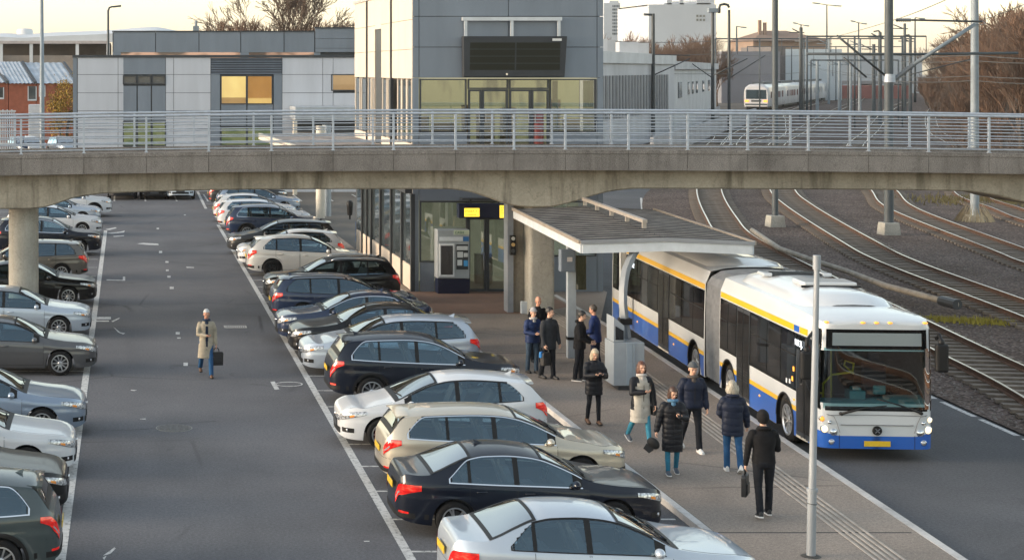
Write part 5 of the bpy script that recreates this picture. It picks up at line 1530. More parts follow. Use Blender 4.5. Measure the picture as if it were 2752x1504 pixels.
def person(label, x, y, z, h, face, legs, arms, coat, trousers, shoes, hair, skin=None, hem=-.05, puff=0, quilt=0, lean=3, head=(8,0), build=1.0, feet=(0,0), hood=False, collar=True, group=None, sleeves=None, flare=0.0, tight=False, sole=None, scarf=None, front=None, frontw=0):
    skin = skin or m_skin
    s = h/1.76
    rt = empty('person', (x, y, z), radians(face), label, 'person', group); rt.scale = (s, s, s)
    R = lambda a: radians(a)
    J = {}
    lows = []
    for i, sd in enumerate((1, -1)):
        a, b = legs[i]
        hip = V(sd*.092, 0, 0); kn = hip+V(0, sin(R(a)), -cos(R(a)))*.43+V(sd*.012,0,0); an = kn+V(0, sin(R(a-b)), -cos(R(a-b)))*.41
        J[sd] = [hip, kn, an]; lows.append(an.z-(.0 if not feet[i] else .05))
    H = .085-min(lows)
    pel = V(0, 0, H)
    for sd in J: J[sd] = [p+pel for p in J[sd]]
    up = V(0, sin(R(lean)), cos(R(lean)))
    A = {}
    bw = build
    for i, sd in enumerate((1, -1)):
        a, o, e, inn = arms[i]
        sh = pel+up*.465+V(sd*.182*bw, 0, 0)
        d1 = V(sd*sin(R(o)), sin(R(a))*cos(R(o)), -cos(R(a))*cos(R(o))); el = sh+d1*.285
        d2 = V(sd*sin(R(o))*.6-sd*sin(R(inn)), sin(R(a+e))*cos(R(inn)), -cos(R(a+e))*cos(R(inn))).normalized(); wr = el+d2*.25
        A[sd] = [sh, el, wr, d2]
    nk = pel+up*.53; hc = pel+up*.70+V(0, .018+.04*sin(R(head[0])), 0)
    HR = Matrix.Rotation(R(head[1]), 3, 'Z') @ Matrix.Rotation(R(head[0]), 3, 'X')
    hp = lambda l, f, zz: hc+HR @ V(l, f, zz)
    # body: one continuous skin surface with head, neck, hands
    m = MB()
    m.ell(hc+HR @ V(0,-.012,.03), (.074,.092,.098), 18, 12, rot=HR); m.ell(hp(0,.022,-.035), (.057,.064,.072), 16, 10, rot=HR); m.ell(hp(0,.045,-.082), (.030,.030,.026), 12, 8, rot=HR)
    m.ell(hp(0,.094,-.018), (.013,.018,.026), 10, 8, rot=HR); m.ell(hp(0,.098,-.032), (.017,.013,.012), 10, 8, rot=HR)
    for sd in (1, -1):
        m.ell(hp(sd*.076,-.006,-.012), (.010,.022,.032), 8, 8, rot=HR); m.ell(hp(sd*.034,.068,-.022), (.022,.018,.02), 8, 6, rot=HR); m.ell(hp(sd*.03,.079,.022), (.026,.010,.010), 8, 6, rot=HR)
    limb(m, [nk-up*.04, hc-HR @ V(0,.01,.06)], [.055,.050]); limb(m, [pel+up*.05, pel+up*.44], [.075,.075]); limb(m, [pel+up*.43+V(.15,0,0), pel+up*.43+V(-.15,0,0)], [.028,.028])
    for sd in (1, -1):
        sh, el, wr, d2 = A[sd]
        limb(m, [sh-up*.03-V(sd*.02,0,0), el, wr], [.030,.028,.025]); limb(m, [pel, J[sd][0], J[sd][1], J[sd][2]], [.07,.055,.030,.026])
        side = V(-sd, 0, 0)
        pn = (side-d2*side.dot(d2)); pn = pn.normalized() if pn.length > .2 else V(0,0,1)
        if arms[0 if sd == 1 else 1][2] > 60: pn = (V(0,-.5,1)-d2*V(0,-.5,1).dot(d2)).normalized()
        wv = d2.cross(pn).normalized()
        if wv.dot(V(0,1,0)) < 0: wv = -wv
        for q in (.03,.05,.07): m.ell(wr+d2*q, (.036,.030,.030), 10, 8, rot=Matrix((wv, pn*.6, d2)).transposed())
        for k in range(4):
            b0 = wr+d2*.088+wv*(.028-.0187*k); ln = (.030,.034,.032,.025)[k]
            c1 = (d2*.94+pn*.34).normalized(); c2 = (d2*.45+pn*.90).normalized()
            limb(m, [b0, b0+c1*ln, b0+c1*ln+c2*ln*1.15], [.0095,.009,.008], 8)
        t0 = wr+d2*.035+wv*.032; t1 = t0+(wv*.75+d2*.6+pn*.3).normalized()*.036; limb(m, [t0, t1, t1+(d2*.9+pn*.4).normalized()*.03], [.012,.0105,.009], 8)
    body = add_mesh(solid(m, .0075, 1), 'body', rt); body.data.materials.clear(); body.data.materials.append(skin); body.data.name = 'body'
    for sd in (1, -1):
        m = MB(); m.ell(hp(sd*.031,.084,.002), (.013,.006,.007), 8, 6, rot=HR); m.build('eye', m_eye, rt, smooth=True)
        m = MB(); m.ell(hp(sd*.032,.086,.020), (.019,.006,.0045), 8, 6, rot=HR); m.build('eyebrow', hair[1] if hair[1] else m_eye, rt, smooth=True)
    m = MB(); m.ell(hp(0,.083,-.062), (.021,.007,.006), 10, 6, rot=HR); m.build('mouth', m_lip, rt, smooth=True)
    # trousers
    m = MB(); k = .92 if tight else 1.08
    ringloft(m, [(pel+V(0,0,-.10),.155*bw,.115*bw),(pel+V(0,-.012,-.02),.17*bw,.13*bw),(pel+up*.08,.158*bw,.118*bw),(pel+up*.14,.15*bw,.11*bw)])
    for sd in (1, -1):
        h_, kn, an = J[sd]
        limb(m, [h_+V(0,0,-.02), h_.lerp(kn,.5), kn, kn.lerp(an,.45)+V(0,-.012,0), an+V(0,0,.0)], [.092*k,.078*k,.060*k,.058*k,.048*k if tight else .056*k])
    tr = add_mesh(solid(m, .011, 2, lambda c, n: .0035*noise.noise(Vector((c.x*14, c.y*14, c.z*30)))), 'trousers', rt); tr.data.materials.clear(); tr.data.materials.append(trousers)
    # shoes
    for i, sd in enumerate((1, -1)):
        an = J[sd][2]; a, b = legs[i]; pit = R(feet[i])
        fw = V(0, cos(pit), -sin(pit)); uu = V(0, sin(pit), cos(pit))
        m = MB(); rows = []
        for t, w, ht in ((-.075,.028,.07),(-.06,.036,.085),(-.02,.038,.092),(.03,.040,.078),(.08,.045,.058),(.13,.045,.048),(.165,.036,.038),(.18,.018,.025)):
            c = an+fw*t-uu*.085
            rows.append([c+V(w*cos(q),0,0)*1.0+uu*(max(0, sin(q))*ht+.018) if sin(q) >= 0 else c+V(w*cos(q),0,0)+uu*.018 for q in [2*pi*j/14 for j in range(14)]])
        m.grid(rows, closed=True); m.poly(rows[0]); m.poly(rows[-1]); so = m.build('shoe', shoes, rt, smooth=50)
        m = MB(); rows = []
        for t, w in ((-.08,.026),(-.065,.037),(-.02,.040),(.03,.042),(.08,.048),(.13,.047),(.17,.038),(.187,.016)):
            c = an+fw*t-uu*.086; rows.append([c+V(w,0,0), c+V(-w,0,0), c+V(-w,0,0)+uu*.022, c+V(w,0,0)+uu*.022])
        m.grid(rows, closed=True); m.poly(rows[0]); m.poly(rows[-1]); m.build('sole', sole or m_black, so)
    # coat or jacket
    m = MB(); p = puff
    lo = []
    if hem < -.02:
        lo = [(pel+V(0,.0,hem),(.178+flare)*bw+p,(.135+flare*.8)*bw+p),(pel+V(0,0,hem*.5),(.178+flare*.5)*bw+p,(.138+flare*.4)*bw+p)]
    else: lo = [(pel+V(0,0,hem),.168*bw+p*.8,.128*bw+p*.8)]
    ringloft(m, lo+[(pel+up*.06,.172*bw+p,.130*bw+p),(pel+up*.20,.160*bw+p,.122*bw+p),(pel+up*.34,.182*bw+p,.130*bw+p),(pel+up*.43,.186*bw+p*.7,.118*bw+p*.6),(pel+up*.485,.135*bw,.092),(pel+up*.53,.072,.072),(pel+up*(.57 if collar else .545)+V(0,.01,0),.066,.068)], 24)
    for sd in (1, -1):
        sh, el, wr, d2 = A[sd]
        limb(m, [sh-V(sd*.03,0,.0)-up*.025, sh.lerp(el,.5), el, el.lerp(wr,.55), wr+d2*.005], [.074*bw+p*.6,.064*bw+p*.8,.056+p*.8,.050+p*.7,.043+p*.4])
    if hood:
        m.tube([nk+V(.085*cos(q)*1.1, -.035+.085*sin(q)*.9, .0+(.03 if sin(q) < 0 else 0)) for q in [2*pi*j/16 for j in range(16)]], .035, 8, closed=True)
    def disp(c, n):
        d = .0045*noise.noise(Vector((c.x*11, c.y*11, c.z*16)))+.002*noise.noise(Vector((c.x*30, c.y*30, c.z*60)))
        if quilt and abs(n.z) < .85: d += .010*(abs(sin(pi*(c.z+.02*noise.noise(c*6))/quilt))**.55-.6)
        return d
    ct = add_mesh(solid(m, .0115, 2, disp), 'coat' if hem < -.2 else 'jacket', rt); ct.data.materials.clear(); ct.data.materials.append(coat)
    if sleeves:
        ct.data.materials.append(sleeves)
        for pl in ct.data.polygons:
            c = pl.center
            w_ = (.118 if c.z > H+.33 else .16)*bw+p
            arm_ = abs(c.x) > w_ and c.z > H-.16 or min((c-(A[sd][1].lerp(A[sd][2], t))).length for sd in (1,-1) for t in (0,.3,.6,.9,1.0)) < .085
            sh_ = c.z > H+.40 and (c.y > -.02 or abs(c.x) > .085)
            if arm_ or sh_: pl.material_index = 1
    m = MB(); 
    zz = [hem+.02+(.50-hem)*i/14 for i in range(15)]
    def cf(t):
        base = pel+(up*t if t > 0 else V(0,0,t))
        d = .128*bw+p if t < .36 else .128*bw+p-(t-.36)*.42
        if t < 0: d = .128*bw+p+flare*.6*(-t/max(.01,-hem))
        return base+V(0, d+.004, 0)
    if front is not False:
        m.tube([cf(t) for t in zz], (.006,.006) if not frontw else (frontw,.009), 8); m.build('zip' if not frontw else 'shirt_front', front or m_black, rt)
    if scarf:
        m = MB(); m.tube([nk+up*.02+V(.078*cos(q), .012+.080*sin(q), .01*sin(q)) for q in [2*pi*j/16 for j in range(16)]], [.034]*16, 8, closed=True); m.ell(nk+V(0,.085,-.05), (.05,.03,.07), 10, 8); sf = add_mesh(solid(m, .011, 2, lambda c, n: .003*noise.noise(c*40)), 'scarf', rt); sf.data.materials.clear(); sf.data.materials.append(scarf)
    # hair or hat
    kind, hm = hair
    def cap(rx, ry, rz, cz, keep, mat, name, puffn=.0, cy=-.012):
        m = MB(); rows = []
        nu, nv = 40, 26
        for i in range(nv+1):
            t = pi*i/nv; row = []
            for j in range(nu):
                a = 2*pi*j/nu; l, f, zz = rx*sin(t)*cos(a), ry*sin(t)*sin(a), rz*cos(t)
                nn = 1+puffn*noise.noise(Vector((l*30, f*30, zz*12)))
                row.append((l*nn, f*nn+cy, zz*nn+cz))
            rows.append(row)
        for i in range(nv):
            for j in range(nu):
                q = [rows[i][j], rows[i][(j+1) % nu], rows[i+1][(j+1) % nu], rows[i+1][j]]
                c = [sum(w[k] for w in q)/4 for k in range(3)]
                if keep(*c): m.add([hp(*w) for w in q], [(0,1,2,3)])
        return m.build(name, mat, rt, smooth=True, weld=True)
    if kind == 'short': cap(.083,.101,.105,.036, lambda l, f, zz: zz > .068 or f < .005+(zz-.0)*.6 and zz > -.055+.6*max(0, f+.02) and not (abs(l) > .066 and zz < .0 and f > -.035), hm, 'hair', .06)
    if kind == 'bald': cap(.077,.095,.098,.032, lambda l, f, zz: f < -.02 and zz < .06 and zz > -.05, hm, 'hair', .03)
    if kind in ('long', 'bob'):
        cap(.088,.106,.110,.036, lambda l, f, zz: zz > .072 or f < .018+zz*.5, hm, 'hair', .06)
        dl = .16 if kind == 'long' else .13; wd_ = .100 if kind == 'long' else .122
        o = cap(wd_,.100,dl+.05,-.04, lambda l, f, zz: zz < .05 and (f < .0 or abs(l) > .062 and f < .055), hm, 'hair_fall', .14, -.02)
    if kind == 'beanie':
        cap(.088,.106,.118,.034, lambda l, f, zz: zz > .045-.25*(f < 0)*min(.12, -f), hm, 'beanie', .0)
        m = MB(); m.tube([hp(.086*cos(q), -.012+.104*sin(q), .045+.022*sin(q)) for q in [2*pi*j/24 for j in range(24)]], .014, 8, closed=True); m.build('beanie_cuff', hm, rt, smooth=True)
    if kind == 'hoodup':
        cap(.100,.118,.128,.022, lambda l, f, zz: f < .03+.3*max(0, zz), hm, 'hood', .03, -.018)
    M_ = Matrix.Translation((x, y, z)) @ Matrix.Rotation(radians(face), 4, 'Z') @ Matrix.Scale(s, 4)
    return {sd: (M_ @ (A[sd][2]+A[sd][3]*.10), (M_.to_3x3() @ A[sd][3]).normalized()) for sd in (1, -1)}
c_black = cloth('cloth_black', (.010,.010,.012)); c_black2 = cloth('puffer_black', (.012,.013,.018), .2, 90, .5); c_navy = cloth('puffer_navy', (.012,.018,.040), .2, 90, .55); c_blue = cloth('jacket_blue', (.012,.030,.12), .2, 100, .6)
c_blue2 = cloth('anorak_blue', (.018,.035,.105), .2, 100, .55); c_char = cloth('coat_charcoal', (.035,.037,.043)); c_trench = cloth('trench_beige', (.37,.325,.255)); c_beige = cloth('coat_beige', (.50,.465,.41), .15, 80, .6)
j_light = cloth('jeans_light', (.055,.26,.38), .3, 200); j_blue = cloth('jeans_blue', (.022,.085,.20), .3, 200); j_mid = cloth('jeans_grey', (.05,.08,.12), .3, 200); j_dark = cloth('trousers_dark', (.012,.014,.020)); j_teal = cloth('jeans_teal', (.03,.17,.27), .3, 200)
s_brown = M('shoe_brown', (.10,.045,.02), .5); s_dark = M('shoe_dark', (.015,.016,.019), .6); s_white = M('shoe_white', (.62,.61,.60), .6); s_slate = M('shoe_slate', (.06,.075,.10), .6)
h_grey = hairmat('hair_grey', (.42,.42,.42)); h_blonde = hairmat('hair_blonde', (.42,.34,.24)); h_ash = hairmat('hair_ash', (.36,.32,.26)); h_brown = hairmat('hair_brown', (.055,.025,.015)); h_aub = hairmat('hair_auburn', (.10,.035,.018)); h_dark = hairmat('hair_dark', (.015,.012,.011)); h_short = hairmat('hair_cropped', (.07,.055,.045))
b_grey = cloth('knit_grey', (.10,.11,.12), .6, 120); b_pale = cloth('knit_pale', (.42,.41,.42), .6, 120); sc_pale = cloth('scarf_pale', (.52,.49,.47), .5, 90); sc_blue = cloth('scarf_blue', (.10,.22,.36), .5, 90)
PZ = .122
GP = 'people on the bus platform'
hd = person('elderly man in a beige trench coat crossing the open car park aisle', 2.27, 43.6, .003, 1.79, 4, [(17,3),(-15,28)], [(2,8,4,0),(14,6,72,50)], c_trench, j_blue, s_brown, ('short', h_grey), skin=m_skin2, hem=-.42, flare=.04, lean=2, head=(12,-6), build=1.02, feet=(0,14), hood=False, scarf=cloth('shirt_dark', (.02,.04,.08)), front=cloth('shirt_navy', (.012,.022,.045)), frontw=.034)
HANDS = {'trench': hd}
HANDS['p1'] = person('man in black jacket with close cropped hair, at the back beside the bridge pier', 11.27, 45.0, PZ, 1.78, 10, [(2,3),(-2,3)], [(5,8,20,5),(5,8,20,5)], c_black, j_dark, s_dark, ('bald', h_short), skin=m_skin2, group=GP, build=1.08)
HANDS['p2'] = person('person in blue quilted anorak with pale beanie and grey jeans, by the silver estate', 10.74, 43.4, PZ, 1.70, 12, [(3,4),(-3,5)], [(12,8,75,45),(12,8,70,40)], c_blue2, j_mid, s_dark, ('beanie', b_pale), group=GP, puff=.018, quilt=.13, hem=-.10, scarf=sc_pale, head=(6,10))
HANDS['p3'] = person('dark haired man in charcoal coat carrying bags in his right hand', 10.95, 42.6, PZ, 1.84, 28, [(6,4),(-6,8)], [(6,7,12,4),(4,10,14,6)], c_char, j_dark, s_dark, ('short', h_dark), group=GP, hem=-.20, head=(2,25), build=1.05, puff=.006)
HANDS['p4'] = person('man in black hooded jacket standing sideways by the shelter post, facing the bus', 11.66, 42.3, PZ, 1.78, 62, [(3,6),(-4,4)], [(10,6,50,20),(8,6,55,25)], c_black, j_dark, s_dark, ('short', h_dark), group=GP, hem=-.12, hood=True, puff=.012, head=(14,10), sole=m_sole)
HANDS['p5'] = person('man in bright blue jacket turned away, behind the man in black hood', 12.32, 43.2, PZ, 1.80, -120, [(3,4),(-3,5)], [(8,8,60,30),(8,8,60,30)], c_blue, cloth('trousers_navy', (.012,.018,.045)), s_dark, ('short', h_short), group=GP, hem=-.10, puff=.012, skin=m_skin2, head=(10,0))
HANDS['p6'] = person('blonde woman in short black puffer coat looking at a phone in both hands', 10.53, 37.05, PZ, 1.67, 4, [(4,3),(-2,16)], [(22,10,84,42),(22,10,84,42)], c_black2, j_dark, s_brown, ('long', h_blonde), group=GP, hem=-.24, puff=.022, quilt=.115, hood=True, head=(22,0), feet=(0,10), tight=True)
HANDS['p7'] = person('woman with auburn hair in long beige coat with black sleeves and light blue jeans', 10.88, 34.85, PZ, 1.78, 8, [(16,4),(-14,26)], [(6,10,14,5),(18,10,86,52)], c_beige, j_light, s_slate, ('long', h_aub), group=GP, hem=-.42, puff=.014, quilt=.21, flare=.02, head=(2,-4), feet=(-4,22), tight=True, sleeves=c_black2, scarf=sc_pale, sole=m_sole)
HANDS['p8'] = person('brown haired woman in knee length black puffer coat holding a phone and a cap', 10.75, 32.45, PZ, 1.71, -6, [(-4,14),(8,3)], [(24,10,86,40),(-4,14,10,-6)], c_black2, j_teal, s_slate, ('long', h_brown), group=GP, hem=-.46, puff=.022, quilt=.105, head=(20,8), feet=(12,0), tight=True, scarf=sc_blue, sole=m_sole)
HANDS['p9'] = person('bearded man in grey knit beanie and navy jacket with white shoes', 11.83, 34.5, PZ, 1.86, 2, [(10,3),(-12,22)], [(-6,12,24,4),(-4,10,22,4)], c_navy, j_dark, s_white, ('beanie', b_grey), group=GP, hem=-.06, puff=.016, quilt=.17, head=(8,-4), build=1.06, feet=(0,18), sole=m_sole, scarf=cloth('beard_scarf', (.12,.10,.09)))
HANDS['p10'] = person('woman walking away in navy puffer jacket and blue jeans, shoulder length ash blonde hair', 12.05, 32.8, PZ, 1.77, 168, [(6,10),(-10,24)], [(10,8,50,25),(6,14,14,0)], c_navy, j_blue, s_white, ('bob', h_ash), group=GP, hem=-.22, puff=.024, quilt=.13, head=(4,0), feet=(0,26), hood=True, sole=m_sole)
HANDS['p11'] = person('man walking away all in black with a dark beanie, carrying a black case', 11.33, 29.35, PZ, 1.85, 176, [(-6,8),(8,4)], [(-2,12,10,2),(8,10,66,30)], c_black, j_dark, s_dark, ('hoodup', cloth('knit_black', (.014,.013,.014), .6, 120)), group=GP, hem=-.03, head=(6,0), build=1.08, feet=(8,0), hood=True, sole=m_sole, front=False)
# things in their hands
m_leather = M('black_leather', (.012,.012,.014), .45, 0, .2, 20, .2, 60)
def bag(name, key, sd, w, hgt, dep, rz, label, cat, mat=None, drop=.05):
    p, d = HANDS[key][sd]
    e = empty(name, (p.x, p.y, p.z-drop), radians(rz), label, cat)
    m = MB(); m.prism([(-w/2*.94,-dep/2,-hgt),(w/2*.94,-dep/2,-hgt),(w/2,-dep/2,-.09),(w/2*.86,-dep/2,-.045),(-w/2*.86,-dep/2,-.045),(-w/2,-dep/2,-.09)], (0,dep,0)); m.build('case', mat or m_leather, e, bevel=.015)
    m = MB(); m.prism([(-w*.36,-dep/2-.02,-hgt*.92),(w*.36,-dep/2-.02,-hgt*.92),(w*.36,-dep/2-.02,-hgt*.45),(-w*.36,-dep/2-.02,-hgt*.45)], (0,.02,0)); m.build('pocket', mat or m_leather, e, bevel=.008)
    m = MB(); m.tube([(-w*.2,0,-.05),(-w*.17,0,.015),(-w*.08,0,.045),(w*.08,0,.045),(w*.17,0,.015),(w*.2,0,-.05)], .011, 8); m.build('handle', m_black, e, smooth=True)
    return e
bag('briefcase', 'trench', 1, .36, .40, .13, 10, 'black briefcase hanging from the hand of the man in the trench coat', 'briefcase')
bag('laptop_case', 'p11', 1, .30, .42, .09, 60, 'flat black case carried by the man in black walking away', 'bag')
bag('shopping_bag', 'p3', -1, .24, .38, .14, 30, 'dark bag held by the man in the charcoal coat', 'bag')
bag('carrier_bag', 'p3', -1, .16, .20, .06, 50, 'small bright blue bag beside the dark bag of the man in charcoal', 'bag', M('bag_blue', (.03,.20,.50), .4), .03).location.x -= .10
p, d = HANDS['p8'][-1]
m = MB(); rows = []
for i in range(9):
    t = pi/2*i/8; rows.append([(.12*cos(t)*cos(a)*1.1, .10*cos(t)*sin(a), .14*sin(t)) for a in [2*pi*j/18 for j in range(18)]])
m.grid(rows, closed=True); m.prism([(-.09,-.09,0),(.09,-.09,0),(.07,-.20,-.02),(-.07,-.20,-.02)], (0,0,.012))
o = m.build('cap', M('cap_black', (.012,.011,.011), .8), smooth=40); o.location = (p.x-.05, p.y-.02, p.z-.16); o.rotation_euler = (radians(50), radians(35), radians(-40)); tag(o, 'black peaked cap dangling from the hand of the woman in the knee length puffer', 'cap')
def phone(key, off, label, rz=0):
    a, b = HANDS[key][1][0], HANDS[key][-1][0]
    p = (a+b)/2 if key == 'p6' else (HANDS[key][off][0])
    e = empty('phone', (p.x, p.y-.01, p.z+.035), radians(rz), label, 'phone'); e.rotation_euler = (radians(-50), 0, radians(rz))
    m = MB(); m.box(-.038,.038,-.006,.003,-.07,.07); m.build('case', m_black, e, bevel=.004)
    m = MB(); m.box(-.034,.034,.0035,.0045,-.064,.064); m.build('screen', m_window, e)
phone('p6', 1, 'phone held in both hands by the blonde woman'); phone('p8', 1, 'phone in the raised hand of the brown haired woman', 10)
# shoulder bag of the woman in the beige coat
e = empty('shoulder_bag', (10.88+.25, 34.80, .98), radians(10), 'small black shoulder bag at the hip of the woman in the beige coat', 'bag')
m = MB(); m.prism([(-.05,-.11,-.17),(.05,-.11,-.17),(.05,-.11,.02),(-.05,-.11,.02)], (0,.22,0)); m.build('case', m_leather, e, bevel=.02)
m = MB(); m.tube([(0,-.09,.02),(-.05,-.10,.25),(-.10,-.06,.48),(-.12,.0,.56),(-.09,.08,.42),(-.03,.10,.2),(0,.09,.02)], .009, 6); m.build('strap', m_black, e, smooth=True)
# ================================================================== RAILWAY
def spline(pts, step=1.0):
    P = [Vector((p[0], p[1], 0)) for p in pts]
    P = [P[0]*2-P[1]]+P+[P[-1]*2-P[-2]]
    out = []
    for i in range(1, len(P)-2):
        a, b, c, d = P[i-1:i+3]
        n = max(2, int((c-b).length/step))
        for k in range(n):
            t = k/n
            out.append(.5*((2*b)+(c-a)*t+(2*a-5*b+4*c-d)*t*t+(3*b-a-3*c+d)*t**3))
    out.append(P[-2])
    return out
TRK = {
 'A': [(16.6,20),(19.4,29),(22.1,39.4),(23.15,45.6),(24.15,51.6),(28.1,74.7),(31.7,88),(38.5,109),(46.5,130),(60,165),(80,213),(132,325),(190,450),(330,760)],
 'B': [(24.0,18),(25.6,34),(27.2,44),(29.0,52),(31.3,66.8),(33.5,76),(38.7,95),(43.1,108.6),(52,131),(66,168),(88,215),(140,325),(200,450),(340,760)],
 'C': [(31.5,18),(33.0,38),(34.9,55),(37,66.7),(38.2,71.5),(43.6,92.8),(49,107),(58,130),(74,168),(97,215),(150,325),(212,450),(350,760)],
 'D': [(40.5,18),(41.6,45),(43.2,64),(45.3,77),(47.3,86),(49.5,93),(53.6,105.5),(67,132),(83.5,165.5),(107,219.6),(161,330),(224,450),(360,760)],
 'T': [(44,128),(53,152),(67,186),(89,245),(123.5,326),(190,452),(330,770)],
 'S': [(55,152),(64,172),(78,198),(97,245),(129,322),(196,448)],
}
TLAB = {'A': 'railway track nearest the bus, curving beside the bus lane', 'B': 'second railway track, passing the masts with concrete feet', 'C': 'third railway track out, bending away at the right edge', 'D': 'outermost curved track below the shrubby bank', 'T': 'track on which the distant white train runs', 'S': 'straight siding between the white train and the nearest track'}
sleeper_me = None
m = MB(); m.box(-.13,.13,-1.25,1.25,.05,.135); sleeper_me = m.mesh('sleeper', m_sleeper)
for key, pts in TRK.items():
    pl = spline(pts, 1.2)
    tr = empty('railway_track', (pl[0].x, pl[0].y, .0), 0, TLAB[key], 'railway track', 'railway tracks')
    for sg in (-1, 1):
        m = MB(); rows = []
        for i, p in enumerate(pl):
            d = (pl[min(i+1, len(pl)-1)]-pl[max(i-1, 0)]).normalized(); n = Vector((-d.y, d.x, 0))
            c = p+n*sg*.75
            rows.append([c+n*q+Vector((0,0,z)) for q, z in ((-.075,.135),(-.065,.155),(-.012,.175),(-.012,.245),(-.036,.255),(-.036,.292),(.036,.292),(.036,.255),(.012,.245),(.012,.175),(.065,.155),(.075,.135))])
        m.grid(rows)
        nj = 11
        for fi in range(len(m.f)):
            if fi % nj == 5: m.m[fi] = 1
        child(m, 'rail', [m_rust, m_railtop], tr, fix=False)
    # sleepers: the hundred largest as parts, the rest as one part
    acc = 0; pos = []; last = pl[0]
    for i in range(1, len(pl)):
        seg = (pl[i]-pl[i-1]).length; t = .62-acc
        while t < seg:
            q = pl[i-1]+(pl[i]-pl[i-1])*(t/seg); pos.append((q, math.atan2(pl[i].y-pl[i-1].y, pl[i].x-pl[i-1].x))); t += .62
        acc = (acc+seg) % .62
    pos = [p for p in pos if p[0].y < 330]
    vis = lambda q, lim=2620: (q.x*F/q.y+U0) < lim and (V0+F*CAMH/q.y) < (1430 if lim < 3000 else 2500)
    seen = sorted([p for p in pos if vis(p[0])], key=lambda p: p[0].y)
    first = seen[:100] if key in 'ABCD' else []
    ids = {id(p) for p in first}
    for q, a in first:
        o = add_mesh(sleeper_me, 'sleeper', tr, (q.x-tr.location.x, q.y-tr.location.y, random.uniform(-.012,.01)), a+random.uniform(-.02,.02))
    m = MB()
    for p in pos:
        if id(p) in ids or not vis(p[0], 9000): continue
        q, a = p; d = Vector((cos(a), sin(a), 0)); n = Vector((-sin(a), cos(a), 0))
        vs = [q+d*sx_*.13+n*sy_*1.25+Vector((0,0,z)) for z in (.05,.135) for sx_, sy_ in ((-1,-1),(1,-1),(1,1),(-1,1))]
        m.add(vs, [(4,5,6,7),(0,1,5,4),(1,2,6,5),(2,3,7,6),(3,0,4,7)])
    o = child(m, 'far_sleepers', m_sleeper, tr, fix=False); o['kind'] = 'stuff'
# loose ballast stones near the bus and small weeds
m = MB(); rnd = random.Random(5)
for i in range(5200):
    y = 33+rnd.random()**1.6*55; x = LANE_R(y)+.1+rnd.random()**1.5*16
    if (x*F/y+U0) > 2620: continue
    r = rnd.uniform(.02,.05); c = Vector((x, y, .03+r*.4)); k = len(m.v)
    a = [Vector((rnd.uniform(-1,1), rnd.uniform(-1,1), rnd.uniform(-.6,.8)))*r for _ in range(5)]
    m.add([c+Vector((-r,-r*.6,-r*.4)),c+Vector((r,-r*.7,-r*.4)),c+Vector((0,r,-r*.4)),c+a[0]*.4+Vector((0,0,r*.7))], [(0,1,3),(1,2,3),(2,0,3)])
m_stone = M('loose_stone', (.17,.148,.135), .95, 0, .5, 9)
tag(m.build('loose_ballast', m_stone, fix=False), kind='stuff')
m = MB(); c = gnd(2430, 808, .05)
for i in range(700):
    u = rnd.gauss(0, 1); p = Vector((c.x+u*.9, c.y-.35*u+rnd.gauss(0,.28), .03)); h = rnd.uniform(.06,.2); dx, dy = rnd.uniform(-.08,.08), rnd.uniform(-.08,.08)
    m.add([p+Vector((-.02,0,0)), p+Vector((.02,0,0)), p+Vector((dx,dy,h))], [(0,1,2)])
tag(m.build('moss_weeds', M('yellow_weed', (.26,.21,.03), .9, 0, .4, 3), fix=False), kind='stuff')
c = gnd(2490, 507, .05)
m = MB()
for i in range(1200):
    u = rnd.gauss(0, 1); p = Vector((c.x+u*2.2, c.y+rnd.gauss(0,1.6), .03)); h = rnd.uniform(.1,.4); dx, dy = rnd.uniform(-.15,.15), rnd.uniform(-.15,.15)
    m.add([p+Vector((-.04,0,0)), p+Vector((.04,0,0)), p+Vector((dx,dy,h))], [(0,1,2)])
tag(m.build('dry_grass', M('dry_grass', (.20,.16,.07), .95, 0, .4, 1), fix=False), kind='stuff')

# ---------------------------------------------------------------- masts and lamps
m_mast = M('mast_dark', (.045,.052,.058), .5, .3, .2, 2)
m_mastg = M('mast_slate', (.055,.068,.078), .6, 0, .15, 2)
m_mastl = M('mast_pale', (.20,.235,.265), .6, .1, .15, 2)
GM = 'catenary masts along the tracks'
def mast(u, v0, ht, r, mat, label, foot=None, parts=None, r2=None, group=GM, cat='mast', name='catenary_mast', n=12):
    g = gnd(u, v0, .03)
    e = empty(name, (g.x, g.y, .03), 0, label, cat, group)
    m = MB(); m.tube([(g.x, g.y, .03), (g.x, g.y, ht)], [r, r2 or r*.8], n); child(m, 'pole', mat, e, smooth=40)
    if foot:
        m = MB(); a, h = foot
        m.add([(g.x-a,g.y-a,.0),(g.x+a,g.y-a,.0),(g.x+a,g.y+a,.0),(g.x-a,g.y+a,.0),(g.x-a*.85,g.y-a*.85,h),(g.x+a*.85,g.y-a*.85,h),(g.x+a*.85,g.y+a*.85,h),(g.x-a*.85,g.y+a*.85,h)], [(4,5,6,7),(0,1,5,4),(1,2,6,5),(2,3,7,6),(3,0,4,7)])
        child(m, 'footing', m_concbase, e, bevel=.03)
    return e, g
def arm(e, pts, r, mat, name='arm', n=6):
    m = MB(); m.tube(pts, r, n); return child(m, name, mat, e, smooth=True)
def insul(e, p, q, r, nr=9, name='insulator'):
    p, q = Vector(p), Vector(q); pts, rad = [], []
    for i in range(nr*2+1):
        pts.append(p+(q-p)*i/(nr*2)); rad.append(r if i % 2 else r*.55)
    m = MB(); m.tube(pts, rad, 10); return child(m, name, M('insulator_glaze', (.16,.17,.18), .35, 0, .1) if 'insulator_glaze' not in bpy.data.materials else bpy.data.materials['insulator_glaze'], e, smooth=True)
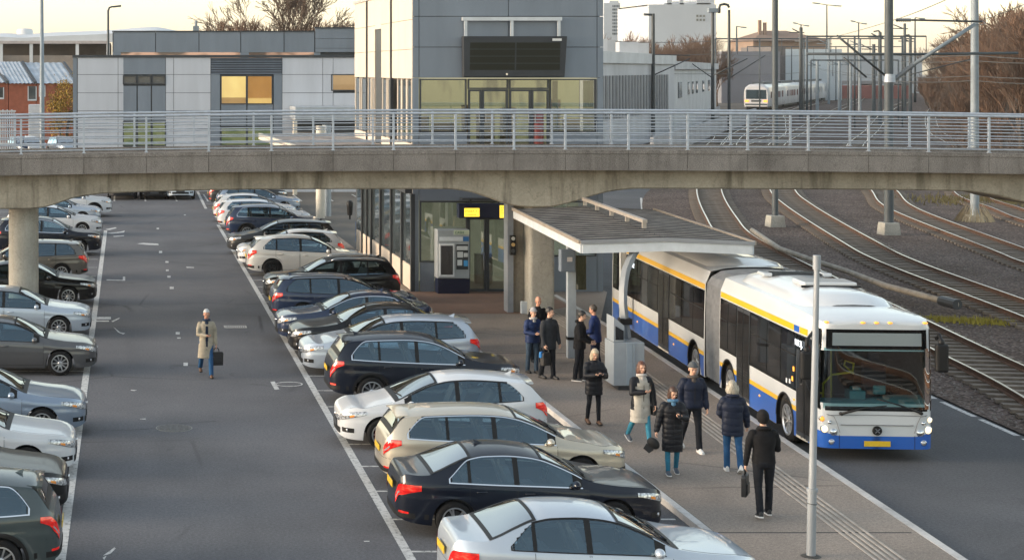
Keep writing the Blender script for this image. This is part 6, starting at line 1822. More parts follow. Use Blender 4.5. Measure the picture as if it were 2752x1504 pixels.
# the two tall masts joined by a bracket
e5, g5 = mast(2236, 590, 12.5, .22, m_mastg, 'thickest dark catenary mast, on a square concrete foot, holding a long insulated strut', (.42, .62), r2=.19)
Y5 = g5.y
def a5(u, v, y=None): return at(u, v, y or Y5)
m = MB(); m.tube([a5(2238,202)-Vector((0,0,.1)), a5(2238,190)+Vector((0,0,.06))], .26, 14); child(m, 'clamp', m_galv, e5, smooth=40)
insul(e5, a5(2250,200), a5(2298,163), .14, 10)
arm(e5, [a5(2298,163), a5(2452,62)], .09, m_mastl, 'strut')
insul(e5, a5(2254,51), a5(2292,51), .10, 7); arm(e5, [a5(2292,51), a5(2470,55)], .055, m_mast)
arm(e5, [a5(2230,193), a5(2105,90)], .055, m_mast, 'strut')
arm(e5, [a5(2180,195), a5(2122,145)], .045, m_mast, 'strut')
arm(e5, [a5(2030,136,Y5+1), a5(2300,137,Y5+1), a5(2560,134,Y5+1)], .075, m_mastg, 'crossbar')
e6, g6 = mast(2452, 556, 13.5, .22, m_mastl, 'pale grey catenary mast with dry grass round its foot', (.40, .35), r2=.18)
m = MB()
for i in range(110):
    a = rnd.random()*2*pi; r = rnd.uniform(.28,.42); p = Vector((g6.x+r*cos(a), g6.y+r*sin(a), rnd.uniform(.5,1.1))); b = Vector((g6.x+(r+.55)*cos(a), g6.y+(r+.55)*sin(a), .03))
    m.add([b+Vector((-.03,0,0)), b+Vector((.03,0,0)), p], [(0,1,2)])
tag(m.build('dry_stalks', M('straw', (.34,.27,.17), .95, 0, .3, 2), fix=False), kind='stuff')
arm(e6, [at(2440,150,g6.y-.3), at(2290,188,g6.y-.3)], .03, m_mast)
e4, g4 = mast(1950, 570, 12.5, .155, m_mastg, 'slim dark catenary mast right behind the shelter roof, on a concrete foot', (.40, .60), r2=.14)
arm(e4, [at(1795,190,g4.y+60), at(1880,148,g4.y+60)], .05, m_mast)
e1, g1 = mast(1643, 358, 14.1, .23, m_mast, 'black mast before the white industrial hall with a short top arm')
arm(e1, [at(1643,38,g1.y), at(1620,37,g1.y)], .14, m_mast, 'top_arm'); arm(e1, [at(1643,190,g1.y), at(1735,148,g1.y)], .07, m_mast, 'bracket'); arm(e1, [at(1620,137,g1.y), at(1735,140,g1.y)], .06, m_mast)
e2, g2 = mast(1793, 322, 16, .25, m_mast, 'black lamp mast with a flat lantern, right of the black mast by the hall', group='yard lamp masts', cat='lamp mast', name='lamp_mast')
m = MB(); c = at(1797, 28, g2.y); m.box(c.x-.9, c.x+.75, c.y-.4, c.y+.4, c.z-.25, c.z+.35); child(m, 'lantern', m_mastl, e2, bevel=.06)
arm(e2, [at(1740,160,g2.y), at(1790,195,g2.y)], .07, m_mast, 'bracket')
e3, g3 = mast(1834, 336, 15.4, .2, m_mast, 'dark lamp mast with a hooked top beside the flat lantern mast', group='yard lamp masts', cat='lamp mast', name='lamp_mast')
arm(e3, [at(1834,20,g3.y), at(1831,13,g3.y), at(1822,11,g3.y), at(1812,13,g3.y), at(1809,22,g3.y), at(1809,34,g3.y)], .16, m_mast, 'hook')
arm(e3, [at(1835,197,g3.y), at(1925,140,g3.y)], .06, m_mast, 'bracket')
for i, (u, v0, vt, r, mt, lab) in enumerate([
    (2015, 300, 70, .34, m_mast, 'dark mast to the right of the train rear, level with its roof'), (2056, 298, 152, .3, m_mastl, 'pale mast standing before the rear end of the train'),
    (2112, 293, 150, .32, m_mastl, 'pale mast in the middle of the yard, left of the paired ones'), (2140, 290, 150, .26, m_mastl, 'thin pale mast next to the middle yard mast'),
    (2163, 286, 100, .30, m_mastl, 'pale mast in front of the far white hall'), (2198, 300, 112, .33, m_mastg, 'slate mast just left of the thickest mast'),
    (2214, 318, 82, .28, m_mastg, 'slate mast with a hooked top beside the thickest mast'), (2290, 296, 92, .30, m_mastg, 'slate mast close to the right bank with hooked top'),
    (2276, 300, 60, .26, m_mastg, 'tall thin slate mast near the right bank'), (2030, 262, 92, .3, m_mastl, 'small pale mast far down the tracks'), (2085, 262, 98, .3, m_mastl, 'tiny pale mast below the double lamp')]):
    y = gnd(u, v0).y
    e, g = mast(u, v0, CAMH-(vt-V0)*y/F, r, mt, lab, r2=r*.8, n=8)
    arm(e, [at(u, vt+14, y), at(u-22-3*(i % 3), vt+3, y)], .10, mt, 'bracket'); arm(e, [at(u-30, vt+12, y), at(u+8, vt+13, y)], .09, mt)
    if i in (6, 7): arm(e, [at(u, vt, y), at(u-4, vt-4, y), at(u-16, vt-2, y)], .12, mt, 'hook')
GL = 'street lamps above the yard'
for u, v0, vt, w, dbl, lab in [(2080, 255, 13, 3, 36, 'tallest double headed street lamp above the yard'), (2015, 255, 63, 3, 20, 'shorter double headed street lamp over the brown roof'), (2160, 255, 58, 3, 20, 'double headed street lamp right of the tallest one'), (1853, 262, 67, 3, 0, 'single armed street lamp left of the brown roof'), (2302, 262, 45, 3, 0, 'slanted single street lamp near the right bank')]:
    y = gnd(u, v0).y*1.05
    e = empty('street_lamp', (at(u, v0, y).x, y, 0), 0, lab, 'street lamp', GL)
    m = MB(); m.tube([(at(u,0,y).x, y, .0), at(u, vt, y)], [.32,.16], 8); child(m, 'pole', m_mastg, e, smooth=True)
    for sg in ((-1, 1) if dbl else (1,)):
        du = dbl or 24
        arm(e, [at(u, vt, y), at(u+sg*du*.55, vt-3 if sg < 0 else vt+2, y)], .11, m_mastg)
        m = MB(); p, q = at(u+sg*du*.5, vt-3 if sg < 0 else vt+2, y), at(u+sg*du, vt-5 if sg < 0 else vt+3, y); m.bar(p, q, .6, .3); child(m, 'lantern', m_mastl, e)
# overhead line portals across the yard
for y, vt, u0, u1, lab in ((300, 98, 1800, 2300, 'long overhead gantry across the yard behind the train'), (230, 92, 2030, 2330, 'second gantry spanning the right half of the yard'), (420, 118, 1880, 2270, 'far gantry above the distant tracks'), (260, 152, 2040, 2260, 'low gantry crossing between the yard masts')):
    c = at((u0+u1)/2, vt, y)
    e = empty('line_gantry', (c.x, y, 0), 0, lab, 'gantry', 'overhead line gantries')
    m = MB(); m.bar(at(u0, vt, y), at(u1, vt, y), .16, .22); child(m, 'beam', m_mastg, e)
    k = max(3, int((u1-u0)/55))
    for i in range(k+1):
        u = u0+(u1-u0)*i/k
        m = MB(); m.tube([(at(u,0,y).x, y, 0 if i % 2 == 0 else CAMH-(vt+40-V0)*y/F), at(u, vt, y)], .13 if i % 2 == 0 else .06, 6); child(m, 'leg' if i % 2 == 0 else 'dropper', m_mastg, e, smooth=True)
# contact wires
m_wire = M('wire', (.05,.05,.05), .6, 0, 0)
def wire(pts, r, lab, name='overhead_wire'):
    pts = [Vector(p) for p in pts]; out = []
    for i in range(len(pts)-1):
        for k in range(10):
            t = k/10; p = pts[i].lerp(pts[i+1], t); out.append(p-Vector((0,0,min(.5,.002*(pts[i+1]-pts[i]).length)*4*t*(1-t))))
    out.append(pts[-1])
    m = MB(); m.tube(out, r, 5)
    return tag(m.build(name, m_wire), lab, 'wire', 'overhead wires')
wire([at(2720,-150,60), at(2380,0,110), at(2236,55,150), at(2000,110,300)], .03, 'highest wire sweeping down from the upper right sky to the yard')
wire([at(2700,-40,75), at(2470,52,100), at(2480,60,95), at(2452,62,81)], .02, 'short wire from the pale mast up to the right edge')
for i, (v0, v1) in enumerate([(150,138),(160,152),(198,190),(212,202)]):
    wire([at(2640, v0, 70), at(2450, v1+1, 92), at(2240, v1, 160), at(2040, v1-4 if i < 2 else 165+i, 320)], .022, ['upper contact wire across the right bank', 'second contact wire across the right bank', 'third contact wire, level with the shrubs', 'lowest contact wire across the right bank'][i])
for i, (v0, v1, v2) in enumerate([(137,136,140),(178,186,182),(104,104,98)]):
    wire([at(1525, v0, 165), at(1793, v1, 232), at(2030, v2, 330)], .035, ['middle wire in front of the white hall', 'low wire in front of the white hall', 'top wire over the roof of the white hall'][i])

# ---------------------------------------------------------------- train
m_tw = M('train_white', (.50,.50,.52), .4, 0, .05, .3, coat=.4); m_tglass = glassy('train_glass', (.02,.035,.045), .05, .9)
ta = math.atan2(122, 64.5)
train = empty('white_train', (123.6, 324, .3), ta+pi, 'white commuter train with orange lit front standing far down the tracks', 'train')
def tl(m, name, mat, par=train, **k): return m.build(name, mat, par, **k)
# local x: forward is -x here, cars extend to -x negative -> build along local -x as rear
def traincar(x0, x1, first):
    m = MB(); sec = [(-2.25,.5),(-2.35,1.2),(-2.35,3.3),(-2.15,4.2),(-1.5,4.75),(0,4.95),(1.5,4.75),(2.15,4.2),(2.35,3.3),(2.35,1.2),(2.25,.5)]
    rows = []
    for x, k in ((x0, .90 if first else .97), (x0-(.5 if first else .15), .98 if first else 1), (x0-2.0, 1), (x1+.15, 1), (x1, .97)):
        rows.append([(x, y*k, .5+(z-.5)*(k if z > 1 else 1)) for y, z in sec])
    m.grid(rows); m.poly(rows[0]); m.poly(rows[-1])
    c = tl(m, 'carriage', m_tw, smooth=30)
    for sg in (-1, 1):
        m = MB(); n = 7
        for i in range(n):
            a = x0-2.6-(x0-x1-5)*i/n; b = a-(x0-x1-5)/n*.62
            m.box(b, a, sg*2.352-.01, sg*2.352+.01, 2.1, 3.35)
        tl(m, 'side_windows', m_tglass, c)
        m = MB()
        for f in (.25, .7):
            a = x0-(x0-x1)*f; m.box(a-1.6, a, sg*2.36-.01, sg*2.36+.012, .7, 3.5)
        tl(m, 'doors', M('train_door', (.40,.40,.42), .4) if 'train_door' not in bpy.data.materials else bpy.data.materials['train_door'], c)
    m = MB(); m.box(x1+3, x0-3, -1.1, 1.1, 4.8, 5.25); tl(m, 'roof_unit', m_mastg, c)
    m = MB(); m.box(x1+1, x0-1, -1.9, 1.9, .05, .5); tl(m, 'underframe', m_black, c)
for i in range(5): traincar(-28*i, -28*i-27.3, i == 0)
m = MB(); rows = [[(.03-.0*abs(y), y, z) for y in lin(-1.85, 1.85, 8)] for z in (1.95, 2.6, 3.3, 3.75)]; m.grid(rows); tl(m, 'front_window', m_tglass)
m = MB(); m.box(.0,.06,-2.0,2.0,.75,1.05); tl(m, 'coupler_bar', m_mastg)
m_or = M('orange_lamp', (.9,.3,.05), .3, 0, 0, emit=(1,.20,.03), es=.9)
for sg in (-1, 1):
    m = MB(); m.box(.0,.08,sg*1.7-.38,sg*1.7+.38,1.35,1.75); tl(m, 'headlight', m_or, bevel=.05)
m = MB(); m.box(.0,.05,-.9,.9,1.4,1.75); tl(m, 'route_panel', m_dark)
# ================================================================== BACKGROUND BUILDINGS
LB = 110.0
def lx(u, y=LB): return (u-U0)*y/F
def lz(v, y=LB): return CAMH-(v-V0)*y/F
low = empty('office_wing', (lx(183), LB, 0), 0, 'low office wing clad in light and dark grey panels, one window lit yellow', 'building')
def lpart(m, name, mat, par=None, **k):
    o = child(m, name, mat, low, **k)
    if par: o.parent = par; o.matrix_parent_inverse = Matrix.Identity(4)
    return o
m = MB(); m.box(lx(184), lx(915), LB+.12, LB+9, -.05, lz(146)); m.box(lx(283,113), lx(912,113), 113.1, 119, lz(146), lz(82,113)); lpart(m, 'core', m_dark)
m = MB(); g = .014
vrows = [144, 188, 234, 279, 325, 372, 420, 500]
for us in ((195,297,311),(417,437,530),(710,812,838,900)):
    m = MB()
    for a, b in zip(us[:-1], us[1:]):
        for v0, v1 in zip(vrows[:-1], vrows[1:]):
            if us[0] == 710 and a == 838 and v0 == 188: continue
            m.box(lx(a)+g, lx(b)-g, LB, LB+.1, lz(v1)+g, lz(v0)-g)
    lpart(m, 'light_cladding', m_light_panel)
m = MB()
for a, b, v0, v1 in [(308,417,144,188),(308,344,216,305),(346,380,216,305),(382,417,216,305),(530,554,186,500),(688,710,186,500),(556,620,262,318),(622,687,262,318),(308,417,370,500),(556,688,368,500),(183,194,144,500)]:
    m.box(lx(a)+g, lx(b)-g, LB+.01, LB+.1, lz(v1)+g, lz(v0)-g)
lpart(m, 'dark_cladding', m_grey_panel)
m = MB(); m.box(lx(182), lx(905), LB-.08, LB+.3, lz(146)+.02, lz(139)); lpart(m, 'roof_edge', m_dark)
m = MB()
for i in range(7): 
    v = 146+6.1*i; z0 = lz(v+4.4); z1 = lz(v)
    m.add([(lx(531),LB-.05,z0),(lx(709),LB-.05,z0),(lx(709),LB+.08,z1),(lx(531),LB+.08,z1),(lx(531),LB+.1,z0),(lx(709),LB+.1,z0)], [(0,1,2,3),(0,4,5,1)])
lpart(m, 'louvre', m_grey_panel)
def lwin(u0, u1, v0, v1, mat, fw=.07, y=LB):
    x0, x1, z1, z0 = lx(u0,y), lx(u1,y), lz(v0,y), lz(v1,y)
    m = MB(); m.box(x0+fw, x1-fw, y+.04, y+.05, z0+fw, z1-fw); w = lpart(m, 'window', mat)
    m = MB(); m.box(x0,x1,y-.03,y+.1,z0,z0+fw); m.box(x0,x1,y-.03,y+.1,z1-fw,z1); m.box(x0,x0+fw,y-.03,y+.1,z0+fw,z1-fw); m.box(x1-fw,x1,y-.03,y+.1,z0+fw,z1-fw)
    lpart(m, 'window_frame', m_dark, w); return w
def glowglass(name, c1, c2, e):
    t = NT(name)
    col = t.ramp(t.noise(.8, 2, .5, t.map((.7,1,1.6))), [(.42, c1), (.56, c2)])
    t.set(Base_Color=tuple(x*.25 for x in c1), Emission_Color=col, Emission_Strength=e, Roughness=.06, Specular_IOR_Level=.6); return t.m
def blindglass(name, lowc, topc, z, e):
    t = NT(name); r = t.n.new('ShaderNodeSeparateXYZ'); t.L(t.co, r.inputs[0])
    k = t.math('DIVIDE', r.outputs[2], 10.0)
    col = t.ramp(k, [(z/10-.001, lowc), (z/10+.001, topc)])
    col = t.mix(.5, col, t.ramp(t.noise(1.1, 4, .6, t.map((1,1,.5))), [(.3,.38),(.7,.6)]), 'OVERLAY')
    t.set(Base_Color=tuple(x*.25 for x in topc), Emission_Color=col, Emission_Strength=e, Roughness=.06, Specular_IOR_Level=.6); return t.m
m_lit = blindglass('lit_yellow_window', (.24,.14,.06), (.62,.46,.17), 6.14, .40)
m_lit2 = blindglass('lit_amber_window', (.25,.16,.075), (.30,.20,.10), 7, .42)
m_green = glowglass('green_window', (.05,.07,.03), (.10,.11,.05), .5)
lwin(555,621,190,263,m_lit); lwin(621,686,190,263,blindglass('lit_ochre_window', (.55,.38,.13), (.31,.16,.05), 6.10, .40)); lwin(833,900,187,229,m_lit2)
for a, b in ((309,344),(345,381),(382,417)): lwin(a,b,190,213,m_window,.09); lwin(a,b,306,368,m_green,.06)
lwin(555,621,319,367,m_green); lwin(621,687,319,367,m_green)
# upper setback storey with a slot window under it
def ux(u): return lx(u,113)
def uz(v): return lz(v,113)
m = MB()
for a, b in ((285,391),(392,500),(501,605),(606,714),(715,791)): m.box(ux(a)+.012, ux(b)-.012, 113-.02, 113.1, uz(132), uz(81))
for v0, v1 in ((72,98),(98,122),(122,132)): m.box(ux(793), ux(905), 112.9, 113.1, uz(v1)+.01, uz(v0)-.01)
for a, b in ((283,304),(604,626),(790,806)): m.box(ux(a), ux(b), 113, 113.1, uz(146), uz(132)-.005)
lpart(m, 'upper_cladding', m_grey_panel)
m = MB(); m.box(ux(282), ux(792), 112.9, 113.3, uz(81)+.005, uz(78)); m.box(ux(791), ux(906), 112.8, 113.3, uz(72), uz(69)); lpart(m, 'upper_roof_edge', m_dark)
m = MB(); m.box(ux(304), ux(604), 113.05, 113.08, uz(146), uz(132)); m.box(ux(626), ux(790), 113.05, 113.08, uz(146), uz(132)); lpart(m, 'slot_window', glowglass('slot_reflection', (.36,.22,.15), (.04,.035,.03), .5))  # warm reflection painted into the slot panes as glowing colour
# white canopy against the wing and a low entrance canopy by the station
cn = empty('wing_canopy', (lx(810), 108, 0), 0, 'white flat canopy against the office wing, just left of the station', 'canopy')
m = MB(); m.box(lx(736,108), lx(905,108), 106.5, 109.9, lz(300,108), lz(268,108)); child(m, 'fascia', M('canopy_fascia', (.34,.37,.40), .5), cn, bevel=.03)
m = MB(); m.box(lx(745,108), lx(905,108), 108, 109.8, lz(332,108), lz(301,108)); child(m, 'painted_shade', m_dark, cn)  # dark box put in for the shade under the canopy
m = MB(); m.box(lx(733,108), lx(742,108), 106.6, 107.2, 0, lz(300,108)); child(m, 'post', m_cream, cn)
ec = empty('entrance_canopy', (8.4, 66, 0), 0, 'low ribbed canopy roof with pale edge along the station side wall', 'canopy')
m = MB()
for i in range(24):
    y = 62.5+i*.55; m.add([(6.3+.03*(24-i)*.4,y,5.0+.0),(10.30,y,5.0),(10.30,y+.5,5.0),(6.3+.03*(24-i)*.4,y+.5,5.0),(6.3+.03*(24-i)*.4,y+.25,5.07),(10.30,y+.25,5.07)], [(0,1,5,4),(3,4,5,2),(0,4,3),(1,2,5)])
child(m, 'ribbed_roof', M('old_roof', (.30,.27,.25), .6, .2, .35, 1.5), ec)
m = MB(); m.add([(6.3,75.5,4.85),(6.65,62.4,4.85),(6.65,62.4,5.12),(6.3,75.5,5.12),(6.45,75.5,4.85),(6.8,62.4,4.85),(6.8,62.4,5.12),(6.45,75.5,5.12)], [(0,1,2,3),(7,6,5,4),(3,2,6,7),(0,4,5,1)]); m.box(6.65,10.3,62.3,62.42,4.85,5.1); child(m, 'edge_board', m_cream, ec)
for u, v, lab in ((806,548,0),(822,543,0)):
    g = gnd(u, v, .12); m = MB(); m.tube([(g.x,g.y,.12),(g.x,g.y,5.0)], .24 if lab == 0 else .2, 14); child(m, 'post', m_cream if u < 810 else m_postgrey, ec, smooth=40)
g = gnd(880, 552, .12)
lb = empty('litter_bin', (g.x, g.y, .12), 0, 'small black litter bin on a post left of the station side windows', 'litter bin')
m = MB(); m.tube([(g.x,g.y,.12),(g.x,g.y,.5)], .05, 8); child(m, 'post', m_black, lb)
m = MB(); m.lathe([(.13,.35),(.17,.85),(.18,1.0),(.12,1.1),(.03,1.13)], (g.x,g.y,.0), 14); child(m, 'bucket', m_black, lb, smooth=40)
g = gnd(905, 618, .12); m = MB(); m.box(g.x-.18,g.x+.18,g.y,g.y+.05,.3,1.2)
tag(m.build('poster_panel', M('poster_blue', (.03,.09,.24), .5)), 'small blue poster panel low on the station side wall', 'poster')

# brick terrace at the left
m_brick = M('red_brick', (.27,.085,.05), .9, 0, .2, 2); m_roofp = M('corrugated_roof', (.36,.40,.45), .5, .2, .25, 1.2, stretch=(1,1,.3))
YB = 150.0
def house(u0, u1, vr, ve, win, lab):
    x0, x1 = lx(u0,YB), lx(u1,YB); zr, ze = lz(vr,YB), lz(ve,YB)
    e = empty('brick_house', ((x0+x1)/2, YB, 0), 0, lab, 'house', 'brick terrace houses')
    m = MB(); m.box(x0, x1-.05, YB, YB+8, -.05, ze); child(m, 'wall', m_brick, e)
    m = MB(); xr = x0+(x1-x0)*.12
    n = 14; rows = []
    for i in range(n+1):
        t = i/n; w = .06*(i % 2)
        rows.append([(x0-.2+(x1-x0)*t, YB-.3, ze-.1+w), (x0-1.6+(x1-x0)*t*.96, YB+5, zr+w)])
    m.grid(rows); child(m, 'roof', m_roofp, e, fix=True)
    m = MB(); m.prism([(x1-.2,YB-.3,ze-.12),(x1-1.6-.1,YB+5,zr-.05),(x1-1.6-.1,YB+5,zr+.12),(x1-.2,YB-.3,ze+.08)], (.25,0,0)); child(m, 'verge', m_dark, e)
    for a, b, v0, v1 in win:
        m = MB(); m.box(lx(a,YB), lx(b,YB), YB-.02, YB-.005, lz(v1,YB), lz(v0,YB)); w = child(m, 'window', m_window, e)
        m = MB(); m.box(lx(a,YB)-.08, lx(b,YB)+.08, YB-.06, YB-.02, lz(v1,YB)-.14, lz(v1,YB)); m.box(lx(a,YB)-.08, lx(a,YB), YB-.06, YB-.0, lz(v1,YB), lz(v0,YB)); m.box(lx(b,YB), lx(b,YB)+.08, YB-.06, YB-.0, lz(v1,YB), lz(v0,YB))
        o = child(m, 'window_frame', m_white_paint, e); o.parent = w; o.matrix_parent_inverse = Matrix.Identity(4)
house(-60, 22, 168, 206, [(-2,8,220,246)], 'leftmost red brick house of the terrace, cut by the frame edge')
house(22, 92, 156, 208, [(72,90,217,250)], 'middle red brick house with a white framed window')
house(92, 200, 158, 208, [(100,112,215,240)], 'right red brick house behind the yellow leaved bush')
c = at(92, 310, 140)
m = MB(); m.box(c.x-.62, c.x+.62, 139, 140.5, -.05, lz(263,140)); tag(m.build('equipment_cabinet', M('pale_cabinet', (.50,.52,.56), .5), bevel=.03), 'tall pale equipment cabinet in front of the middle brick house', 'cabinet')
m = MB()
fe = empty('white_fence', (lx(-10,126), 126, 0), 0, 'white barred fence at the far left behind the railing', 'fence')
for i in range(18):
    u = -60+i*5.6; m.box(lx(u,126)-.05, lx(u,126)+.05, 126, 126.08, 0, lz(276+3*(i % 2),126))
child(m, 'bars', m_white_paint, fe)
for v in (280, 320, 362):
    m = MB(); m.box(lx(-70,126), lx(40,126), 125.95, 126.0, lz(v,126)-.06, lz(v,126)+.06); child(m, 'rail', m_white_paint, fe)
for u, col, lab in ((58,'darkblue','dark car far left behind the railing, by the white fence'), (76,'white','white van like car far left behind the railing'), (160,'silver','silver car behind the railing below the yellow bush')):
    root, _ = PROTO[(('suv',), tuple(sorted(dict(style=1, chrome=True, cladding=True, spoiler=True).items())))]
    src = [o for o in bpy.data.objects if o.parent is None and o.get('category') == 'car' and o['label'].startswith('dark SUV facing forward')][0]
    cc = copy_tree(src); cc.location = (lx(u,132), 132, 1.1); cc.rotation_euler = (0,0,-pi/2+.3); tag(cc, lab, 'car', 'cars beyond the bridge at left')
    for ch in cc.children_recursive:
        if ch.type == 'MESH' and ch.material_slots and ch.material_slots[0].link == 'OBJECT': ch.material_slots[0].material = PAINTS[col]
m = MB(); m.box(-60, lx(183,124), 122, 147, -.05, 1.1); tag(m.build('raised_yard', m_grnd), kind='structure')
# white curved hall far left
YS = 260.0
st = empty('white_hall', (lx(150,YS), YS, 0), 0, 'long white roofed hall with a dark open front at the far left', 'building')
m_whall = M('hall_white', (.55,.56,.58), .6, 0, .08, .2)
tops = pchip([(-120,92),(0,82),(60,84),(130,80),(260,75),(390,66),(440,74),(520,92)])
xs = [-120+10*i for i in range(65)]
m = MB(); m.grid([[ (lx(u,YS), YS-2, lz(107,YS)) for u in xs], [(lx(u,YS), YS-2, lz(tops(u)+12,YS)) for u in xs], [(lx(u,YS), YS+6, lz(tops(u),YS)) for u in xs], [(lx(u,YS), YS+40, lz(tops(u),YS)-1) for u in xs]]); child(m, 'roof', m_whall, st, smooth=30)
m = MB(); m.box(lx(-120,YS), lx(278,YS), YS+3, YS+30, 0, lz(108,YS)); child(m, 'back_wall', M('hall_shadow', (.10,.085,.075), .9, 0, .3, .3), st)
m = MB(); m.box(lx(-120,YS), lx(275,YS), YS-2.2, YS-1.9, lz(111,YS), lz(104,YS)); child(m, 'eaves_band', M('hall_pinkish', (.42,.37,.36), .7), st)
for u in (5, 80, 195, 272):
    m = MB(); m.box(lx(u,YS)-.25, lx(u,YS)+.25, YS-2, YS-1.5, 0, lz(108,YS)); child(m, 'column', m_whall, st)
m = MB(); m.box(lx(-120,YS), lx(275,YS), YS-1.4, YS-1.2, 0, lz(140,YS)); child(m, 'low_wall', M('hall_low_wall', (.24,.20,.17), .9, 0, .3, .25), st)
m = MB(); m.lathe([(1.3,0),(1.3,1.5),(1.1,1.8),(.1,1.9)], (lx(57,YS), YS+6, lz(84,YS)-1), 16); child(m, 'roof_drum', m_whall, st, smooth=40)
# mobile mast bits on the skyline
for u, vt, lab in ((493, 52, 'small roof antenna mast on the skyline left of the trees'),):
    e = empty('antenna_mast', (lx(u,140), 140, 0), 0, lab, 'antenna'); m = MB(); m.tube([(lx(u,140),140,0), at(u, vt, 140)], .12, 6); child(m, 'pole', m_mastl, e); m = MB(); m.box(lx(u,140)-.25,lx(u,140)+.25,139.8,140.2,lz(78,140),lz(66,140)); child(m, 'panel', m_mastl, e)
# street lamp and tall pole at left
e = empty('street_lamp', (lx(272,122), 122, 0), 0, 'slim street lamp with curved arm above the office wing corner', 'street lamp')
m = MB(); m.tube([(lx(272,122),122,0), at(272,28,122), at(275,20,122), at(284,17,122)], [.10,.08,.07,.06], 8); child(m, 'pole', m_mastg, e, smooth=True)
m = MB(); m.bar(at(283,18,122), at(305,15.5,122), .32, .13); child(m, 'lantern', m_mastg, e, bevel=.03)
e = empty('tall_pole', (lx(106,100), 100, 0), 0, 'tall pale grey pole rising out of the frame at the left', 'pole')
m = MB(); m.tube([(lx(107,100),100,0), at(106,300,100), at(105,-60,100)], [.16,.145,.09], 14); child(m, 'shaft', m_mastl, e, smooth=True)

# ---------------------------------------------------------------- right hand side
YI = 150
def wallseg(p, q, z0, z1, name, mat, par, th=.2, off=0):
    m = MB(); p, q = Vector((*p,0)), Vector((*q,0)); d = (q-p).normalized(); n = Vector((d.y,-d.x,0)); p = p+n*off; q = q+n*off; n = n*th
    m.add([p+Vector((0,0,z0)),q+Vector((0,0,z0)),q+Vector((0,0,z1)),p+Vector((0,0,z1)),p-n+Vector((0,0,z0)),q-n+Vector((0,0,z0)),q-n+Vector((0,0,z1)),p-n+Vector((0,0,z1))], [(0,1,2,3),(7,6,5,4),(3,2,6,7),(0,4,5,1),(1,5,6,2),(0,3,7,4)])
    return child(m, name, mat, par)
ih = empty('industrial_hall', (43, 150, 0), 0, 'long white flat roofed industrial hall beside the yard, ribbed dark panels', 'building')
p0, p1, p2 = (42.0,150), (66.5,200), (104,290)
m_iw = M('hall_render', (.43,.43,.45), .7, 0, .16, .25, stretch=(1,1,.25)); m_iw2 = M('hall_fascia', (.50,.50,.51), .7, 0, .14, .3)
def lerp2(a, b, t): return (a[0]+(b[0]-a[0])*t, a[1]+(b[1]-a[1])*t)
wallseg(p0, p1, 0, 9.0, 'front_wall', m_iw, ih, 6); wallseg(lerp2(p1,p2,.004), p2, 0, 8.2, 'rear_wall', m_iw2, ih, 6, -.3)
wallseg(p0, p1, 8.6, 9.7, 'roof_fascia', m_iw2, ih, 6.2, .25); wallseg(lerp2(p1,p2,.004), p2, 8.0, 9.0, 'roof_fascia', m_iw, ih, 6.2, .1)
m_ribd = M('ribbed_grey', (.15,.155,.17), .6, .2, .2, .8)
for k in range(26):
    a, b = lerp2(p0, p1, .03+.034*k), lerp2(p0, p1, .03+.034*k+.020); wallseg(a, b, 3.2, 7.4, 'rib_panel', m_ribd, ih, .1, .08)
for t0, t1, z0, z1 in ((.10,.16,4.4,6.4),(.28,.31,4.6,6.3),(.36,.39,4.6,6.3),(.45,.48,4.6,6.3),(.60,.64,4.6,6.3),(.75,.80,4.6,6.3)):
    wallseg(lerp2(p1,p2,t0), lerp2(p1,p2,t1), z0, z1, 'window', m_window, ih, .1, -.2)
wallseg(p0, p2, 0, 1.6, 'plinth', M('hall_plinth', (.33,.32,.33), .8, 0, .2, .4), ih, .3, .35)
for t in (.12,.22,.3,.55,.68):
    c = lerp2(p0, p1, t); m = MB(); m.box(c[0]-2.6, c[0]-.6, c[1]-1, c[1]+1, 9.6, 10.9); child(m, 'roof_unit', m_iw2, ih)
# low white wall along the first track
wl = empty('yard_wall', (56, 165, 0), 0, 'low pale wall between the industrial hall and the tracks', 'wall')
wallseg((48,150),(100,262), 0, 1.9, 'wall_face', M('yard_wall_face', (.36,.35,.36), .8, 0, .25, .3), wl, .3)
def block(name, cat, lab, u0, u1, v0, y, depth, mat, wins=None, base=0, group=None, steps=()):
    e = empty(name, (lx((u0+u1)/2,y), y, 0), 0, lab, cat, group)
    m = MB(); m.box(lx(u0,y), lx(u1,y), y, y+depth, base-.05, lz(v0,y)); child(m, 'wall', mat, e)
    for a, b, v in steps:
        m = MB(); m.box(lx(a,y), lx(b,y), y+1, y+depth-1, lz(v0,y)-.01, lz(v,y)); child(m, 'roof_block', mat, e)
    if wins:
        nu, nv, a0, a1, b0, b1 = wins
        for j in range(nv):
            m = MB()
            for i in range(nu):
                ua, ub = a0+(a1-a0)*(i+.2)/nu, a0+(a1-a0)*(i+.8)/nu; va, vb = b0+(b1-b0)*(j+.2)/nv, b0+(b1-b0)*(j+.75)/nv
                m.box(lx(ua,y), lx(ub,y), y-.15, y-.02, lz(vb,y), lz(va,y))
            child(m, 'window_row', m_window, e)
    return e
m_tow = M('tower_concrete', (.40,.42,.45), .8, 0, .08, .05); m_tow2 = M('tower_pale', (.46,.48,.51), .8, 0, .08, .05)
block('tower_block', 'tower block', 'slim pale tower block right of the station roof', 1519, 1560, 8, 720, 30, m_tow2, (5,9,1540,1559,12,90), steps=((1535,1558,2),))
block('tower_block', 'tower block', 'low wide block between the slim and the big tower', 1563, 1640, 52, 760, 30, m_tow, (9,4,1568,1636,58,100))
block('tower_block', 'tower block', 'big pale tower block with stepped roof and rooftop boxes', 1632, 1802, 12, 640, 40, m_tow2, (3,2,1750,1775,36,56), steps=((1632,1680,15),(1672,1790,8),(1680,1692,0),(1712,1722,-3),(1755,1800,-18)))
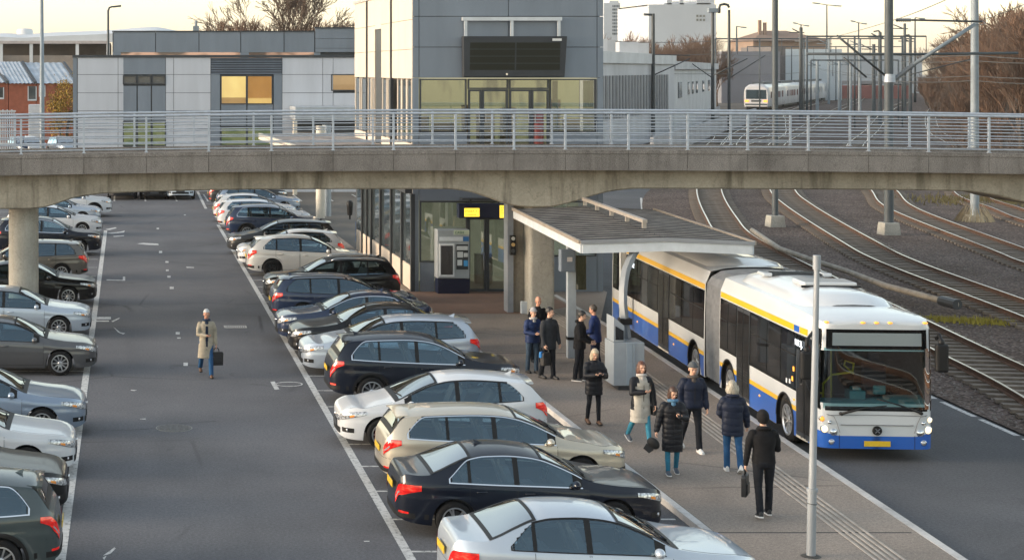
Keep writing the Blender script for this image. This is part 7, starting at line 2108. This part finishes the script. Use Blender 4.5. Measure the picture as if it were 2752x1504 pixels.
block('grey_shed', 'shed', 'plain dark grey shed behind the train', 1815, 1962, 130, 400, 30, M('shed_grey', (.17,.175,.20), .7, 0, .12, .1))
block('white_depot', 'depot', 'pale depot building in the centre behind the masts', 1972, 2118, 124, 430, 30, M('depot_white', (.50,.54,.57), .6, 0, .12, .08))
block('far_block', 'building', 'bluish far building right of the pale depot', 2110, 2320, 138, 560, 30, M('far_blue', (.33,.36,.40), .7, 0, .1, .05), None)
block('far_block', 'building', 'dark narrow building piece between shed and depot', 1940, 1976, 118, 410, 20, M('far_dark', (.12,.11,.11), .8))
e = empty('road_bridge', (lx(2130,470), 470, 0), 0, 'distant flat road bridge crossing over the tracks', 'bridge')
m = MB(); m.box(lx(1965,470), lx(2330,470), 470, 480, lz(212,470), lz(204,470)); child(m, 'deck', M('far_bridge', (.20,.20,.21), .8), e)
for u in (1985, 2060, 2120, 2200, 2290):
    m = MB(); m.box(lx(u,470)-.9, lx(u,470)+.9, 472, 478, 0, lz(212,470)); child(m, 'pier', m_concbase, e)
YH = 520
e = empty('brown_house', (lx(1985,YH), YH, 0), 0, 'brown hipped roof house with two chimneys on the skyline', 'house')
m_bh = M('brown_roof', (.19,.13,.10), .9, 0, .2, .1)
m = MB(); m.box(lx(1895,YH), lx(2078,YH), YH, YH+20, 0, lz(102,YH)); child(m, 'wall', M('brown_wall', (.24,.17,.13), .9, 0, .2, .1), e)
m = MB(); a, b, c_, d_ = lx(1888,YH), lx(2085,YH), lx(1948,YH), lx(2010,YH); zt_, zl_ = lz(76,YH), lz(103,YH)
m.add([(a,YH-2,zl_),(b,YH-2,zl_),(b,YH+22,zl_),(a,YH+22,zl_),(c_,YH+10,zt_),(d_,YH+10,zt_)], [(0,1,5,4),(1,2,5),(2,3,4,5),(3,0,4)]); rf = child(m, 'roof', m_bh, e)
for u, vt in ((1928,50),(1941,56),(1968,72)):
    m = MB(); m.box(lx(u,YH)-.4, lx(u,YH)+.4, YH+5, YH+6, lz(95,YH), lz(vt,YH)); o = child(m, 'chimney', m_bh, e); o.parent = rf; o.matrix_parent_inverse = Matrix.Identity(4)
block('red_store', 'shed', 'long low reddish shed beyond the yard under the road bridge', 2070, 2290, 216, 455, 10, M('red_shed', (.30,.12,.10), .8, 0, .3, .2))
# right bank
m = MB(); rows = []
for i in range(44):
    y = 118+i*9; x0 = 61+(y-118)*.47
    rows.append([(x0+dx, y, .03+max(0, z+noise.noise(Vector((dx*.1, y*.07, 0)))*.8) if dx else .028) for dx, z in ((0,0),(4,.8),(10,2.2),(22,4.2),(40,5.5),(80,6.5),(160,7))])
m.grid(rows); m_bank = M('bank_soil', (.105,.068,.045), .95, 0, .4, .5, .4, 3)
tag(m.build('bank', m_bank, smooth=True), kind='structure')

# ================================================================== TREES
m_bark = M('bark', (.085,.062,.045), .95, 0, .25, 3); m_twig = M('brown_twig', (.135,.082,.056), .95, 0, .3, .4); m_twigw = M('grey_twig', (.12,.085,.066), .95, 0, .25, .4)
def bare_tree(seed, h, stems, spread, lev, nch, twig, minr=.012, upw=.14):
    r = random.Random(seed); tk, cr = MB(), MB()
    def seg(m, p, q, r0, r1, n): m.tube([p, p.lerp(q, .5)+Vector((r.uniform(-1,1), r.uniform(-1,1), 0))*(q-p).length*.05, q], [r0, (r0+r1)/2, r1], n, cap=False)
    def grow(p, d, L, rad, l):
        q = p+d*L
        r1 = max(minr*.7, rad*.62)
        seg(tk if l == 0 else cr, p, q, rad, r1, 7 if l == 0 else (5 if l == 1 else 3))
        if l >= lev: return
        k = nch if l else nch+1
        for i in range(k):
            t = r.uniform(.35 if l else .45, 1.0) if i else 1.0
            a = r.uniform(0, 2*pi); tilt = r.uniform(.25, .75)*spread
            u = d.orthogonal().normalized(); v = d.cross(u)
            nd = (d*cos(tilt)+(u*cos(a)+v*sin(a))*sin(tilt)+Vector((0,0,upw))).normalized()
            grow(p.lerp(q, t), nd, L*r.uniform(.55,.82), max(minr, rad*.62*(1.05-.35*t)), l+1)
    for s_ in range(stems):
        a = r.uniform(0, 2*pi); lean = .0 if stems == 1 else r.uniform(.1,.5)
        d = Vector((sin(lean)*cos(a), sin(lean)*sin(a), cos(lean)))
        grow(Vector((cos(a)*.2*(stems > 1), sin(a)*.2*(stems > 1), -.1)), d, h*.30*r.uniform(.8,1.1), h*.018 if stems == 1 else h*.010, 0)
    k = h/max(v[2] for v in cr.v)
    for m in (tk, cr): m.v = [(x*k, y*k, z*k) for x, y, z in m.v]
    return tk.mesh('trunk', m_bark, True, False), cr.mesh('crown', twig, True, False)
TM = {'big': bare_tree(3, 19, 1, 1.0, 7, 3, m_twigw, .021), 'mid': bare_tree(5, 10, 1, .9, 6, 3, m_twig, .016), 'mid2': bare_tree(8, 9, 2, .8, 5, 4, m_twig, .016),
      'shrub': bare_tree(21, 6, 4, .8, 4, 3, m_twig, .020, .30), 'shrub2': bare_tree(22, 6, 5, .9, 4, 3, m_twigw, .020, .25), 'shrub3': bare_tree(23, 7, 3, .8, 5, 3, m_twig, .018, .32), 'wand': bare_tree(31, 10, 1, .75, 6, 3, m_twig, .020, .22), 'wand2': bare_tree(35, 10, 2, .7, 5, 3, m_twigw, .022, .25)}
def tree(kind, x, y, z, s, lab, group, name='bare_tree', cat='tree', rz=None):
    e = empty(name, (x, y, z), rz if rz is not None else random.uniform(0, 6.28), lab, cat, group)
    e.scale = (s, s, s)
    add_mesh(TM[kind][0], 'trunk', e); add_mesh(TM[kind][1], 'crown', e)
    return e
def tz(v, y, zb=0): return CAMH-(v-V0)*y/F-zb
tree('big', lx(735,165), 165, 0, 1.06, 'largest bare tree with spreading limbs behind the office wing', 'bare trees behind the office wing', rz=1.0)
GW = 'bare trees behind the office wing'
for k, (u, vt, y, lab) in enumerate([(600,38,172,'leftmost slender bare tree above the office wing'), (635,42,170,'slender bare tree second from the left above the wing'), (672,40,176,'thin bare tree between the slender ones and the largest'), (690,52,168,'short bushy bare tree under the limbs of the largest'), (800,45,168,'rounded bare tree just right of the largest'), (840,50,172,'dense bare tree close to the station wall'), (868,40,175,'bare tree whose twigs touch the station edge'), (570,55,175,'small faint bare tree at the left end of the row'), (765,60,166,'low bare tree under the right limbs of the largest')]):
    tree(['mid','mid2'][k % 2], lx(u,y), y, 0, tz(vt,y)/(10 if k % 2 == 0 else 9), lab, GW)
# thickets: too many stems to tell apart further back, single shrubs in front
rs = random.Random(77)
GR = 'bare shrubs on the right bank'
words_ = ['reddish', 'dusty brown', 'pale twigged', 'dark stemmed', 'tangled', 'upright', 'leaning', 'wide', 'ragged', 'thin']
k = 0
def bankz(x, y):
    dx = x-(61+(y-118)*.47)
    return 0 if dx < 0 else min(7, .03+dx*.2 if dx < 22 else 4.2+(dx-22)*.045)
def in_frame_bank():
    out = []
    for row, (dx, n, h0, h1) in enumerate(((1.5,34,4,6.5),(4,30,7,11),(7.5,26,9,13),(13,24,10,14),(21,20,11,15))):
        for i in range(n):
            y = 135+(i/n)**1.15*300+rs.uniform(-3,3); x = 61+(y-118)*.47+dx+rs.uniform(-2,2); u = x*F/y+U0
            if 2285 < u < 2680: out.append((y, x, rs.uniform(h0, h1)*(1 if y < 260 else 1.15), u, row))
    return out
POS = ['at the bank foot', 'on the lower slope', 'halfway upslope', 'near the bank top', 'on the crest']
for y, x, h, u, row in in_frame_bank():
    kind = ['shrub','shrub2','shrub3'][k % 3] if row < 1 else ['wand','shrub3','wand2','wand'][k % 4]
    where = 'left end' if u < 2380 else ('middle' if u < 2480 else 'right end')
    dist = 'nearest' if y < 160 else ('midway' if y < 220 else 'farthest')
    tree(kind, x, y, bankz(x, y)-.2, h/{'shrub':6,'shrub2':6,'shrub3':7}.get(kind, 9), f'{words_[(k*7) % 10]} bare shrub {POS[row]}, {where} of thicket, {dist} part', GR, 'bare_shrub', 'shrub'); k += 1
for kd, x, y, s, lab in (('big',84,152,.72,'tall bare tree above the thicket at the right edge'), ('mid',87,161,1.35,'bare tree with fine twigs rising over the right thicket'), ('mid2',76,140,1.3,'forked bare tree at the far right of the thicket'), ('mid',115,215,1.5,'slender bare tree on the crest behind the pale mast'), ('mid',138,270,1.4,'bare tree at the left end of the crest')):
    tree(kd, x, y, bankz(x, y)-.3, s, lab, 'bare trees on the right bank')
# dry undergrowth of the bank
m = MB()
for i in range(16000):
    y = 125+rs.random()**1.2*320; x = 61+(y-118)*.47+rs.random()*40; 
    u = x*F/y+U0
    if not 2240 < u < 2700: continue
    z = bankz(x, y); h = rs.uniform(.4,2.0); dx, dy = rs.uniform(-.7,.7), rs.uniform(-.7,.7); w = .012+.00008*y
    m.add([(x-w,y,z-.1),(x+w,y,z-.1),(x+dx,y+dy,z+h)], [(0,1,2)])
tag(m.build('undergrowth', M('dry_brush', (.13,.075,.045), .95, 0, .45, .15), fix=False), kind='stuff')
# brown wood before the towers
GT = 'bare trees before the tower blocks'
for k in range(16):
    u = 1528+k*18.5; y = 330+(k*37 % 60); vt = 78+((k*29) % 34)
    tree(['mid2','mid','shrub3'][k % 3], lx(u,y), y, 0, tz(vt,y)/[9,10,7][k % 3], f'brown bare tree number {k+1} from the left in the row before the tower blocks' if False else f'{words_[k % 10]} bare tree {["by the slim tower","below the low block","before the big tower","right of the big tower"][k//4]}, {["first","second","third","fourth"][k % 4]} of four there', GT)
# yellow leaved bush by the brick houses
rb = random.Random(9)
yb = 138; cx = lx(160,yb)
e = empty('autumn_bush', (cx, yb, 0), 0, 'tall yellow leaved bush beside the office wing corner', 'bush')
tk = MB()
for i in range(9):
    a = rb.uniform(0,6.28); tk.tube([(0,0,.9),(.4*cos(a),.4*sin(a),3.2),(1.0*cos(a),1.0*sin(a),5.6)], [.09,.05,.02], 5)
tk.build('trunk', m_bark, e)
lf = MB()
for i in range(5200):
    c = Vector((rb.gauss(0,.62), rb.gauss(0,.62), rb.gauss(0,1)))
    cl = rb.randrange(26); rc = random.Random(cl); cc = Vector((rc.uniform(-1.05,1.05), rc.uniform(-.9,.9), rc.uniform(1.3,6.9)))
    p = cc+Vector((rb.gauss(0,.34), rb.gauss(0,.34), rb.gauss(0,.34))); n = Vector((rb.uniform(-1,1), rb.uniform(-1,1), rb.uniform(-.2,1))).normalized(); u_ = n.orthogonal().normalized()*rb.uniform(.05,.10); v_ = n.cross(u_)
    lf.add([p-u_,p-v_*.6,p+u_,p+v_*.6], [(0,1,2,3)])
lf.build('foliage', M('autumn_leaf', (.24,.15,.02), .8, 0, .5, 1.4), e, fix=False)
# ================================================================== CAMERA, LIGHT, SKY
cd = bpy.data.cameras.new('camera'); cam = bpy.data.objects.new('camera', cd); COL.objects.link(cam)
cam.location = (0, 0, CAMH); cam.rotation_euler = (pi/2, 0, 0)
cd.sensor_width = 36; cd.lens = 36*F/2576; cd.shift_x = (1288-U0)/2576; cd.shift_y = -(704-V0)/2576
cd.clip_end = 5000; cd.clip_start = .5
SC.camera = cam
SUN_EL, SUN_AZ = radians(10), radians(-93)       # azimuth clockwise from +Y
w = bpy.data.worlds.new('World'); SC.world = w; w.use_nodes = True
nt = w.node_tree; bg = nt.nodes['Background']
sky = nt.nodes.new('ShaderNodeTexSky'); sky.sky_type = 'NISHITA'; sky.sun_disc = False
sky.sun_elevation = SUN_EL; sky.sun_rotation = SUN_AZ; sky.air_density = 1.3; sky.dust_density = 1.1; sky.ozone_density = 1.0
hs_ = nt.nodes.new('ShaderNodeHueSaturation'); hs_.inputs['Saturation'].default_value = .56
nt.links.new(sky.outputs[0], hs_.inputs['Color']); nt.links.new(hs_.outputs[0], bg.inputs[0]); bg.inputs[1].default_value = .15
sd = bpy.data.lights.new('sun', 'SUN'); sd.energy = .9; sd.angle = radians(20); sd.color = (1, .80, .58)
so = bpy.data.objects.new('sun', sd); COL.objects.link(so)
d = Vector((sin(SUN_AZ)*cos(SUN_EL), cos(SUN_AZ)*cos(SUN_EL), sin(SUN_EL)))
so.rotation_euler = d.to_track_quat('Z', 'Y').to_euler(); so.location = (-60, 30, 40)
SC.view_settings.view_transform = 'Standard'; SC.view_settings.look = 'None'; SC.view_settings.exposure = 1.7; SC.view_settings.gamma = 1
SC.render.engine = 'CYCLES'; SC.cycles.max_bounces = 6; SC.cycles.transparent_max_bounces = 12
SC.cycles.use_denoising = True; SC.cycles.sample_clamp_indirect = 6

hz = MB(); hz.box(-1000, 1300, -100, 2500, -1.06, 42)
hv = NT('haze_air'); hv.n.remove(hv.b)
pv = hv.n.new('ShaderNodeVolumePrincipled'); pv.inputs['Color'].default_value = (.92,.90,.88,1); pv.inputs['Density'].default_value = .00011; pv.inputs['Anisotropy'].default_value = .2
hv.L(pv.outputs[0], hv.out.inputs['Volume'])
tag(hz.build('haze', hv.m), kind='stuff')
SC.cycles.volume_bounces = 0
